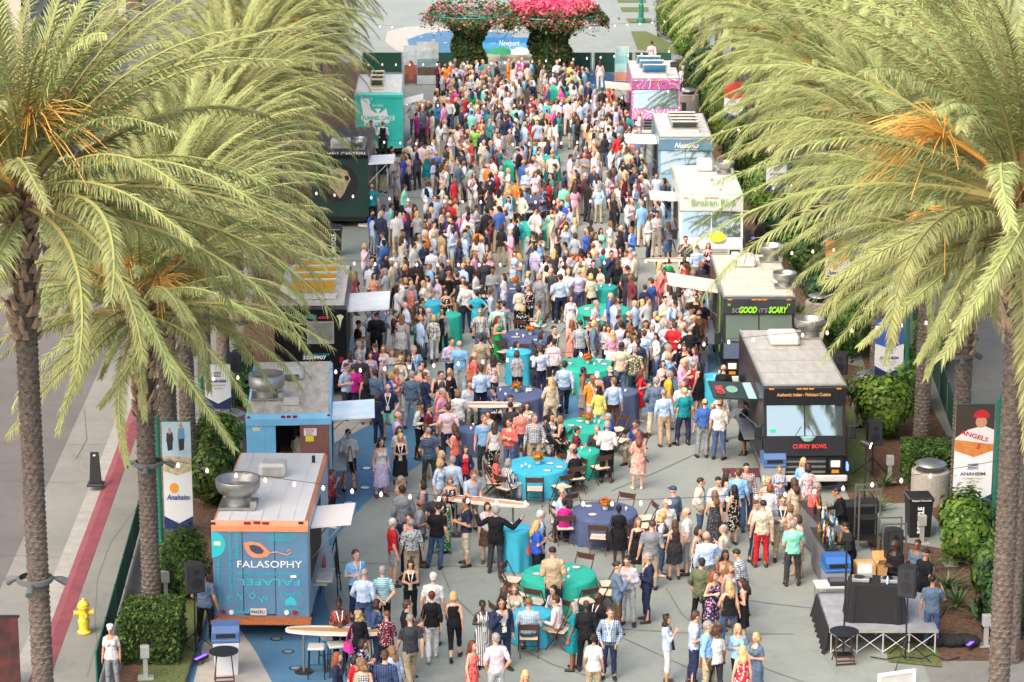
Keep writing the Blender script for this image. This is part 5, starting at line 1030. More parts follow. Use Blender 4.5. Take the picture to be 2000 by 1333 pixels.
# ------------------------------------------------------------------ banners on green posts
NAVYB = mat('banner_navy', '#1f2c5e', .6); BWHITE = mat('banner_white', '#d4d4d2', .6); BTXT = mat('banner_text', '#4a5568', .6); SUNO = mat('banner_sun', '#dc962c', .6)
def banner(px0, px1, py0, py1, Y, label, kind, side=1):
    a, b = YX(px0, py0, Y), YX(px1, py1, Y); w_, h = b.x - a.x, a.z - b.z; z0 = b.z
    o = empty('banner_post', ((a.x + b.x) / 2, Y, 0), 0, label, 'banner', 'banners on green posts'); x = side * (w_ / 2 + .1)
    MB().lathe([(.09, 0), (.09, .3), (.06, .34), (.06, z0 + h + .12), (.075, z0 + h + .14), (.03, z0 + h + .24)], 12, (x, 0, 0)).build('post', GPOST, o)
    for z_ in (z0 + h + .01, z0 - .02): MB().tube([(x, 0, z_), (-side * w_ / 2, 0, z_)], .015, 6).build('bracket', GPOST, o)
    k = .55 if kind != 'plain' else 1.0; zc = z0 + h * (1 - (1 - .5) if kind != 'plain' else 1)
    cl = MB().box(-w_ / 2, w_ / 2, -.008, .008, z0, z0 + h).build('banner_cloth', BWHITE, o); y = -.012
    ch = w_ * .3
    def poly(pts, m, name, yy=y): MB().add([(px * w_ / 2, yy, z0 + pz) for px, pz in pts], [tuple(range(len(pts)))]).build(name, m, cl)
    poly([(-1, 0), (1, 0), (1, ch + .12), (0, .14), (-1, ch + .12)], NAVYB, 'navy_foot')
    if kind == 'plain':
        zz = z0 + h * .62
    else:
        zm = h * .5; zz = z0 + h * .34
        art = {'beach': '#a9c2cc', 'player': '#3a2f28', 'orange': '#c98a4a', 'blue': '#35589a', 'red': '#b8453c'}[kind]
        poly([(-1, zm + ch * .6), (0, zm), (1, zm + ch * .6), (1, h), (-1, h)], mat('art_' + kind, art, .6, var=.15, scale=2), 'picture')
        if kind == 'beach':
            poly([(-1, zm + ch * .6), (0, zm), (1, zm + ch * .6), (1, zm + ch + .25), (-1, zm + ch + .3)], mat('art_sand', '#b7a988', .7, var=.3, scale=8), 'picture_sand', -.014)
            for ox, s_, cc in ((-.45, .5, '#2f3236'), (.35, .62, '#5f8fae')):
                zz0 = zm + ch + .42; poly([(ox - .16, zz0), (ox + .16, zz0 + .03), (ox + .22, zz0 + .55 * s_), (ox - .22, zz0 + .5 * s_)], mat('fig_dark', '#2a2c34', .7), 'picture_figure', -.016); poly([(ox - .26, zz0 + .48 * s_), (ox + .26, zz0 + .52 * s_), (ox + .2, zz0 + .95 * s_), (ox - .2, zz0 + .92 * s_)], mat('fig' + cc, cc, .7), 'picture_figure', -.017)
                poly([(ox + .12 * math.cos(t), zz0 + 1.02 * s_ + .09 * math.sin(t)) for t in np.linspace(0, 6.0, 9)], mat('fig_skin', '#b98a6c', .7), 'picture_figure', -.018)
        if kind == 'player':
            poly([(-1, zm + ch * .6), (0, zm), (1, zm + ch * .6), (1, zm + ch + .1), (-1, zm + ch + .16)], mat('art_dirt', '#c07a3a', .7, var=.2, scale=4), 'picture_dirt', -.014)
            poly([(-1, zm + ch + .17), (1, zm + ch * 1.1 + .02), (1, h * .76), (.45, h * .80), (-.35, h * .76), (-1, h * .68)], mat('jersey_white', '#d3d0cc', .7, var=.08, scale=6), 'picture_jersey', -.016)
            poly([(.32 + .3 * math.cos(t), h * .835 + .16 * math.sin(t)) for t in np.linspace(0, 6.0, 12)], MATS['fig_skin'] if 'fig_skin' in MATS else mat('fig_skin', '#b98a6c', .7), 'picture_face', -.018)
            poly([(.32 + .42 * math.cos(t), h * .885 + .19 * math.sin(t)) for t in np.linspace(-.2, 3.3, 10)], mat('helmet_red', '#b5202a', .5), 'picture_helmet', -.020)
            rd = MATS['helmet_red']; lettering('ANGELS', .16, rd, cl, (.0, -.02, z0 + h * .70), (PI / 2, .3, 0), w_ * .75, bold=.004); lettering('5', .2, rd, cl, (.12, -.02, z0 + h * .60), (PI / 2, .3, 0), bold=.006)
    if kind in ('beach', 'orange'):
        poly([(-.25 + .32 * math.cos(t), zz - z0 + .12 + .13 * math.sin(t)) for t in np.linspace(0, 6.0, 14)], SUNO, 'sun_logo', -.014); lettering('Anaheim', .2, mat('script_blue', '#2b4a86', .6), cl, (0, -.018, zz - .12), (PI / 2, 0, 0), w_ * .8, shear=.2, bold=.003)
    else:
        for i in range(4): poly([(-.28, zz - z0 + .12 + i * .04), (.28, zz - z0 + .13 + i * .045), (.28, zz - z0 + .15 + i * .045), (-.28, zz - z0 + .145 + i * .04)], BTXT, 'building_logo', -.014)
        lettering('ANAHEIM', .12, BTXT, cl, (0, -.018, zz), (PI / 2, 0, 0), w_ * .66, bold=.002); lettering('CONVENTION', .06, mat('banner_gold', '#b9ad8c', .6), cl, (0, -.018, zz - .12), (PI / 2, 0, 0), w_ * .55); lettering('CENTER', .06, MATS['banner_gold'], cl, (0, -.018, zz - .21), (PI / 2, 0, 0), w_ * .35)
    return o
banner(315, 378, 824, 1033, 62.5, 'tall banner with a beach picture and sun logo beside the road-side palm', 'beach', -1)
banner(399, 452, 712, 798, 73, 'white banner with navy foot beside the light blue truck', 'plain', -1)
banner(1868, 1934, 790, 995, 66, 'tall banner with a ball player picture by the stage-side trunk', 'player', 1)
banner(1711, 1763, 624, 738, 78, 'banner with blue picture and navy foot above the stone bin', 'blue', 1)
banner(1613, 1658, 470, 555, 88, 'banner with orange picture and sun logo among the palm fronds', 'orange', 1)
banner(1497, 1535, 320, 374, 105, 'small banner with navy foot beside the white truck planting', 'plain', 1)
banner(1415, 1450, 160, 232, 118, 'small far banner with red lettering under the palm fronds', 'red', 1)
banner(1350, 1380, 92, 128, 138, 'smallest far banner beside the officer', 'plain', 1)
# dark poster at the bottom edge of the pavement
p = G(12, 1333, .14); o = empty('poster_stand', (p.x, p.y, .14), .0, 'dark poster stand cut off at the corner by the road', 'poster'); MB().box(-.42, .33, -.03, .03, 0, 1.55).build('panel', mat('poster_dark', '#221d20', .4, var=.5, scale=3, col2='#5a2c2a'), o); MB().box(-.46, .37, -.034, .034, 1.551, 1.6).build('rail', BLACKP, o)
# trunk collars with lamps
for x, Y, py, lb in ((68, 50, 1132, 'near road-side palm'), (290, 61, 905, 'second road-side palm'), (1874, 67, 693, 'stage-side palm by the walkway')):
    q = YX(x, py, Y); o = empty('trunk_lamp_collar', q, 0, 'grey ring of spotlights strapped round the %s' % lb, 'lamp', 'lamp collars on palm trunks'); MB().lathe([(.31, -.06), (.36, -.04), (.36, .04), (.31, .06)], 20, cap=False).build('ring', mat('collar_grey', '#5a5c5a', .6), o)
    for a in (.3, 2.8, 4.71):
        c_ = Vector((math.cos(a), math.sin(a), 0)); MB().tube([c_ * .36, c_ * .5 + Vector((0, 0, -.05)), c_ * .62 + Vector((0, 0, -.12))], [.03, .07, .085], 10).build('lamp_head', MATS['collar_grey'], o)
# ------------------------------------------------------------------ far end: arches, posters, backdrop, lamp post, building
PINK = ['#e2508e', '#ea6ca0', '#d8487c', '#d86a84', '#b8606a']; IVY = ['#466438', '#587a42', '#6c8c50', '#3c5a34', '#7a7048']
TR = mat('trellis_teal', '#2c7a6c', .5)
def arch(px, pyb, w_, top, cx, cy, rx, ry, label, seed, bare):
    p = G(px, pyb); o = empty('flowering_arch', (p.x, p.y, 0), 0, label, 'trellis', 'umbrella trellises with flowering vines')
    ht = top
    for k in range(10):
        a = 2 * PI * k / 10; MB().tube([(w_ * math.cos(a), w_ * math.sin(a), 0), (w_ * .85 * math.cos(a), w_ * .85 * math.sin(a), ht * .75), (rx * .55 * math.cos(a), rx * .55 * math.sin(a), ht * .93), (rx * math.cos(a), rx * math.sin(a), ht + .1)], .035, 5).build('rib', TR, o)
    for f in (.35, .7, 1.0): MB().tube([(rx * f * math.cos(t), rx * f * math.sin(t), ht * (.9 + .1 * f) + .05) for t in np.linspace(0, 2 * PI, 25)], .035, 5, False).build('ring', TR, o)
    r = np.random.default_rng(seed); n = 9000; th = r.uniform(0, 2 * PI, n); z = r.uniform(0, ht * .95, n); rad = w_ * (1.0 + .22 * np.sin(th * 3 + z * 2) + .1 * np.sin(z * 5 + th)) + np.clip(z / ht - .72, 0, 1) * rx * 1.3
    rad *= r.uniform(.8, 1.08, n); P = np.stack([rad * np.cos(th), rad * np.sin(th), z], 1); N = np.stack([np.cos(th), np.sin(th), .3 * np.ones(n)], 1); leaves('vine', P, N, .11, IVY, seed, o)
    n = 9000 if not bare else 700; th = r.uniform(0, 2 * PI, n); q = np.sqrt(r.uniform(0 if not bare else .25, 1, n)) * (1 + .12 * np.sin(th * 5 + seed)); P = np.stack([q * rx * 1.08 * np.cos(th), q * ry * np.sin(th), ht + .15 + .5 * (1 - q ** 2) + r.normal(0, .16, n) - .3 * (q > .95)], 1)
    N = np.tile([0, 0, 1.0], (n, 1)); inner = q < .74 + r.normal(0, .16, n); leaves('blossom', P[inner], N[inner], .10, (PINK if not bare else PINK[2:] + IVY[:3] + ['#8a7a50']), seed + 1, o, .7); leaves('outer_leaves', P[~inner] + [0, 0, -.12], N[~inner], .11, IVY + ['#8a4a44'], seed + 2, o)
    # hanging sprays at the rim
    n = 1800; th = r.uniform(0, 2 * PI, n); P = np.stack([rx * (1 + .12 * r.normal(0, 1, n)) * np.cos(th), ry * (1 + .12 * r.normal(0, 1, n)) * np.sin(th), ht - r.exponential(.22, n)], 1); leaves('sprays', P, N[:1].repeat(n, 0), .08, IVY + PINK[3:], seed + 3, o)
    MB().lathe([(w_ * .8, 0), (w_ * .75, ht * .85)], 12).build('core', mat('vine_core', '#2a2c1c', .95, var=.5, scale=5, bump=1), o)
arch(918, 172, .72, 3.9, 0, 0, 2.2, 2.4, 'leafy column with sparse teal umbrella trellis and few flowers', 3, True); arch(1078, 166, .95, 3.75, 0, 0, 2.5, 2.8, 'thick leafy column under a wide pink bougainvillea canopy', 8, False)
def poster(px, py, w_, h, rz, cols, label, rot=0):
    p = G(px, py); o = empty('standing_poster', (p.x, p.y, 0), rz, label, 'poster', 'standing poster panels'); MB().box(-w_ / 2, w_ / 2, -.02, .02, .04, h).build('panel', BWHITE, o)
    zs = np.linspace(.06, h - .02, len(cols) + 1)
    for i, c_ in enumerate(cols): MB().box(-w_ / 2 + .01, w_ / 2 - .01, -.026, -.021, zs[i], zs[i + 1]).build('picture', mat('poster' + c_, c_, .6, var=.2, scale=2.5), o)
    for s_ in (-1, 1): MB().box(s_ * w_ * .35 - .03, s_ * w_ * .35 + .03, -.2, .2, 0, .035).build('foot', BLACKP, o)
    return o
pp = poster(803, 166, .75, 2.1, .15, ['#6a4a3c', '#8a5a4a', '#b9c4c8', '#c9d2d4'], 'standing poster with a figure in red shirt beside the teal truck'); MB().add([(-.12, -.03, .3), (.12, -.03, .3), (.16, -.03, 1.1), (.06, -.03, 1.3), (-.06, -.03, 1.3), (-.16, -.03, 1.1)], [tuple(range(6))]).build('picture_figure', mat('poster_rust', '#a0573c', .6), pp)
poster(836, 166, 1.15, 2.3, .1, ['#aebcc0', '#5a4a40', '#7f9aa0', '#b9c8ca', '#cdd6d6'], 'wide standing poster with a boat and lake picture'); poster(1214, 160, .75, 1.9, -.1, ['#c98a70', '#a9d0cc', '#8ac8c4', '#b9dcd8'], 'standing poster in pale aqua beside the pink truck')
p = G(990, 140); o = empty('backdrop_banner', (p.x, p.y + 1.2, 0), 0, 'wide blue beach backdrop banner with white script between the arches', 'banner')
for s_ in (-1, 1): MB().tube([(s_ * 1.45, 0, 0), (s_ * 1.45, 0, 1.75)], .03, 6).build('post', ALU, o)
for z0_, z1_, c_ in ((.45, .62, '#c8b48c'), (.62, .8, '#b9c8c0'), (.8, 1.1, '#4aa0b8'), (1.1, 1.4, '#5aa8d8'), (1.4, 1.7, '#3a88c8')): MB().box(-1.42, 1.42, -.02, .0, z0_, z1_ - .001).build('picture', mat('backdrop' + c_, c_, .6, var=.08, scale=2), o)
lettering('Newport', .42, WHITEPR, o, (.1, -.028, 1.38), (PI / 2, 0, 0), 1.15, shear=.25, bold=.004); lettering('BEACH', .22, WHITEPR, o, (.25, -.028, 1.02), (PI / 2, 0, 0), .95, space=1.3, bold=.003); lettering('VISIT', .12, WHITEPR, o, (-.75, -.028, 1.36), (PI / 2, 0, 0), .3)
for x, c_ in ((-.3, '#2c8a5c'), (.75, '#d6d2c4')):
    MB().lathe([(.75, 1.0), (.4, 1.22), (0, 1.34)], 12, (x, -1.0, 0), cap=False).build('parasol', mat('parasol' + c_, c_, .7), o); MB().tube([(x, -1.0, 0), (x, -1.0, 1.36)], .02, 6).build('parasol_pole', WHITEP, o)
p = G(1252, 45); o = empty('street_lamp', (p.x, p.y, 0), 0, 'green street lamp post on the far lawn', 'street lamp'); MB().lathe([(.28, 0), (.28, .25), (.16, .35), (.16, 1.1), (.1, 1.2), (.07, 4.2)], 12).build('post', GPOST, o, False); MB().lathe([(.1, 4.2), (.22, 4.4), (.2, 4.8), (.05, 5.0)], 12).build('lantern', CLEARL, o)
# building beyond the road
BC = mat('building_beige', '#b9ac98', .8, var=.06, scale=2); BB = mat('building_brown', '#5e463c', .7, var=.1, scale=3); MULL = mat('mullion_grey', '#8a8a86', .5); BG = mat('building_glass', '#4a5560', .08, spec=.8)
o = empty('glazed_building', (-22, 130, 0), 0, 'glazed building with beige and brown columns beyond the road', 'building')
wa, wb = Vector((-18.1, 100)), Vector((-22.0, 142)); dW = (wb - wa); Lw = dW.length; rzW = math.atan2(dW.y, dW.x)
gl = MB().box(0, Lw, 0, .2, .3, 13.5).build('glass_wall', BG, o, False, (wa.x + 22, wa.y - 130, 0)); gl.rotation_euler = (0, 0, rzW)
for i in range(int(Lw / .6)): MB().box(i * .6, i * .6 + .06, -.07, -.002, .3, 13.5).build('mullion', MULL, gl)
for z_ in (.0, 2.2, 4.4, 6.6, 8.8, 11.0, 13.5): MB().box(0, Lw, -.12, .25, z_, z_ + .3).build('transom', MULL, gl)
MB().box(0.02, Lw - .02, .26, 14, 0, 13.9).build('building_mass', BC, gl)
for x, y in ((-22.9, 150), (-23.7, 160), (-24.5, 171), (-25.3, 183)):
    c_ = MB().box(-.7, .7, -.7, .7, .9, 9.5).build('column', BC, o, False, (x + 22, y - 130, 0)); MB().box(-.75, .75, -.75, .75, 0, .899).build('column_base', BB, c_); MB().box(-.2, .2, -.78, -.71, 3.0, 3.5).build('wall_lamp', WHITEP, c_)
struct('building_walk', MB().prism([(-19.0, 118), (-21.5, 145), (-22.3, 153), (-21.3, 160), (-20.0, 150), (-17.3, 118)], .0, .16), PALE_CONC)
# ------------------------------------------------------------------ strings of lamps across the plaza
BULB = mat('lit_bulb', '#ffd8c8', .3, emit=.55); bulb_me = MB().lathe([(.0, -.068), (.03, -.056), (.043, -.02), (.038, .02), (.018, .045), (.018, .055)], 10, cap=False).mesh('bulb', BULB, True); WIRE = mat('wire_black', '#26272a', .6)
for i, (l, mid, r_, Y, lb) in enumerate((((262, 885), 975, (1960, 898), 61, 'nearest string, over the stage and falafel truck'), ((345, 738), 697, (1930, 612), 73, 'string over the curry and light blue truck roofs'), ((590, 507), 512, (1690, 478), 88, 'string across the middle of the crowd'), ((600, 372), 391, (1600, 352), 100, 'string over the white truck roof'), ((640, 268), 278, (1490, 244), 112, 'string over the slate blue truck roof'), ((660, 188), 203, (1350, 168), 122, 'string over the teal and pink trucks'), ((680, 122), 119, (1320, 96), 135, 'string in front of the far barriers'), ((730, 48), 56, (1310, 38), 150, 'farthest string, across the flowering canopies'))):
    A_, B_ = YX(*l, Y), YX(*r_, Y); Mz = YX(1000, mid, Y).z; tM = (0 - A_.x) / (B_.x - A_.x); base = A_.z * (1 - tM) + B_.z * tM; sag = (base - Mz) / (4 * tM * (1 - tM))
    sag = max(sag, .12)
    o = empty('string_lights', A_, 0, 'black wire of small lit bulbs, ' + lb, 'string lights', 'strings of lamps across the plaza'); n = 40
    f = lambda t: Vector(((B_.x - A_.x) * t, 0, (B_.z - A_.z) * t - 4 * sag * t * (1 - t)))
    MB().tube([f(k / n) for k in range(n + 1)], .007, 4, False).build('wire', WIRE, o)
    nb = int((B_.x - A_.x) / .68)
    for k in range(nb): inst('bulb', bulb_me, o, f((k + .5) / nb) + Vector((0, 0, -.09)))

# cables on the ground round the stage
CABLE = mat('cable_black', '#1c1c1e', .6)
for pts, lb in (([(1700, 1283), (1730, 1288), (1765, 1282), (1800, 1287), (1822, 1278), (1850, 1290), (1875, 1284)], 'thin black cable lying on the paving along the stage front'), ([(1640, 1170), (1600, 1190), (1612, 1215), (1600, 1240)], 'thin black cable running from the cart to the stage drape'), ([(1806, 1235), (1830, 1215), (1848, 1190), (1842, 1160), (1860, 1140)], 'thin black cable looping through the bed behind the stage')):
    o = MB().tube([G(x, y, .045) for x, y in pts], .014, 5).build('cable', CABLE, None, True); tag(o, lb, 'cable', 'cables round the stage')
# ------------------------------------------------------------------ people: bodies, clothing, hair
def attr_cloth(name, pattern=None):
    m = bpy.data.materials.new(name); m.use_nodes = True; nt = m.node_tree; b = nt.nodes['Principled BSDF']
    a1 = nt.nodes.new('ShaderNodeAttribute'); a1.attribute_type = 'OBJECT'; a1.attribute_name = 'c1'
    a2 = nt.nodes.new('ShaderNodeAttribute'); a2.attribute_type = 'OBJECT'; a2.attribute_name = 'c2'
    tc = nt.nodes.new('ShaderNodeTexCoord'); out = a1.outputs['Color']
    def mix(fac, A, B):
        x = nt.nodes.new('ShaderNodeMix'); x.data_type = 'RGBA'; nt.links.new(fac, x.inputs[0]); nt.links.new(A, x.inputs[6]); nt.links.new(B, x.inputs[7]); return x.outputs[2]
    def math_(op, A, v=None, B=None):
        x = nt.nodes.new('ShaderNodeMath'); x.operation = op; nt.links.new(A, x.inputs[0])
        if B is not None: nt.links.new(B, x.inputs[1])
        elif v is not None: x.inputs[1].default_value = v
        return x.outputs[0]
    if pattern:
        sp = nt.nodes.new('ShaderNodeSeparateXYZ'); nt.links.new(tc.outputs['Object'], sp.inputs[0])
        per = lambda s, k, d=.5: math_('GREATER_THAN', math_('FRACT', math_('MULTIPLY', s, k)), d)
    if pattern == 'stripe': out = mix(per(sp.outputs[2], 24), out, a2.outputs['Color'])
    if pattern == 'pinstripe': out = mix(per(sp.outputs[0], 24, .6), out, a2.outputs['Color'])
    if pattern == 'plaid':
        s = math_('MULTIPLY', math_('ADD', per(sp.outputs[2], 22, .55), B=per(sp.outputs[0], 22, .55)), .5); out = mix(s, out, a2.outputs['Color'])
    if pattern in ('floral', 'dots'):
        v = nt.nodes.new('ShaderNodeTexVoronoi'); v.inputs['Scale'].default_value = 17 if pattern == 'floral' else 26
        nt.links.new(tc.outputs['Object'], v.inputs['Vector'])
        s = math_('LESS_THAN', v.outputs['Distance'], .38 if pattern == 'floral' else .3); out = mix(s, out, a2.outputs['Color'])
    n = nt.nodes.new('ShaderNodeTexNoise'); n.inputs['Scale'].default_value = 7; n.inputs['Detail'].default_value = 3; n.inputs['Distortion'].default_value = .8
    nt.links.new(tc.outputs['Object'], n.inputs['Vector'])
    bp = nt.nodes.new('ShaderNodeBump'); bp.inputs['Strength'].default_value = 1.0; bp.inputs['Distance'].default_value = .07
    nt.links.new(n.outputs[0], bp.inputs['Height']); nt.links.new(bp.outputs[0], b.inputs['Normal'])
    nt.links.new(out, b.inputs['Base Color']); b.inputs['Roughness'].default_value = .85; b.inputs['Specular IOR Level'].default_value = .2
    MATS[name] = m; return m
CLOTH = {p: attr_cloth('cloth_%s' % (p or 'plain'), p) for p in (None, 'stripe', 'pinstripe', 'plaid', 'floral', 'dots')}
def attr_simple(name, rough, sss=0):
    m = bpy.data.materials.new(name); m.use_nodes = True; nt = m.node_tree; b = nt.nodes['Principled BSDF']
    a1 = nt.nodes.new('ShaderNodeAttribute'); a1.attribute_type = 'OBJECT'; a1.attribute_name = 'c1'
    tc = nt.nodes.new('ShaderNodeTexCoord'); n = nt.nodes.new('ShaderNodeTexNoise'); n.inputs['Scale'].default_value = 18
    nt.links.new(tc.outputs['Object'], n.inputs['Vector'])
    mx = nt.nodes.new('ShaderNodeMix'); mx.data_type = 'RGBA'; mx.blend_type = 'MULTIPLY'; mx.inputs[0].default_value = .5
    rp = nt.nodes.new('ShaderNodeValToRGB'); rp.color_ramp.elements[0].color = (.7, .68, .66, 1); rp.color_ramp.elements[0].position = .35; rp.color_ramp.elements[1].position = .65
    nt.links.new(n.outputs[0], rp.inputs[0]); nt.links.new(a1.outputs['Color'], mx.inputs[6]); nt.links.new(rp.outputs[0], mx.inputs[7]); nt.links.new(mx.outputs[2], b.inputs['Base Color'])
    b.inputs['Roughness'].default_value = rough; MATS[name] = m; return m
SKIN_M = attr_simple('skin', .55); HAIR_M = attr_simple('hair', .6); SHOE_M = attr_simple('shoe_leather', .5)
EYE_M = mat('eye_dark', '#1c1512', .3); LIP_M = mat('lip', '#8a4640', .5)
LAN_M = mat('lanyard_white', '#d8d8d6', .6); BADGE_M = mat('badge_card', '#d9e0d6', .5, var=.1, scale=20, col2='#a9c48e')

def V3(*a): return np.array(a, float)
def capsule(p, q, r0, r1, n=10, squash=None):
    p = V3(*p); q = V3(*q); d = q - p; L = np.linalg.norm(d) + 1e-9; d = d / L
    a = np.cross(d, [0, 0, 1.0] if abs(d[2]) < .9 else [1.0, 0, 0]); a /= np.linalg.norm(a); b = np.cross(d, a)
    rings = []
    for t in (-80, -45, 0): rings.append((p + d * r0 * math.sin(math.radians(t)), r0 * math.cos(math.radians(t))))
    for t in (0, 45, 80): rings.append((q + d * r1 * math.sin(math.radians(t)), r1 * math.cos(math.radians(t))))
    return loft([(c, a * r, b * r) for c, r in rings], n)
def loft(rings, n=12):
    V = []; F = []
    for c, a, b in rings:
        for k in range(n): t = 2 * PI * k / n; V.append(c + a * math.cos(t) + b * math.sin(t))
    m = len(rings)
    for i in range(m - 1):
        for k in range(n): j = (k + 1) % n; F.append((i * n + k, i * n + j, i * n + n + j, i * n + n + k))
    F.append(tuple(range(n - 1, -1, -1))); F.append(tuple((m - 1) * n + k for k in range(n)))
    return V, F
def ellipsoid(c, rx, ry, rz, R=None):
    c = V3(*c); rings = []
    for t in (-80, -55, -28, 0, 28, 55, 80):
        s, k = math.sin(math.radians(t)), math.cos(math.radians(t)); o = V3(0, 0, rz * s); a = V3(rx * k, 0, 0); b = V3(0, ry * k, 0)
        if R is not None: o, a, b = R @ o, R @ a, R @ b
        rings.append((c + o, a, b))
    return loft(rings, 12)
def rotz(a): return np.array([[math.cos(a), -math.sin(a), 0], [math.sin(a), math.cos(a), 0], [0, 0, 1]])
def rotx(a): return np.array([[1, 0, 0], [0, math.cos(a), -math.sin(a)], [0, math.sin(a), math.cos(a)]])
# pose: hip height, legs (knee, ankle per side, from the hip), arms (elbow, wrist per side, from the shoulder), torso lean, head turn/tilt
# the figure faces -Y; side -1 is its right (x < 0)
def A(e, w): return (V3(*e), V3(*w))
DOWN = A((.06, .02, -.29), (.09, -.05, -.54))
POSES = {
 'stand': dict(arm={-1: DOWN, 1: A((.07, .03, -.285), (.08, -.06, -.53))}),
 'contra': dict(arm={-1: A((.05, .05, -.285), (.10, -.02, -.53)), 1: A((.10, -.03, -.27), (.03, -.20, -.42))}, leg={-1: ((-.03, .0, -.44), (-.02, .03, -.84)), 1: ((.05, -.07, -.43), (.09, -.03, -.83))}, turn=.35, tilt=.12),
 'drink': dict(arm={-1: A((.09, -.09, -.26), (-.10, -.20, .04)), 1: A((.05, .03, -.285), (.02, -.14, -.47))}, leg={-1: ((-.03, -.04, -.44), (-.05, .0, -.84)), 1: ((.03, .02, -.44), (.05, .05, -.84))}, turn=-.25, tilt=.0),
 'hold': dict(arm={-1: A((.07, .05, -.28), (-.0, -.19, -.20)), 1: DOWN}, turn=.2),
 'both': dict(arm={-1: A((.06, .04, -.28), (-.08, -.20, -.24)), 1: A((.06, .04, -.28), (-.07, -.21, -.22))}, tilt=.28),
 'cross': dict(arm={-1: A((.06, -.02, -.28), (-.17, -.17, -.20)), 1: A((.06, -.02, -.28), (-.17, -.19, -.17))}, turn=-.2),
 'walk': dict(arm={-1: A((.06, .10, -.27), (.06, .08, -.52)), 1: A((.06, -.08, -.27), (.05, -.22, -.46))}, leg={-1: ((0, -.16, -.40), (0, -.20, -.82)), 1: ((0, .03, -.43), (0, .30, -.76))}),
 'hips': dict(arm={-1: A((.20, .10, -.21), (.02, .00, -.42)), 1: A((.20, .10, -.21), (.02, .00, -.42))}),
 'pocket': dict(arm={-1: A((.10, .09, -.27), (.02, -.03, -.48)), 1: A((.10, .09, -.27), (.02, -.03, -.48))}, turn=.3),
 'raise': dict(arm={-1: A((.10, -.10, -.24), (.03, -.24, -.03)), 1: DOWN}, turn=-.3),
 'wide': dict(arm={-1: A((.22, -.06, -.18), (.36, -.20, .02)), 1: A((.22, -.06, -.18), (.36, -.20, .02))}),
 'reach': dict(arm={-1: A((.05, -.14, -.24), (.0, -.36, -.22)), 1: A((.06, .02, -.28), (.0, -.2, -.36))}, lean=.18, tilt=.2),
 'back': dict(arm={-1: A((.08, .12, -.26), (-.10, .17, -.44)), 1: A((.08, .12, -.26), (-.10, .19, -.42))}),
 'sit': dict(hip=.50, arm={-1: A((.06, -.06, -.28), (-.04, -.26, -.26)), 1: A((.07, -.04, -.28), (.0, -.25, -.27))}, leg={-1: ((0, -.42, .0), (0, -.40, -.42)), 1: ((0.02, -.41, .0), (.03, -.32, -.42))}, lean=.06),
 'sitback': dict(hip=.50, arm={-1: A((.08, .03, -.28), (.0, -.16, -.36)), 1: A((.07, -.02, -.28), (-.06, -.22, -.30))}, leg={-1: ((0, -.42, .02), (0, -.46, -.40)), 1: ((.03, -.41, .0), (.02, -.40, -.42))}, lean=-.1, turn=.4),
}
BODY = {}
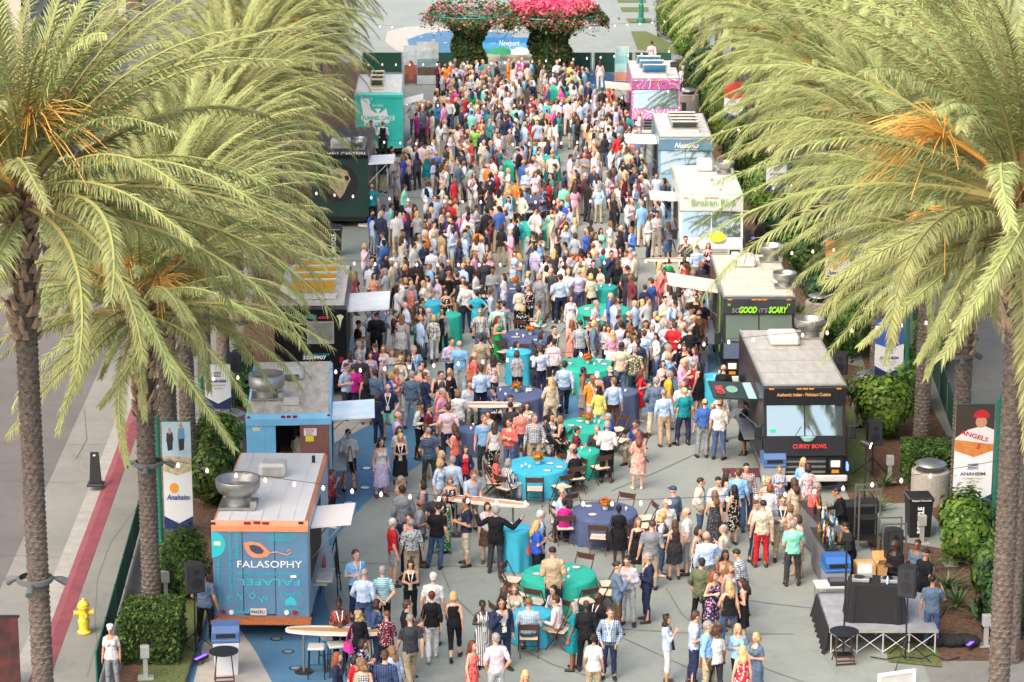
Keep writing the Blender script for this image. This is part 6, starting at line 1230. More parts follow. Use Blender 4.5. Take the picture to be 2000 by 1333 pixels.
def make_body(pose, sex, coarse=False):
    P = POSES[pose]; f = sex == 'F'; K = .935 if f else 1.0
    hip = P.get('hip', .93); lean = P.get('lean', 0); Rl = rotx(lean)
    def T(x, y, z): return V3(0, 0, hip) + Rl @ V3(x, y, z - .93)          # torso frame -> body
    parts = []; bones = []                                                 # bones: (kind, p, q, r)
    hw = .168 if f else .160; ww = .125 if f else .148; cw = .150 if f else .172; sh = .165 if f else .188
    ex = V3(1, 0, 0); ey = Rl @ V3(0, 1, 0)
    prof = [(.82, hw * .72, .085), (.90, hw, .118 if f else .112), (.97, hw * .98, .115), (1.05, (hw + ww) / 2, .105), (1.12, ww, .098 if f else .108), (1.22, (ww + cw) / 2, .105), (1.32, cw, .115 if f else .122), (1.40, sh * .92, .098), (1.445, sh * .74, .076), (1.475, .085, .062)]
    if pose.startswith('sit'): prof = prof[1:]
    parts.append(loft([(T(0, .01 if z > 1.2 else 0, z), ex * a, ey * b) for z, a, b in prof], 14)); bones.append(('torso', T(0, 0, .9), T(0, 0, 1.42), .13))
    parts.append(capsule(T(0, .012, 1.45), T(0, -.006, 1.56), .056 if not f else .046, .05 if not f else .043)); bones.append(('neck', T(0, 0, 1.50), T(0, -.006, 1.56), .05))
    if f:
        for s in (-1, 1): parts.append(ellipsoid(T(s * .068, -.085, 1.29), .062, .058, .062))
    # head
    Rh = Rl @ rotz(P.get('turn', 0)) @ rotx(P.get('tilt', .08)); hc = T(0, -.02, 1.645)
    hs = .97 if f else 1.0
    def Hd(x, y, z): return hc + Rh @ (V3(x, y, z) * hs)
    parts.append(ellipsoid(Hd(0, .012, .022), .076 * hs, .096 * hs, .094 * hs, Rh)); parts.append(ellipsoid(Hd(0, -.022, -.045), .056 * hs, .066 * hs, .072 * hs, Rh))
    parts.append(capsule(Hd(0, -.088, .01), Hd(0, -.103, -.022), .010, .016, 8)); parts.append(ellipsoid(Hd(0, -.070, -.088), .026, .022, .02, Rh))
    for s in (-1, 1): parts.append(ellipsoid(Hd(s * .077, .012, -.008), .012, .022, .032, Rh))
    parts.append(capsule(Hd(-.04, -.078, .03), Hd(.04, -.078, .03), .014, .014, 8))
    bones.append(('head', Hd(0, 0, -.06), Hd(0, 0, .05), .08))
    for s in (-1, 1):
        e, w_ = P['arm'][s]; S0 = T(s * (sh - .026), .012, 1.398); m = V3(s, 1, 1) * (.94 if f else 1)
        E_ = S0 + Rl @ (e * m); W_ = S0 + Rl @ (w_ * m)
        ra, re, rw = (.045, .036, .025) if f else (.055, .043, .030)
        parts.append(capsule(S0, E_, ra, re)); parts.append(capsule(E_, W_, re * 1.02, rw))
        bones.append(('uarm', S0, E_, ra)); bones.append(('farm', E_, W_, rw * 1.2))
        d = W_ - E_; d /= np.linalg.norm(d); up = np.cross(d, [s, 0, .2]); up /= np.linalg.norm(up); sd = np.cross(d, up)
        pc = W_ + d * .05
        parts.append(loft([(W_ + d * t, sd * b, up * a) for t, a, b in ((-.01, .026, .02), (.03, .038, .018), (.075, .042, .015), (.095, .036, .01))], 10))
        for i, (o, l) in enumerate(((-.032, .062), (-.011, .075), (.011, .07), (.032, .055))):
            k0 = W_ + d * .085 + up * o; k1 = k0 + d * l * .55 + up * o * .25 - sd * .008 * s; k2 = k1 + d * l * .4 - sd * .022 * s
            parts.append(capsule(k0, k1, .0095, .009, 6)); parts.append(capsule(k1, k2, .009, .0075, 6))
        t0 = W_ + d * .03 + up * .03; t1 = t0 + d * .035 + up * .03; parts.append(capsule(t0, t1, .012, .01, 6)); parts.append(capsule(t1, t1 + d * .035 + up * .004, .01, .008, 6))
        bones.append(('hand', W_, W_ + d * .15, .03))
    legs = P.get('leg', {-1: ((-.012, -.02, -.44), (-.03, .02, -.84)), 1: ((.015, .0, -.44), (.04, .03, -.84))})
    for s in (-1, 1):
        k, a = legs[s]; Hp = V3(s * .088, 0, hip); Kn = Hp + V3(*k) * 1.0 + V3(s * .004, 0, 0); An = Hp + V3(*a)
        if pose.startswith('sit'): An[2] = .085
        rt, rk, rc = (.090, .056, .034) if f else (.086, .058, .038)
        parts.append(capsule(Hp, Kn, rt, rk, 12)); mid = Kn * .68 + An * .32 + V3(0, .018, 0)
        parts.append(capsule(Kn, mid, rk * .96, rk * .95)); parts.append(capsule(mid, An, rk * .93, rc))
        bones.append(('thigh', Hp, Kn, rt)); bones.append(('shin', Kn, An, rk * .8))
        fz = An[2] - .085; yaw = s * .18; fd = V3(math.sin(yaw), -math.cos(yaw), 0); fs = V3(math.cos(yaw), math.sin(yaw), 0)
        if pose == 'walk' and s == 1: fd = V3(0, -.82, -.55); fz += .02
        heel = An + V3(0, .025, -.045); parts.append(loft([(heel - fd * .055 + V3(0, 0, .0), fs * .02, V3(0, 0, .03)), (heel - fd * .03, fs * .036, V3(0, 0, .04)), (heel + fd * .07, fs * .040, V3(0, 0, .036)), (heel + fd * .14 - V3(0, 0, .012), fs * .046, V3(0, 0, .027)), (heel + fd * .19 - V3(0, 0, .017), fs * .032, V3(0, 0, .02))], 10))
        bones.append(('foot', heel - fd * .03, heel + fd * .17, .035))
    V = []; F = []
    for v, fc in parts: o = len(V); V += v; F += [tuple(i + o for i in q) for q in fc]
    me = bpy.data.meshes.new('tmp'); me.from_pydata([tuple(v) for v in V], [], F)
    ob = bpy.data.objects.new('tmp', me)
    m = ob.modifiers.new('r', 'REMESH'); m.mode = 'VOXEL'; m.voxel_size = .0125 if not coarse else .03
    m = ob.modifiers.new('s', 'SMOOTH'); m.factor = .5; m.iterations = 3 if not coarse else 1
    m = ob.modifiers.new('d', 'DECIMATE'); m.ratio = .2 if not coarse else .22
    ev = evaluated(ob); em = ev.to_mesh()
    nv = len(em.vertices); co = np.empty(nv * 3, np.float32); em.vertices.foreach_get('co', co); co = co.reshape(-1, 3).astype(float)
    no = np.empty(nv * 3, np.float32); em.vertices.foreach_get('normal', no); no = no.reshape(-1, 3).astype(float)
    em.calc_loop_triangles(); tri = np.empty(len(em.loop_triangles) * 3, np.int32); em.loop_triangles.foreach_get('vertices', tri); tri = tri.reshape(-1, 3)
    ev.to_mesh_clear(); bpy.data.objects.remove(ob); bpy.data.meshes.remove(me)
    # label every vertex with its bone and position along it
    best = np.full(nv, 9.); lab = np.zeros(nv, int); tt = np.zeros(nv)
    for i, (kd, p, q, r) in enumerate(bones):
        d = q - p; u = np.clip(((co - p) @ d) / (d @ d), 0, 1); ds = np.linalg.norm(co - (p + u[:, None] * d), axis=1) - r
        k = ds < best; best[k] = ds[k]; lab[k] = i; tt[k] = u[k]
    kind = np.array([b[0] for b in bones])[lab]
    Rinv = Rl.T; tz = ((co - V3(0, 0, hip)) @ Rinv.T)[:, 2] + .93; ty = ((co - V3(0, 0, hip)) @ Rinv.T)[:, 1]; tx = co[:, 0]
    torso = (kind == 'torso')
    B = dict(co=co * K, no=no, tri=tri, kind=kind, t=tt, tz=tz, ty=ty, tx=tx, torso=torso, K=K, sit=pose.startswith('sit'), meshes={}, hc=hc * K, Rh=Rh, hs=hs * K, bones=bones, hip=hip, T=lambda x, y, z: T(x, y, z) * K, f=f)
    if coarse: return B
    # body mesh with eyes and lips set into the face
    V = (co * K).tolist(); F = tri.tolist(); mi = [0] * len(F)
    def disc_(c, rx, rz, mt, y=-.088):
        o = len(V); n = 8
        for k in range(n): t = 2 * PI * k / n; V.append(tuple((hc + Rh @ (V3(c[0] + rx * math.cos(t), y, c[1] + rz * math.sin(t)) * hs)) * K))
        F.append(list(range(o, o + n))); mi.append(mt)
    for s in (-1, 1): disc_((s * .031, .012), .014, .008, 1, -.0905); disc_((s * .031, .031), .018, .005, 1, -.096)
    disc_((0, -.058), .022, .008, 2, -.0935)
    me = bpy.data.meshes.new('person'); me.from_pydata(V, [], F); me.shade_smooth()
    for m in (SKIN_M, EYE_M, LIP_M): me.materials.append(m)
    me.polygons.foreach_set('material_index', mi); B['body'] = me
    BODY[(pose, sex)] = B; return B
def body(pose, sex): return BODY.get((pose, sex)) or make_body(pose, sex)
def shell(B, name, mask, off, zr=None, flare=None):
    keep = mask[B['tri']].all(axis=1); tr = B['tri'][keep]
    if not len(tr): return None
    ids, inv = np.unique(tr, return_inverse=True); co = B['co'][ids] + B['no'][ids] * (off if np.isscalar(off) else off[ids][:, None])
    if flare is not None: co = flare(co, ids)
    me = bpy.data.meshes.new(name); me.from_pydata(co.tolist(), [], inv.reshape(-1, 3).tolist()); me.shade_smooth(); return me
def garment(B, g):
    if g in B['meshes']: return B['meshes'][g]
    k, t, tz, tor = B['kind'], B['t'], B['tz'], B['torso']; f = B['f']; name = g
    isin = lambda *a: np.isin(k, a)
    up, fo, th, shn, ft = isin('uarm'), isin('farm'), isin('thigh'), isin('shin'), isin('foot')
    hem = .86; collar = (k == 'neck') & (tz < 1.505) & (B['ty'] > -.035)
    neckcut = ~((B['ty'] < -.03) & (np.abs(B['tx']) < .055) & (tz > 1.40))
    trunk = tor & (tz > hem) & (tz < 1.49)
    lowth = th & (tz > .84) & (~B['sit'] | (t < .25))
    body_ = (trunk | lowth | collar) 
    if g in ('tee', 'polo'): m = (body_ & neckcut) | (up & (t < .82)); me = shell(B, 'shirt', m, .011)
    elif g == 'shirt': m = (body_ & neckcut) | up | (fo & (t < .97)); me = shell(B, 'shirt', m, .010)
    elif g == 'rolled': m = (body_ & neckcut) | up | (fo & (t < .35)); me = shell(B, 'shirt', m, .010)
    elif g == 'tank': m = (tor & (tz > hem) & (tz < 1.44) & neckcut & (np.abs(B['tx']) < .145)) | lowth; me = shell(B, 'top', m, .013)
    elif g == 'strapless': m = (tor & (tz > hem) & (tz < 1.34)) | lowth; me = shell(B, 'top', m, .013)
    elif g == 'blouse':
        m = (body_ & neckcut) | up | (fo & (t < .6)); me = shell(B, 'top', m, .012)
    elif g in ('blazer', 'cardigan'):
        open_ = ~((B['ty'] < -.02) & (np.abs(B['tx']) < (.075 if g == 'cardigan' else np.clip((tz - 1.12) * .28 + .012, .012, .09))))
        m = ((tor & (tz > .80) & (tz < 1.50)) | (th & (tz > .74) & (~B['sit'] | (t < .25))) | collar) & open_ | up | (fo & (t < 1.0))
        me = shell(B, 'jacket', m, .021 if g == 'blazer' else .02)
    elif g == 'vest':
        open_ = ~((B['ty'] < -.02) & (np.abs(B['tx']) < np.clip((tz - 1.2) * .25 + .0, 0, .08)))
        m = tor & (tz > .9) & (tz < 1.46) & (np.abs(B['tx']) < .15) & open_; me = shell(B, 'vest', m, .02)
    elif g == 'pants': m = (tor & (tz < 1.0)) | th | (shn & (t < .97)); me = shell(B, 'trousers', m, np.where(shn, .008 + .016 * t, .010))
    elif g == 'capri': m = (tor & (tz < 1.0)) | th | (shn & (t < .6)); me = shell(B, 'trousers', m, .009)
    elif g == 'shorts': m = (tor & (tz < 1.0)) | (th & (t < .96)); me = shell(B, 'shorts', m, np.where(th, .012 + .02 * t, .010))
    elif g in ('shoe_a', 'shoe_b'): m = (ft | (shn & (t > .95))) & ((B['tx'] < 0) == (g == 'shoe_a')); me = shell(B, 'shoe', m, .008)
    elif g in ('skirt', 'dskirt', 'midi', 'maxi'):
        zb = {'skirt': .52, 'dskirt': .50, 'midi': .34, 'maxi': .10}[g]; me = skirt_mesh(B, zb, 1.10 if g == 'dskirt' or g == 'maxi' else 1.04, .55 if g != 'maxi' else .35)
    else: raise KeyError(g)
    B['meshes'][g] = me; return me
def skirt_mesh(B, zb, zt, flare):
    K = B['K']
    if B['sit']:
        k, t, tz, tor = B['kind'], B['t'], B['tz'], B['torso']; m = (tor & (tz < 1.1)) | (np.isin(k, ('thigh',)) & (t < .98)); return shell(B, 'skirt', m, .02)
    zs = np.linspace(zt, zb, 9); n = 28; V = []; co = B['co']
    leg = np.isin(B['kind'], ('thigh', 'shin', 'torso'))
    for i, z in enumerate(zs):
        s = leg & (np.abs(co[:, 2] - z * K) < .03); P = co[s][:, :2]
        c = (P.max(0) + P.min(0)) / 2 if len(P) else np.zeros(2); r = (P.max(0) - P.min(0)) / 2 if len(P) else np.array([.15, .12])
        if i == 0: r0 = r
        f = i / 8; r = np.maximum(r, r0 * (1 + .06 * f)) + .014 + .085 * flare * f
        for q in range(n):
            a = 2 * PI * q / n; w_ = 1 + (.075 * f) * math.sin(a * 7 + zb * 9) + .03 * f * math.sin(a * 3 + 1)
            V.append((c[0] + r[0] * math.cos(a) * w_, c[1] + r[1] * math.sin(a) * w_, z * K))
    F = [(i * n + q, i * n + n + q, i * n + n + (q + 1) % n, i * n + (q + 1) % n) for i in range(8) for q in range(n)]
    me = bpy.data.meshes.new('skirt'); me.from_pydata(V, [], F); me.shade_smooth(); return me
def lanyard(B):
    if 'lan' in B['meshes']: return B['meshes']['lan']
    co, tor = B['co'], np.isin(B['kind'], ('torso', 'neck')); L_ = []
    for u in np.linspace(-1, 1, 17):
        s_ = -1 if u < 0 else 1; v = 1 - abs(u)
        p = B['T'](s_ * .075 * (1 - v), 0, 1.485 - .36 * v)
        k = tor & (np.abs(co[:, 0] - p[0]) < .03) & (np.abs(co[:, 2] - p[2]) < .03); L_.append(Vector((p[0], (co[k][:, 1].min() if k.any() else -.1) - .036, p[2])))
    V = []; F = []
    for p in L_: V += [p - Vector((.011, 0, 0)), p + Vector((.011, 0, 0)), p + Vector((.011, .006, 0)), p + Vector((-.011, .006, 0))]
    for i in range(16): F += [tuple(i * 4 + q for q in (a, b, b + 4, a + 4)) for a, b in ((0, 1), (1, 2), (2, 3))] + [(i * 4 + 3, i * 4, i * 4 + 4, i * 4 + 7)]
    e = L_[8]; z = e.z - .005
    B['meshes']['lan'] = (MB().add(V, F).mesh('lanyard', LAN_M), MB().box(-.045, .045, e.y - .012, e.y - .004, z - .13, z).mesh('badge', BADGE_M)); return B['meshes']['lan']
HAIRS = {}
def hair(style):
    if style in HAIRS: return HAIRS[style]
    parts = []; r = random.Random(style); n_ = np.random.default_rng(abs(hash(style)) % 1000 if False else len(style) * 31)
    cap = [((0, .022, .038), .084, .098, .090)]
    if style == 'short': parts = cap + [((0, .06, -.01), .072, .055, .075)]
    elif style == 'bald': parts = [((0, .066, -.025), .076, .045, .042)]
    elif style == 'crop': parts = [((0, .02, .034), .0805, .0985, .090)]
    elif style == 'bob': parts = cap + [((0, .045, -.04), .094, .085, .105), ((.07, .01, -.045), .03, .05, .085), ((-.07, .01, -.045), .03, .05, .085)]
    elif style == 'long': parts = cap + [((0, .06, -.06), .095, .075, .13), ((0, .095, -.20), .098, .045, .16), ((.075, .02, -.08), .028, .045, .13), ((-.075, .02, -.08), .028, .045, .13)]
    elif style == 'curly': parts = cap + [((r.uniform(-.075, .075), .02 + r.uniform(-.03, .07), r.uniform(-.13, .09)), .05, .05, .05) for _ in range(26)]
    elif style == 'afro': parts = [((0, .03, .05), .125, .125, .12)] + [((.1 * math.cos(i), .03 + .1 * math.sin(i * 1.7), .06 + .07 * math.sin(i * 2.3)), .05, .05, .05) for i in range(14)]
    elif style == 'updo': parts = cap + [((0, .075, .07), .05, .05, .05), ((0, .06, -.01), .07, .05, .07)]
    elif style == 'bun': parts = cap + [((0, .01, .15), .055, .055, .055)]
    elif style == 'pony': parts = cap + [((0, .12, -.0), .03, .04, .05), ((0, .135, -.10), .035, .03, .11)]
    elif style == 'cap':
        parts = [((0, .015, .055), .086, .104, .075), ((0, -.115, .045), .07, .07, .012)]
    elif style == 'peaked': parts = [((0, .015, .085), .1, .115, .045), ((0, .01, .05), .085, .1, .04), ((0, -.1, .04), .07, .05, .012)]
    V = []; F = []
    for c, a, b, d in parts:
        v, fc = ellipsoid(c, a, b, d); o = len(V); V += v; F += [tuple(i + o for i in q) for q in fc]
    me = bpy.data.meshes.new('hair'); me.from_pydata([tuple(v) for v in V], [], F); ob = bpy.data.objects.new('tmp', me)
    m = ob.modifiers.new('r', 'REMESH'); m.mode = 'VOXEL'; m.voxel_size = .011
    m = ob.modifiers.new('s', 'SMOOTH'); m.iterations = 2; m = ob.modifiers.new('d', 'DECIMATE'); m.ratio = .3
    ev = evaluated(ob); out = bpy.data.meshes.new_from_object(ev)
    bpy.data.objects.remove(ob); bpy.data.meshes.remove(me)
    nv = len(out.vertices); co = np.empty(nv * 3, np.float32); out.vertices.foreach_get('co', co); co = co.reshape(-1, 3)
    if style not in ('cap', 'peaked', 'crop', 'bald'):
        az = np.arctan2(co[:, 0], co[:, 1]); co += (co - [0, .02, 0]) * (.05 * np.sin(az * 23 + co[:, 2] * 20) + .03 * n_.normal(size=nv))[:, None]
    # leave the face free
    out.vertices.foreach_set('co', co.astype(np.float32).ravel())
    if style in ('short', 'crop', 'long', 'bob', 'curly', 'updo', 'bun', 'pony'):
        import bmesh
        bm = bmesh.new(); bm.from_mesh(out)
        dl = [fc for fc in bm.faces if (lambda c: c.y < -.035 - (.03 if c.z > .06 else 0) and c.z < .075 and abs(c.x) < (.066 if style in ('long', 'bob', 'curly') else .09))(fc.calc_center_median())]
        bmesh.ops.delete(bm, geom=dl, context='FACES'); bm.to_mesh(out); bm.free()
    out.materials.clear(); out.materials.append(HAIR_M); out.shade_smooth(); out.name = 'hair'; HAIRS[style] = out; return out
PAL = dict(white='#cbcac7', cream='#c8bfaa', black='#1c1c20', charcoal='#37383c', grey='#808489', lightgrey='#a9adb0', navy='#262e48', blue='#3d63a8', royal='#2c50b0', sky='#7fb0d8', lightblue='#a9c0dc', paleblue='#aebdd2', denim='#44587a', lavender='#b8b0cc', purple='#643f86', plum='#4e2a48', magenta='#c42c86', pink='#d695ac', palepink='#dcc0c4', coral='#dc6c64', salmon='#d89484', red='#bc2830', maroon='#6a2634', orange='#dc8030', yellow='#dccc70', gold='#d0a838', mint='#84ccb4', teal='#1f858c', green='#1d8c50', lime='#84b84c', olive='#5c6248', khaki='#a8987c', tan='#b09a7c', beige='#c2b49c', brown='#5e4434', rust='#a05240', aqua='#7cc4cc', turquoise='#2ea4b4', slate='#5a6c80', lace='#157880')
HAIRC = dict(black='#17130f', dark='#2a1d16', brown='#4a3222', light='#80603e', blond='#c2a06a', grey='#8f8b86', white='#cbc7c0', red='#83462a', auburn='#5e2c1c', navy='#26365e', tan='#b9a584', whitecap='#dcdcdc')
SKINC = dict(l='#d2a085', p='#dcb09a', t='#b98563', b='#8a5a3e', d='#4a2f24')
PRETTY = dict(lightgrey='light grey', lightblue='light blue', paleblue='pale blue', palepink='pale pink', royal='royal blue', sky='sky blue', lace='teal lace')
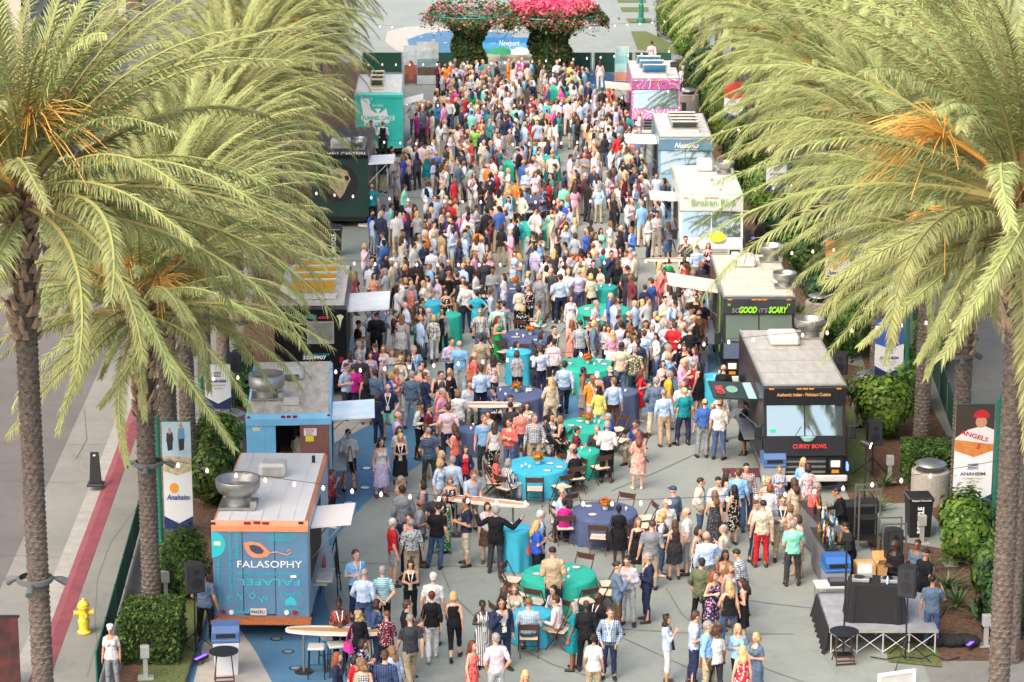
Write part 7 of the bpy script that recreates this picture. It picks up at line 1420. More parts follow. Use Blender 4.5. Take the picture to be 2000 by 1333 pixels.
# ------------------------------------------------------------------ the people, one line each: head x y, facing, pose, sex, clothes, hair, skin
ZONE = dict(M=(650, 430), B=(650, 863), R=(1300, 863), K=(1300, 430), L=(0, 863), N=(650, 0), P=(0, 0))
CAST = '''
B 130 600 20 hold M polo-sky pants-navy short-brown l lan
B 165 705 180 stand M shirt-paleblue pants-denim crop-grey l
B 275 685 195 back M polo-white+turquoise*stripe pants-black short-grey l
B 425 652 0 both F tank-black pants-black bob-dark l lan
B 548 722 180 stand M polo-white pants-khaki short-white l
B 548 828 185 walk F blouse-black pants-white updo-auburn l bag-brown
B 678 830 180 walk F tank-black capri-black bob-blond l
B 430 952 205 walk M polo-charcoal pants-khaki crop-grey l
B 418 876 100 hold M blazer-black+white pants-charcoal short-brown l
B 40 865 15 both F blouse-rust+black*floral pants-black bun-black d lan
B 145 935 200 stand F blouse-black pants-black+white*floral curly-blond l bag-magenta
B 240 870 80 hold F blouse-denim pants-denim bob-dark l
B 292 935 190 both F blouse-maroon+white*dots pants-black crop-red l
B 165 1090 80 both F blouse-navy+white*floral pants-black bob-dark l lan
B 30 1160 90 stand F blouse-navy pants-black long-red l
B 118 1180 60 stand F tee-red pants-black bob-dark l
B 165 1200 180 both F tank-white+black*plaid pants-black curly-light l
B 292 1150 180 both M shirt-navy+denim*plaid pants-denim short-brown l
B 345 1130 205 stand F cardigan-paleblue+white pants-denim long-light l
B 835 878 10 hold F mdress-white+navy*pinstripe - crop-black d lan
B 940 862 15 hold M blazer-navy+white pants-navy curly-black t lan
B 770 1100 60 stand F mdress-coral+red*floral - long-auburn l
B 905 1062 190 pocket M polo-palepink pants-lightgrey short-grey l
B 1065 1265 0 stand F tank-beige pants-black long-blond l
B 1325 885 255 hold F sdress-lace - long-grey b
B 1412 878 180 stand M blazer-black+white pants-black bald-black d
B 1478 832 310 both M polo-black pants-charcoal bald-black d lan
B 1530 915 350 pocket M shirt-slate+lightblue*plaid pants-navy short-brown l lan
B 1445 1058 180 stand F tee-white pants-khaki updo-dark t
B 1860 960 90 raise F blouse-paleblue capri-white curly-black t bag-black
B 1230 575 180 both M blazer-tan+white pants-navy crop-black l
B 945 795 120 sit F cardigan-beige+white pants-black long-brown l
B 1055 808 0 sit F blouse-cream pants-beige curly-light l
B 1190 803 310 sit F cardigan-white+grey pants-black long-black l
B 1085 868 180 sit M shirt-white+sky*plaid pants-denim crop-light l
B 1215 845 250 sit M shirt-palepink+white*plaid pants-khaki short-brown l
B 1585 660 95 raise M blazer-slate+white pants-brown crop-dark l
B 1640 628 340 both M shirt-lavender+white*plaid pants-lightgrey short-dark l
B 1735 615 270 both M blazer-navy+white pants-navy short-grey l
B 335 422 110 stand M polo-red shorts-grey+lightgrey*plaid short-white l lan
B 410 400 340 hold M blazer-navy+coral pants-navy short-brown l lan
B 435 425 190 stand M rolled-lightgrey+olive*floral pants-khaki crop-grey l
B 565 338 180 stand M polo-black pants-denim crop-black l
B 610 285 20 raise F mdress-green+white*floral - long-brown l
B 482 312 95 hold M polo-grey pants-charcoal bald-black b
B 395 240 200 stand M blazer-grey+white pants-navy short-dark l
B 368 192 110 hold M blazer-tan+white pants-denim short-grey l
B 495 215 245 hold F tank-blue capri-black bob-dark l
B 575 268 170 stand M polo-charcoal pants-black short-grey l
B 735 312 275 both M polo-navy pants-beige short-black t
B 855 338 20 stand F vest-white+palepink skirt-brown bob-dark l
B 900 355 170 wide M blazer-black+white pants-charcoal short-grey l
B 1130 437 120 both F tee-royal pants-black long-blond l bag-rust
B 1150 380 100 stand M vest-charcoal+lightblue pants-charcoal short-white l
B 1258 262 90 sit M shirt-lightblue pants-navy crop-light l lan
B 1305 315 190 sit F tee-magenta pants-black updo-dark t
B 1355 250 350 sit M tee-charcoal pants-navy bald-brown l lan
B 1590 348 185 stand F sdress-black - updo-black d bag-black
B 1690 420 5 stand F dress-black - long-light l
B 1758 430 180 hold M polo-grey pants-khaki crop-brown l
B 1820 385 90 both F vest-charcoal+white pants-denim curly-blond l
B 1855 312 10 stand M tee-white pants-denim bald-light l
B 1885 245 220 stand M rolled-slate pants-charcoal cap-navy l
B 1895 425 185 stand F dress-charcoal - long-brown l
B 1960 365 255 stand M polo-white pants-grey bald-brown l
B 900 70 95 sit F tee-coral pants-black bob-brown l
B 965 95 140 sit F blouse-white+charcoal*pinstripe pants-white bob-grey l
B 1280 12 310 sit M polo-paleblue pants-navy bald-light l
B 1315 40 195 sit F tee-black pants-black crop-dark t
B 765 150 20 reach M polo-paleblue pants-khaki short-red l
B 660 78 180 stand M shirt-paleblue pants-khaki short-grey l
B 590 95 50 stand F blouse-lightblue+white*floral pants-white bob-blond l
B 600 45 80 hold F blouse-black skirt-black long-blond l
B 730 18 0 stand F cardigan-navy+red pants-navy bob-brown l
B 655 195 10 both F tank-navy+white*floral pants-black bob-light l
R 195 198 80 pocket M blazer-cream+white pants-denim crop-dark l
R 278 262 190 stand F strdress-charcoal+grey*dots - long-light l
R 300 195 15 both M shirt-lightblue+white*plaid pants-denim crop-black l
R 335 160 100 stand F tank-black pants-black long-dark l
R 372 235 205 hold F dress-black+cream*floral - long-black l bag-beige
R 410 152 190 stand M rolled-sky pants-denim short-brown l
R 448 113 5 stand M shirt-white+maroon*plaid pants-denim crop-black l
R 492 320 60 both F tank-black pants-navy+white*pinstripe updo-brown l
R 535 322 180 stand M polo-cream+khaki*floral pants-red crop-dark l
R 578 230 180 stand F tee-white pants-white bob-red l
R 567 195 0 both F tank-salmon+white*floral capri-white curly-blond l
R 640 128 5 both F blouse-white+blue*pinstripe pants-white crop-light l
R 765 85 0 both F blouse-sky pants-white long-blond l
R 790 122 190 stand F blouse-palepink+coral*floral pants-white bob-dark l
R 725 203 200 both F tank-beige skirt-khaki long-brown l
R 815 225 80 reach M polo-coral pants-charcoal short-grey l
R 645 290 0 both M blazer-grey+navy pants-khaki short-brown l lan
R 695 340 250 both F dress-tan - bob-light l
R 710 430 175 hold M polo-mint pants-charcoal short-grey l
R 735 405 300 raise F dress-beige - bob-brown l
R 988 255 265 reach M shirt-black pants-black crop-black t
R 1040 450 265 reach M shirt-black pants-black crop-black t
R 1388 540 320 hold M tee-slate pants-black crop-black b
R 1440 590 130 both M tee-black pants-black cap-black t
R 1490 735 165 raise M tee-slate pants-denim crop-black t
R 240 495 175 raise M shirt-lightblue pants-grey bald-light l
R 172 468 60 stand F dress-black+white*pinstripe - bob-dark l
R 320 460 245 hold M shirt-cream pants-charcoal short-grey l
R 335 602 0 hold F tank-salmon pants-denim long-black b
R 440 593 240 reach M rolled-slate+white*plaid pants-denim crop-dark l
R 195 643 165 stand M blazer-olive+white pants-black short-dark l
R 255 718 45 hold F dress-navy+pink*floral - long-red l bag-tan
R 362 768 190 stand F tank-black pants-denim long-blond l
R 435 755 255 both F dress-black - long-dark l
R 345 668 50 stand F tank-lavender+white*floral capri-beige long-light l
R 155 937 100 hold M polo-paleblue pants-navy short-brown l
R 238 992 70 stand M rolled-sky pants-khaki short-grey l
R 280 1025 205 stand F tee-white pants-charcoal afro-brown b bag-brown
R 415 1003 15 hold F blouse-sky+white*dots capri-black long-blond l
R 425 1130 190 stand F tank-red+white*floral pants-white long-blond l
R 500 1058 310 both F sdress-slate - bob-blond l
L 612 1015 0 stand F tee-white pants-grey peaked-whitecap t
L 1135 715 180 stand M tee-slate pants-black crop-black t
K 105 925 195 stand M polo-teal pants-navy bald-grey l
K 205 992 180 hold M rolled-blue pants-grey bald-brown l
K 300 995 160 hold M polo-white pants-denim bald-brown l
K 255 1015 350 stand F tank-lightgrey shorts-white long-blond p
K 300 950 20 stand M tee-white shorts-lightgrey curly-light p
K 440 1000 250 both F sdress-black - pony-black b
K 15 838 100 stand M polo-gold pants-khaki short-grey l
K 95 888 0 both M polo-white pants-khaki bald-brown t
K 158 785 180 both F tee-red pants-black crop-blond l
K 212 782 225 hold F dress-black - long-black l
K 100 760 60 hold M shirt-pink pants-grey bald-light l
K 165 705 275 stand F tee-pink pants-white long-brown l
K 155 525 300 hold M blazer-black+white pants-black cap-tan l
K 190 497 180 stand M blazer-brown+white pants-brown bald-dark l
K 90 567 60 raise M shirt-paleblue pants-charcoal bald-dark l
K 140 587 190 hips M shirt-black pants-black crop-grey l
K 155 480 0 stand M shirt-white pants-navy crop-black l
K 72 510 10 stand M blazer-grey+lightblue pants-navy short-grey l
K 8 680 60 hold M shirt-lightblue pants-khaki short-grey l
K 100 680 330 hold F tank-black pants-black long-brown l
K 125 705 200 stand M shirt-paleblue pants-navy short-dark l
K 165 407 0 cross M tee-black pants-black crop-black t
K 215 435 160 stand M tee-black pants-charcoal crop-black t
K 20 730 60 stand F blouse-sky pants-white bob-blond l
K 35 545 250 stand M polo-maroon pants-khaki short-brown l
K 20 350 190 stand F dress-white+black*dots - long-brown l
K 72 365 180 stand F dress-grey - long-dark l
K 325 800 175 both M tee-black shorts-khaki bald-light l
K 113 90 20 raise M rolled-charcoal+grey*floral pants-navy crop-dark l
K 172 137 185 both M shirt-lightblue pants-khaki crop-dark l
K 228 125 0 both F tank-plum+pink*floral pants-black long-red l
K 15 215 180 sit F tee-green pants-black updo-brown l
K 110 205 200 sit F blouse-cream pants-white bob-brown l
K 120 240 190 sit F tank-grey pants-black long-brown l
K 200 232 185 sit F tee-navy pants-black bob-red l
M 135 555 80 both M tee-black pants-black crop-black t
M 240 505 180 both M blazer-black+white pants-black crop-black t
M 340 497 80 raise F vest-black+plum pants-lavender updo-dark l
M 372 517 165 hold F dress-white - long-light l
M 497 432 95 hold M blazer-navy+lightblue pants-khaki short-black l
M 560 525 180 walk F blouse-white+black*floral pants-white bob-blond l bag-white
M 610 485 345 raise F cardigan-grey+black pants-black long-black t
M 435 355 110 hold M rolled-rust+salmon*plaid pants-brown short-grey l
M 397 320 200 stand F tank-navy capri-white bob-blond l
M 615 375 0 both F dress-black+white*floral - bob-dark l
M 800 390 180 hips F sdress-turquoise - updo-dark l
M 820 488 10 raise M shirt-white+navy*plaid pants-denim short-grey l lan
M 915 530 70 both F mdress-green - long-auburn l
M 908 460 180 stand M shirt-mint+white*plaid pants-khaki crop-light l
M 942 445 200 stand M rolled-navy+white*plaid pants-denim short-dark l
M 875 380 100 stand M shirt-paleblue pants-navy short-brown l
M 740 340 180 pocket M shirt-white pants-navy crop-black l
M 735 310 0 stand M blazer-charcoal+white pants-charcoal short-brown l
M 640 270 0 hold M polo-black pants-olive crop-black t
M 685 285 250 hold M polo-black pants-khaki short-brown l
M 1030 363 185 both F blouse-cream pants-black bob-dark l
M 1085 360 330 both F blouse-black+white*floral capri-black long-light l
M 1150 300 165 both M blazer-grey+white pants-grey short-grey l
M 1240 315 180 both F blouse-white pants-black long-dark l
M 1270 300 185 stand M shirt-paleblue pants-navy short-dark l
M 1360 270 200 hips M rolled-lavender pants-denim crop-grey l
M 1440 292 190 both F blouse-cream pants-black bob-blond l
M 1290 165 0 both M shirt-palepink pants-navy bald-black t lan
M 1465 445 60 both M shirt-paleblue pants-khaki short-grey l
M 1545 445 5 sit M shirt-palepink pants-khaki short-grey l
M 1320 415 15 stand F blouse-white pants-white bob-brown l
M 1145 462 250 sit F tank-mint pants-white updo-brown l
M 1050 475 160 sit F blouse-black+white*floral pants-black bob-blond l
M 1330 555 200 stand F sdress-salmon - long-red l
M 1370 555 185 stand M polo-slate+white*plaid pants-navy crop-black l
M 1415 550 345 stand M polo-black pants-black crop-black t lan
M 1215 585 45 hold M polo-black pants-black crop-black l lan
M 1215 655 185 stand F blouse-palepink pants-charcoal short-dark l bag-cream
M 1150 615 90 sit F blouse-slate pants-black long-dark l
M 1010 670 60 sit F blouse-beige pants-black bob-dark l
M 1025 722 180 both F blouse-white+black*pinstripe pants-black bob-brown l
M 1125 715 185 both F cardigan-charcoal+black pants-charcoal curly-dark l
M 1150 690 190 both M shirt-lightblue+white*plaid pants-navy short-brown l
M 815 637 200 hold M blazer-khaki+white pants-khaki short-dark l
M 707 668 180 both M polo-sky pants-lightgrey bald-grey l
M 655 650 30 hold M shirt-lavender pants-navy short-dark l
M 775 750 170 both F tank-orange pants-black long-brown l
M 783 725 100 stand M polo-coral pants-khaki bald-light l
M 815 800 200 both M shirt-lightblue pants-navy short-brown l
M 880 745 160 hold F tank-white+red*floral pants-navy long-dark l
M 443 692 20 stand M polo-sky pants-khaki short-grey l lan
M 275 690 330 stand F blouse-palepink pants-white long-light l
M 238 682 190 both M polo-plum pants-black crop-brown l
M 170 655 20 stand M blazer-navy+white pants-navy bald-black b lan
M 145 670 100 stand M shirt-lightgrey pants-charcoal short-grey l
M 92 725 20 hold M shirt-lavender pants-navy crop-black d
M 75 790 60 hold M polo-paleblue pants-charcoal crop-brown l
M 205 730 0 both F blouse-lavender+pink*floral capri-white curly-brown l
M 150 742 180 stand M blazer-charcoal+white pants-charcoal short-grey l
M 112 800 190 hold M polo-magenta pants-navy crop-brown l
M 185 845 180 stand F dress-black - long-brown l
M 240 822 170 stand M rolled-slate pants-denim short-brown l
M 320 840 60 both F cardigan-royal+white pants-white bob-blond l
M 365 820 95 both F blouse-coral+white*floral capri-white short-light l
M 435 838 180 stand M rolled-slate pants-grey short-grey l
M 525 843 100 hold M polo-navy pants-navy short-brown l
M 487 808 200 stand M polo-salmon pants-khaki bald-light l
M 365 755 350 stand F blouse-cream pants-white curly-blond l
M 410 740 20 both F blouse-denim pants-navy curly-dark t lan
M 505 780 330 stand F tee-white pants-black bob-black l
M 320 715 0 stand F blouse-lightgrey pants-black long-light l
M 305 905 0 stand M polo-navy shorts-mint bald-brown l lan
M 255 960 150 both F tee-navy pants-navy bob-brown l
M 600 835 15 hold M blazer-charcoal+white pants-black short-dark l
M 645 820 335 both F blouse-black pants-black long-blond l
M 600 895 190 hold F dress-coral - bob-brown l
M 610 930 60 both M polo-pink pants-khaki short-grey l
M 635 1015 190 pocket M polo-palepink pants-navy short-brown l
M 695 940 170 raise F cardigan-white+cream pants-denim bob-light l
M 755 885 15 sit M polo-sky+white*stripe pants-khaki short-brown l
M 475 1003 60 both M vest-black+white pants-black crop-black t
M 520 1020 80 hold M polo-maroon pants-charcoal crop-black l
M 360 1060 90 stand M shirt-lavender pants-navy bald-light l
M 365 1140 10 both F blouse-white capri-beige long-brown l
M 370 1180 0 both F dress-black - long-blond l lan
M 262 1205 20 stand F tank-white midi-lavender curly-dark l
M 540 1150 190 stand M polo-navy+slate*stripe pants-charcoal crop-grey l
M 515 1130 250 hips F tank-cream pants-beige bob-brown l
M 675 1135 230 both F tank-coral pants-denim long-brown l
M 838 1075 20 stand M polo-sky pants-charcoal short-light l
M 890 1115 185 stand F tank-white pants-black+white*floral long-brown l
M 870 1055 320 stand F blouse-beige pants-black bob-brown l
M 980 1100 335 cross M shirt-coral pants-denim short-brown l
M 1040 1035 185 stand M rolled-salmon+coral*plaid pants-denim short-brown l
M 1115 1070 10 stand M shirt-white+navy*plaid pants-khaki short-light l
M 1205 1065 40 sit F cardigan-charcoal+white pants-black long-dark l
M 1280 1080 250 sit F tank-black pants-white bob-light l
M 1205 870 190 stand F cardigan-beige+white pants-beige long-blond l
M 1280 775 185 walk M shirt-lightblue pants-navy short-dark l
M 1380 815 90 stand F dress-grey - updo-black b
M 1440 857 20 stand M polo-orange pants-beige bald-black b lan
M 1470 835 190 stand F tee-salmon pants-white bob-white l
M 1475 920 185 stand F blouse-yellow pants-white curly-black t
M 1550 870 200 stand M rolled-lightblue pants-brown short-light l
M 1540 810 200 sit M polo-navy pants-navy bald-white l
M 1518 1115 170 both M shirt-white pants-black short-grey l
M 1525 1068 255 both M polo-royal pants-khaki short-grey l
M 1460 1135 350 sit M shirt-charcoal pants-charcoal short-grey l
M 1345 1145 90 sit F blouse-maroon+plum*floral pants-black updo-dark l
M 1685 1105 320 sit M polo-royal+navy*stripe pants-khaki crop-brown t
M 1690 1165 180 both F sdress-salmon+cream*floral - long-red l
M 1695 825 90 both F sdress-red+black*dots - long-auburn l
M 1590 675 185 stand M polo-beige pants-slate crop-black d
M 1680 695 185 stand M polo-olive+cream*floral pants-charcoal short-grey l
M 1690 655 340 stand M polo-navy pants-navy crop-black d
M 1720 610 190 stand M polo-lightblue pants-khaki short-brown l
M 1735 550 350 stand M blazer-charcoal+white pants-charcoal crop-dark t
M 1775 575 185 hips M shirt-paleblue pants-navy short-grey l
M 1655 585 180 stand F tee-olive pants-black curly-red l
M 1545 610 190 stand F blouse-pink skirt-white long-blond l
M 1845 935 185 stand M shirt-lightblue pants-tan crop-grey l
M 1795 870 180 stand M blazer-slate+white pants-cream short-grey l
M 1520 580 0 both F blouse-lightgrey pants-black bob-brown l
M 1590 560 200 stand M shirt-lavender pants-charcoal short-dark l
M 1635 505 60 stand M polo-navy pants-charcoal bald-brown l
M 1725 355 185 stand F sdress-navy - updo-brown l
M 1765 320 250 both M shirt-blue pants-khaki short-brown l
M 1640 250 185 pocket M tee-charcoal pants-charcoal crop-black t
M 1580 215 160 stand F cardigan-black+white pants-black long-brown l
M 1845 555 200 both M shirt-palepink pants-khaki short-grey l
M 1885 560 160 stand M polo-red pants-navy short-brown l
M 1935 575 300 both M shirt-paleblue pants-navy bald-light l
M 1855 680 60 hold M shirt-lightblue pants-navy short-brown l
M 1945 685 10 both F blouse-black pants-black long-brown l
M 1945 765 60 raise M shirt-pink pants-khaki bald-light l
M 1835 775 20 stand F blouse-palepink+salmon*plaid pants-white bob-brown l
M 1845 835 170 stand F cardigan-black+white pants-black bob-dark l
M 900 905 270 sit F tee-navy+white*floral pants-denim updo-dark l
M 985 965 0 sit M vest-navy+white pants-navy crop-black t
M 985 1010 185 sit M shirt-charcoal pants-charcoal crop-black l
M 1075 1005 10 sit F blouse-white+black*floral pants-black long-brown l
M 1500 575 20 both F blouse-lavender pants-white long-dark l
M 345 165 185 stand F tee-white skirt-denim pony-blond l
M 880 205 200 stand M blazer-charcoal+white pants-charcoal short-brown l
M 230 290 20 hold F tank-salmon pants-denim bob-black l
M 88 1155 180 both M tee-white shorts-black crop-black l
P 581 833 120 stand F blouse-cream pants-black long-dark t z0.62
P 648 918 80 hold F rolled-maroon pants-black updo-black b
P 1333 128 15 pocket M tee-white pants-charcoal peaked-whitecap l
P 1272 80 180 walk M shirt-palepink pants-charcoal short-brown l
P 1117 121 5 stand M tee-yellow pants-khaki crop-tan b
N 1325 398 220 hips M polo-lime pants-khaki crop-brown l
N 685 352 185 stand M shirt-lavender pants-charcoal short-black l
N 768 360 40 both F dress-black - long-blond l
N 1100 445 200 stand M blazer-navy+white pants-charcoal short-grey l
N 735 527 180 stand F sdress-red - bob-blond l
N 772 507 170 stand F sdress-green - long-dark l
N 740 762 0 stand M blazer-lightblue+white pants-denim crop-black l
N 522 835 190 stand F dress-teal - long-blond l
N 1110 660 185 stand F tee-red shorts-beige long-brown l
N 1015 575 170 hold M shirt-mint pants-charcoal short-dark l
N 955 600 180 stand M polo-navy pants-khaki bald-light l
N 828 655 20 stand F blouse-orange pants-khaki long-brown l
N 643 540 10 stand M shirt-white pants-denim short-white l
N 1310 533 180 stand F sdress-black - bob-blond l
N 1575 573 185 stand M rolled-palepink+maroon*plaid pants-navy crop-brown l
N 1207 955 5 both F dress-beige - long-blond l
N 1160 1010 60 stand F dress-blue+white*floral - updo-black b
N 1075 932 10 both M shirt-lightblue pants-slate short-white l
N 790 702 185 both M polo-lime pants-denim bald-black b
N 575 836 185 stand M shirt-blue pants-khaki bald-light l
N 840 900 0 stand F cardigan-white+lightblue pants-white bob-light l
N 217 1018 185 stand M polo-teal pants-black bald-light l
N 212 666 0 both M vest-black+white pants-black crop-black t
N 275 668 190 both M vest-black+white pants-black bald-brown t
N 660 1195 185 stand M shirt-purple pants-slate short-black l
N 745 1195 180 stand M shirt-white pants-khaki short-dark l
N 1215 845 0 stand M tee-white pants-navy crop-red l
N 1480 330 180 stand F tank-palepink pants-white long-dark l
N 215 745 0 both F tank-palepink pants-black bob-brown l
'''
GW = dict(tee='T-shirt', polo='polo shirt', shirt='long-sleeved shirt', rolled='rolled-sleeve shirt', tank='sleeveless top', blouse='blouse', blazer='blazer', cardigan='cardigan', vest='waistcoat', dress='sleeveless dress', sdress='short-sleeved dress', mdress='long dress', strdress='strapless long dress',
          pants='trousers', capri='cropped trousers', shorts='shorts', skirt='skirt', midi='mid-length skirt')
HW = dict(short='short %s hair', bald='balding head', crop='cropped %s hair', bob='%s bob', long='long %s hair', curly='curly %s hair', afro='%s afro', updo='pinned-up %s hair', bun='%s topknot', pony='%s ponytail', cap='%s cap', peaked='white peaked cap')
PW = dict(stripe='striped', pinstripe='pinstriped', plaid='checked', floral='patterned', dots='dotted')
USED = set()
def cname(c): return PRETTY.get(c, c)
def pcol(spec):
    pat = None
    if '*' in spec: spec, pat = spec.split('*')
    c = spec.split('+'); return c[0], (c[1] if len(c) > 1 else None), pat
def wear(root, B, g, c1, c2, pat, tint=1.0):
    me0 = garment(B, g)
    if me0 is None: return
    key = (g, pat); 
    if key not in B['meshes']:
        m = me0.copy(); m.materials.clear(); m.materials.append(CLOTH[pat]); m.name = me0.name; B['meshes'][key] = m
    o = inst(me0.name.split('.')[0], B['meshes'][key], root)
    o['c1'] = [v * tint for v in lin(PAL[c1])]; o['c2'] = list(lin(PAL[c2])) if c2 else [.8, .8, .8]; return o
rp = random.Random(11)
def person(line):
    q = line.split(); z, x, y, face, pose, sex, top, bot, hr, sk = q[:10]; lan = 'lan' in q[10:]
    ox, oy = ZONE[z]; sc = 1 if z == 'P' else .35265
    px, py = ox + float(x) * sc, oy + float(y) * sc
    if pose == 'stand' and rp.random() < .5: pose = 'contra'
    if pose == 'hold' and rp.random() < .25: pose = 'drink'
    B = body(pose, sex); s = rp.uniform(.965, 1.035); kid = sk == 'p'
    if kid: s *= .88; sk = 'l'
    top_z = B['co'][:, 2].max() * s + .012
    zg = STAGE_Z if pose == 'dj' else 0.0
    if px < 260: zg = .14
    for e_ in q[10:]:
        if e_.startswith('z0'): zg = float(e_[1:])
    p = G(px, py, top_z + zg)
    rz = math.radians(float(face)) + rp.uniform(-.12, .12)
    for tx_, ty_, tr_, th_, _a, _s in TABLES:                    # nobody stands in a table
        d_ = math.hypot(p.x - tx_, p.y - ty_); lim = tr_ + (.2 if not pose.startswith('sit') else .22)
        if d_ < lim:
            if d_ < .02 or (p.y < ty_ and abs(p.x - tx_) < tr_ * .8): k_ = math.sqrt(max(0, lim ** 2 - (p.x - tx_) ** 2)); p = Vector((p.x, ty_ - k_ if p.y < ty_ + .3 else ty_ + k_, 0))
            else: p = Vector((tx_ + (p.x - tx_) / d_ * lim, ty_ + (p.y - ty_) / d_ * lim, 0))
    wd = rp.uniform(.97, 1.1) * (1.06 if sex == 'M' else 1.0)
    o = inst('person', B['body'], None, (p.x, p.y, zg), (rp.gauss(0, .02), rp.gauss(0, .02), rz) if not pose.startswith('sit') else (0, 0, rz), (s * wd, s * wd, s)); o['c1'] = list(lin(SKINC[sk]))
    tn, tc_ = top.split('-'); c1, c2, pat = pcol(tc_); tt = rp.uniform(.88, 1.08)
    if tn in ('blazer', 'cardigan', 'vest'):
        wear(o, B, 'shirt' if tn != 'cardigan' else 'tee', c2 or 'white', None, None); wear(o, B, tn, c1, None, None, tt)
    elif tn in ('dress', 'sdress', 'mdress', 'strdress'):
        wear(o, B, {'dress': 'tank', 'sdress': 'tee', 'mdress': 'tank', 'strdress': 'strapless'}[tn], c1, c2, pat, tt); wear(o, B, 'maxi' if tn in ('mdress', 'strdress') else 'dskirt', c1, c2, pat, tt)
    else: wear(o, B, tn, c1, c2, pat, tt)
    if bot != '-':
        bn, bc = bot.split('-'); b1, b2, bpat = pcol(bc); wear(o, B, bn, b1, b2, bpat, rp.uniform(.85, 1.1))
    shc = rp.choice(['#1b1a1a', '#2d2019', '#3b2a20']) if sex == 'M' else rp.choice(['#1b1a1a', '#a98a6c', '#5b4132', '#cfc6bb'])
    for g in ('shoe_a', 'shoe_b'):
        me = garment(B, g)
        if me is None: continue
        if not me.materials: me.materials.append(SHOE_M)
        k = inst('shoe', me, o); k['c1'] = list(lin(shc))
    hn, hcx = hr.split('-')
    h = inst('hair' if hn not in ('cap', 'peaked') else 'cap', hair(hn), o); h.matrix_local = Matrix.Translation(B['hc']) @ Matrix(B['Rh'].tolist()).to_4x4() @ Matrix.Scale(B['hs'], 4)
    hf = rp.uniform(.85, 1.15); h['c1'] = [v * hf for v in lin(HAIRC[hcx])]
    if lan:
        a, b = lanyard(B); la = inst('lanyard', a, o); inst('badge', b, la)
    for e_ in q[10:]:
        if e_.startswith('bag-'):
            cb = e_[4:]; m_ = mat('bag_' + cb, PAL[cb], .5, var=.1, scale=6); side = Vector((math.cos(rz), math.sin(rz), 0)) * .27
            bo = empty('handbag', (p.x + side.x, p.y + side.y, .72), rz + .2, '%s shoulder bag hanging at the hip of a person in %s' % (cname(cb), ' '.join([cname(pcol(top.split('-')[1])[0]), GW[top.split('-')[0]]])), 'handbag', 'shoulder bags')
            MB().add([(-.06, -.15, 0), (.06, -.15, 0), (.06, .15, 0), (-.06, .15, 0), (-.03, -.12, .22), (.03, -.12, .22), (.03, .12, .22), (-.03, .12, .22)], [(3, 2, 1, 0), (4, 5, 6, 7), (0, 1, 5, 4), (1, 2, 6, 5), (2, 3, 7, 6), (3, 0, 4, 7)]).build('bag_body', m_, bo)
            MB().tube([(0, -.11, .2), (-.06, -.06, .5), (-.1, 0, .66), (-.06, .06, .5), (0, .11, .2)], .011, 5).build('strap', m_, bo)
    if pose.startswith('sit'): SEATS.append((p.x, p.y, rz)); SEAT_W.append('person in ' + '%s %s' % (cname(pcol(top.split('-')[1])[0]), GW[top.split('-')[0]]) + ' with ' + (HW[hn] % HW_C(hcx) if '%s' in HW[hn] else HW[hn]))
    # label: what is worn, then hair, then the nearest thing one can find
    ct = (cname(c1) if not c2 or tn in ('blazer', 'cardigan', 'vest') else cname(c1) + ' and ' + cname(c2)) + ((' ' + PW[pat]) if pat else '')
    outfit = '%s %s' % (ct, GW[tn]) + ('' if bot == '-' else ' and %s %s' % (cname(pcol(bot.split('-')[1])[0]), GW[bot.split('-')[0]]))
    hw = HW[hn] % HW_C(hcx) if '%s' in HW[hn] else HW[hn]
    lm = min(LANDMARKS, key=lambda L_: (L_[1] - p.x) ** 2 + (L_[2] - p.y) ** 2)[0] if LANDMARKS else 'the plaza'
    act = {'sit': 'seated', 'sitback': 'seated', 'walk': 'walking', 'wide': 'both hands raised', 'cross': 'arms crossed', 'hips': 'hands on hips', 'back': 'hands behind back', 'raise': 'hand raised'}.get(pose, '')
    fw = 'facing away' if 130 < float(face) % 360 < 230 else 'facing the camera' if (float(face) % 360 < 45 or float(face) % 360 > 315) else 'in profile'
    o['category'] = 'person'; o['group'] = 'guests and staff on the plaza'
    cands = ['person in %s, %s, %s' % (outfit, hw, ('seated near ' if act == 'seated' else 'near ') + lm), 'person in %s, %s, %s, near %s' % (outfit, hw, act or fw, lm), 'person in %s, %s, %s, %s by %s' % (outfit, hw, act, fw, lm)]
    for c in cands:
        if c not in USED and len(c.split()) <= 16: break
    else:
        c = 'person in %s, %s, %s' % (outfit, hw, fw)
        if c in USED or len(c.split()) > 16: c = 'person in %s by %s' % (outfit, lm)
        if c in USED or len(c.split()) > 16: c = 'person in %s %s by %s' % (ct, GW[tn], lm)
        if len(c.split()) > 16: c = 'person in %s, %s' % (outfit, hw)
    USED.add(c); o['label'] = c
    PEOPLE_XY.append((p.x, p.y)); return o
def HW_C(c): return {'dark': 'dark brown', 'light': 'light brown', 'blond': 'blond', 'whitecap': 'white'}.get(c, c)
PEOPLE_XY = []; SEAT_W = []
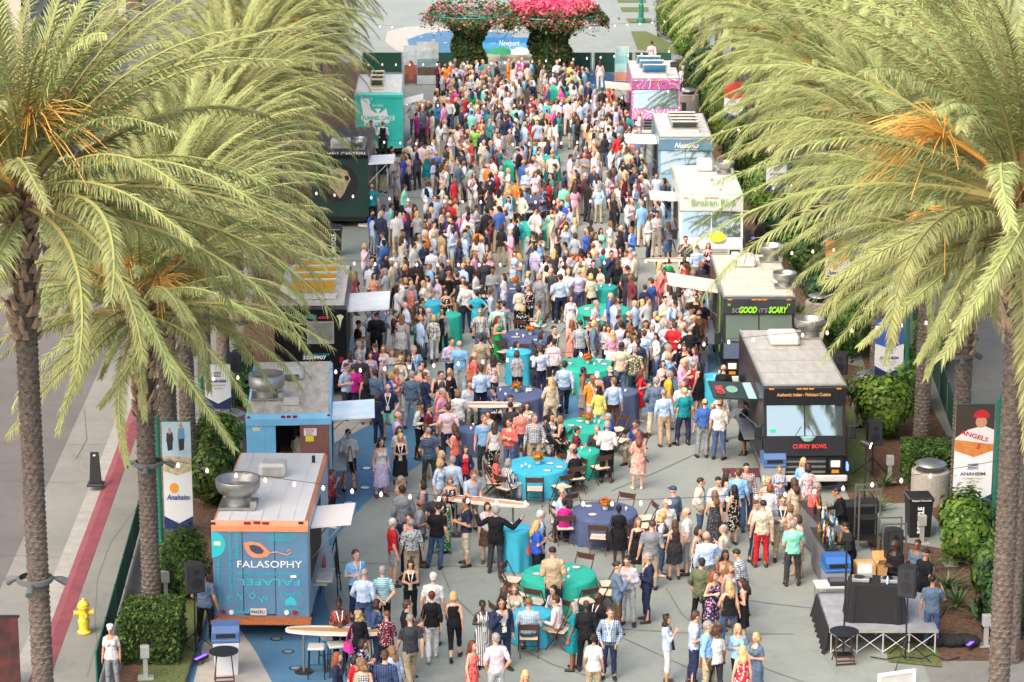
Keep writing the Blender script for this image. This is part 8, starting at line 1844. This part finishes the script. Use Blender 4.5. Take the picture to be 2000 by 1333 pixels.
# ------------------------------------------------------------------ put everyone in place, then chairs, then the far crowd
for ln in CAST.strip().splitlines():
    person(ln)
_dj = person('R 1282 590 250 both M shirt-black pants-black bald-black d'); _dj.location = (8.98, 59.55, STAGE_Z); _dj.rotation_euler[2] = math.radians(310); _dj['label'] = 'person in black working at the turntable desk on the stage'
for i, (x, y, rz) in enumerate(SEATS):
    lm = min(LANDMARKS, key=lambda L_: (L_[1] - x) ** 2 + (L_[2] - y) ** 2)[0]
    chair(x + math.sin(rz) * -.03, y + math.cos(rz) * .03, rz, 'folding chair under the seated ' + ' '.join(SEAT_W[i].split()[:9]).rstrip(','))
cc = {}
for x, y, r_, h, angs, sh in TABLES:
    for a in angs:
        a = math.radians(a); cx, cy = x + (r_ + .32) * math.cos(a), y + (r_ + .32) * math.sin(a)
        if any((cx - u) ** 2 + (cy - v) ** 2 < .2 for u, v in CHAIRS): continue
        cc[sh] = cc.get(sh, 0) + 1
        chair(cx, cy, a - PI / 2, 'empty dark folding chair, %s round %s' % (WORDS[cc[sh] - 1], sh))
# far crowd: too many to tell apart one by one
CP = [(p, s) for s in 'MF' for p in ('contra', 'hold', 'both', 'drink', 'pocket', 'cross')]
CB_ = {k: make_body(k[0], k[1], True) for k in CP}
HH = {}
for s_ in ('short', 'crop', 'bob', 'long', 'bald'):
    me = hair(s_); me.calc_loop_triangles(); v = np.empty(len(me.vertices) * 3, np.float32); me.vertices.foreach_get('co', v); t = np.empty(len(me.loop_triangles) * 3, np.int32); me.loop_triangles.foreach_get('vertices', t); HH[s_] = (v.reshape(-1, 3), t.reshape(-1, 3))
rc = np.random.default_rng(21); rr = random.Random(21)
spots = []
def free(x, y, d=.36):
    if any((x - u) ** 2 + (y - v) ** 2 < d * d for u, v in PEOPLE_XY): return False
    if any((x - t[0]) ** 2 + (y - t[1]) ** 2 < (t[2] + .22) ** 2 for t in TABLES): return False
    return True
tries = 0
while len(spots) < 620 and tries < 60000:
    tries += 1; Y = rr.uniform(82, 139); f = (Y - 82) / 57
    gx, n, rad = rr.uniform(-5.6 + .8 * f, 6.4 - 1.2 * f), rr.choice([1, 2, 3, 4, 5, 6, 7]), rr.uniform(.36, .5)
    if Y > 131 and abs(gx) > 3.6: continue
    rad += .05 * max(0, n - 3)
    for k in range(n):
        a = 2 * PI * k / n + rr.uniform(-.4, .4); x, y = gx + rad * math.cos(a), Y + rad * math.sin(a)
        if any(T_.W.translation.x - T_.w / 2 - .3 < x < T_.W.translation.x + T_.w / 2 + .3 and T_.Y - .6 < y < T_.Y + T_.L + .3 for T_ in (FAL, LB, BK, HC, FC, CB, SG, BR, NO, PK)): continue
        if y < 90 and -2.5 < x < 2.5: continue
        if -4.9 < x < -3.2 and y < 84.5: continue
        if free(x, y): spots.append((x, y, math.atan2(gx - x, -(Y - y)) + rr.uniform(-.5, .5))); PEOPLE_XY.append((x, y))
TOPC = ['white', 'paleblue', 'lightblue', 'navy', 'black', 'lightblue', 'charcoal', 'grey', 'white', 'cream', 'palepink', 'palepink', 'lavender', 'sky', 'lightgrey', 'slate', 'beige', 'maroon', 'black', 'navy', 'white', 'tan', 'denim', 'white', 'lightgrey', 'paleblue', 'black', 'grey', 'white', 'cream', 'beige', 'pink', 'lightblue', 'charcoal', 'white', 'paleblue', 'navy', 'slate', 'coral', 'mint', 'teal', 'white', 'navy', 'lightblue', 'black', 'maroon', 'royal', 'teal', 'red', 'charcoal', 'blue', 'magenta', 'orange']
BOTC = ['khaki', 'navy', 'charcoal', 'black', 'denim', 'khaki', 'grey', 'white', 'black', 'denim', 'beige']
VV, FF, CC = [], [], []; off = 0
for x, y, a in spots:
    sex = rr.choice('MFF' if rr.random() < .4 else 'MMF'); pose = rr.choice(['contra', 'hold', 'both', 'drink', 'pocket', 'cross', 'hold', 'both', 'contra']); B = CB_[(pose, sex)]
    s_ = rr.uniform(.95, 1.04); ca, sa = math.cos(a), math.sin(a); sk = lin(SKINC[rr.choice('lllltttbd')]); tc_ = lin(PAL[rr.choice(TOPC)]); bc = lin(PAL[rr.choice(BOTC)]); k, t, tz = B['kind'], B['t'], B['tz']
    style = rr.choice(['tee', 'shirt', 'shirt', 'jacket'] if sex == 'M' else ['tee', 'tank', 'shirt', 'dress', 'shirt', 'tee'])
    jit = rc.uniform(.85, 1.1); tc_ = tuple(v * jit for v in tc_)
    zone = np.zeros(len(k), int)                                             # 0 skin 1 top 2 bottom 3 shoe
    tor = B['torso'] | ((k == 'neck') & (tz < 1.5)); zone[tor] = 1; zone[tor & (tz < (.88 if style != 'jacket' else .8))] = 2; zone[np.isin(k, ('thigh', 'shin'))] = 2; zone[(k == 'thigh') & (tz > .84)] = 1; zone[k == 'foot'] = 3
    if style in ('shirt', 'jacket'): zone[np.isin(k, ('uarm', 'farm'))] = 1
    elif style == 'tee': zone[(k == 'uarm') & (t < .85)] = 1
    if style == 'dress': zone[np.isin(k, ('shin', 'thigh'))] = 0; zone[(k == 'thigh') & (t < .85)] = 2; bc = tc_
    vneck = (zone == 1) & (B['ty'] < -.04) & (np.abs(B['tx']) < .045) & (tz > (1.12 if style == 'jacket' else 1.4))
    zone[vneck] = 4 if style == 'jacket' else 0
    cols = np.array([sk, tc_, bc, lin(rr.choice(['#1b1a1a', '#3b2a20', '#a98a6c'])), lin('#d4d4d4')])
    P = B['co'].copy() + B['no'] * np.where(np.isin(zone, (1, 2)), .012, 0)[:, None]; tri = B['tri']
    z3 = zone[tri]; fz = np.where(z3[:, 0] == z3[:, 1], z3[:, 0], z3[:, 2]); fc = cols[fz]
    hs_ = rr.choice(['short', 'short', 'crop', 'bald'] if sex == 'M' else ['long', 'long', 'bob']); hv, ht = HH[hs_]; hp = (hv @ B['Rh'].T) * B['hs'] + B['hc']
    hc_ = lin(HAIRC[rr.choice(['dark', 'brown', 'brown', 'light', 'blond', 'grey', 'black', 'dark'] if hs_ != 'bald' else ['grey', 'brown'])])
    parts = [(P, tri, fc), (hp, ht, np.tile(hc_, (len(ht), 1)))]
    if style == 'dress':
        me = B['meshes'].get('sk') or skirt_mesh(B, .52, 1.04, .5); B['meshes']['sk'] = me; v = np.array([q.co[:] for q in me.vertices]); q4 = np.array([pl.vertices[:] for pl in me.polygons]); tr = np.concatenate([q4[:, [0, 1, 2]], q4[:, [0, 2, 3]]]); parts.append((v, tr, np.tile(tc_, (len(tr), 1))))
    for v, f, c in parts:
        v = v * s_; w_ = np.stack([v[:, 0] * ca - v[:, 1] * sa + x, v[:, 0] * sa + v[:, 1] * ca + y, v[:, 2]], 1); VV.append(w_); FF.append(f + off); CC.append(c); off += len(v)
VV = np.concatenate(VV); FF = np.concatenate(FF); CC = np.concatenate(CC); me = raw_mesh('crowd', VV, FF, check=False)
at = me.attributes.new('tint', 'FLOAT_COLOR', 'FACE'); at.data.foreach_set('color', np.concatenate([CC, np.ones((len(CC), 1))], 1).astype(np.float32).ravel())
cm = bpy.data.materials.new('crowd_clothes'); cm.use_nodes = True; nt = cm.node_tree; a_ = nt.nodes.new('ShaderNodeAttribute'); a_.attribute_name = 'tint'; nt.links.new(a_.outputs['Color'], nt.nodes['Principled BSDF'].inputs['Base Color']); nt.nodes['Principled BSDF'].inputs['Roughness'].default_value = .85
me.materials.append(cm); me.shade_smooth(); o = bpy.data.objects.new('crowd', me); COL.objects.link(o); tag(o, 'dense crowd of guests filling the far half of the plaza', 'crowd', kind='stuff')
print('PEOPLE', len(PEOPLE_XY), 'crowd', len(spots), 'tris', len(FF), 'objects', len(bpy.data.objects))

bpy.data.scenes.remove(TMP)
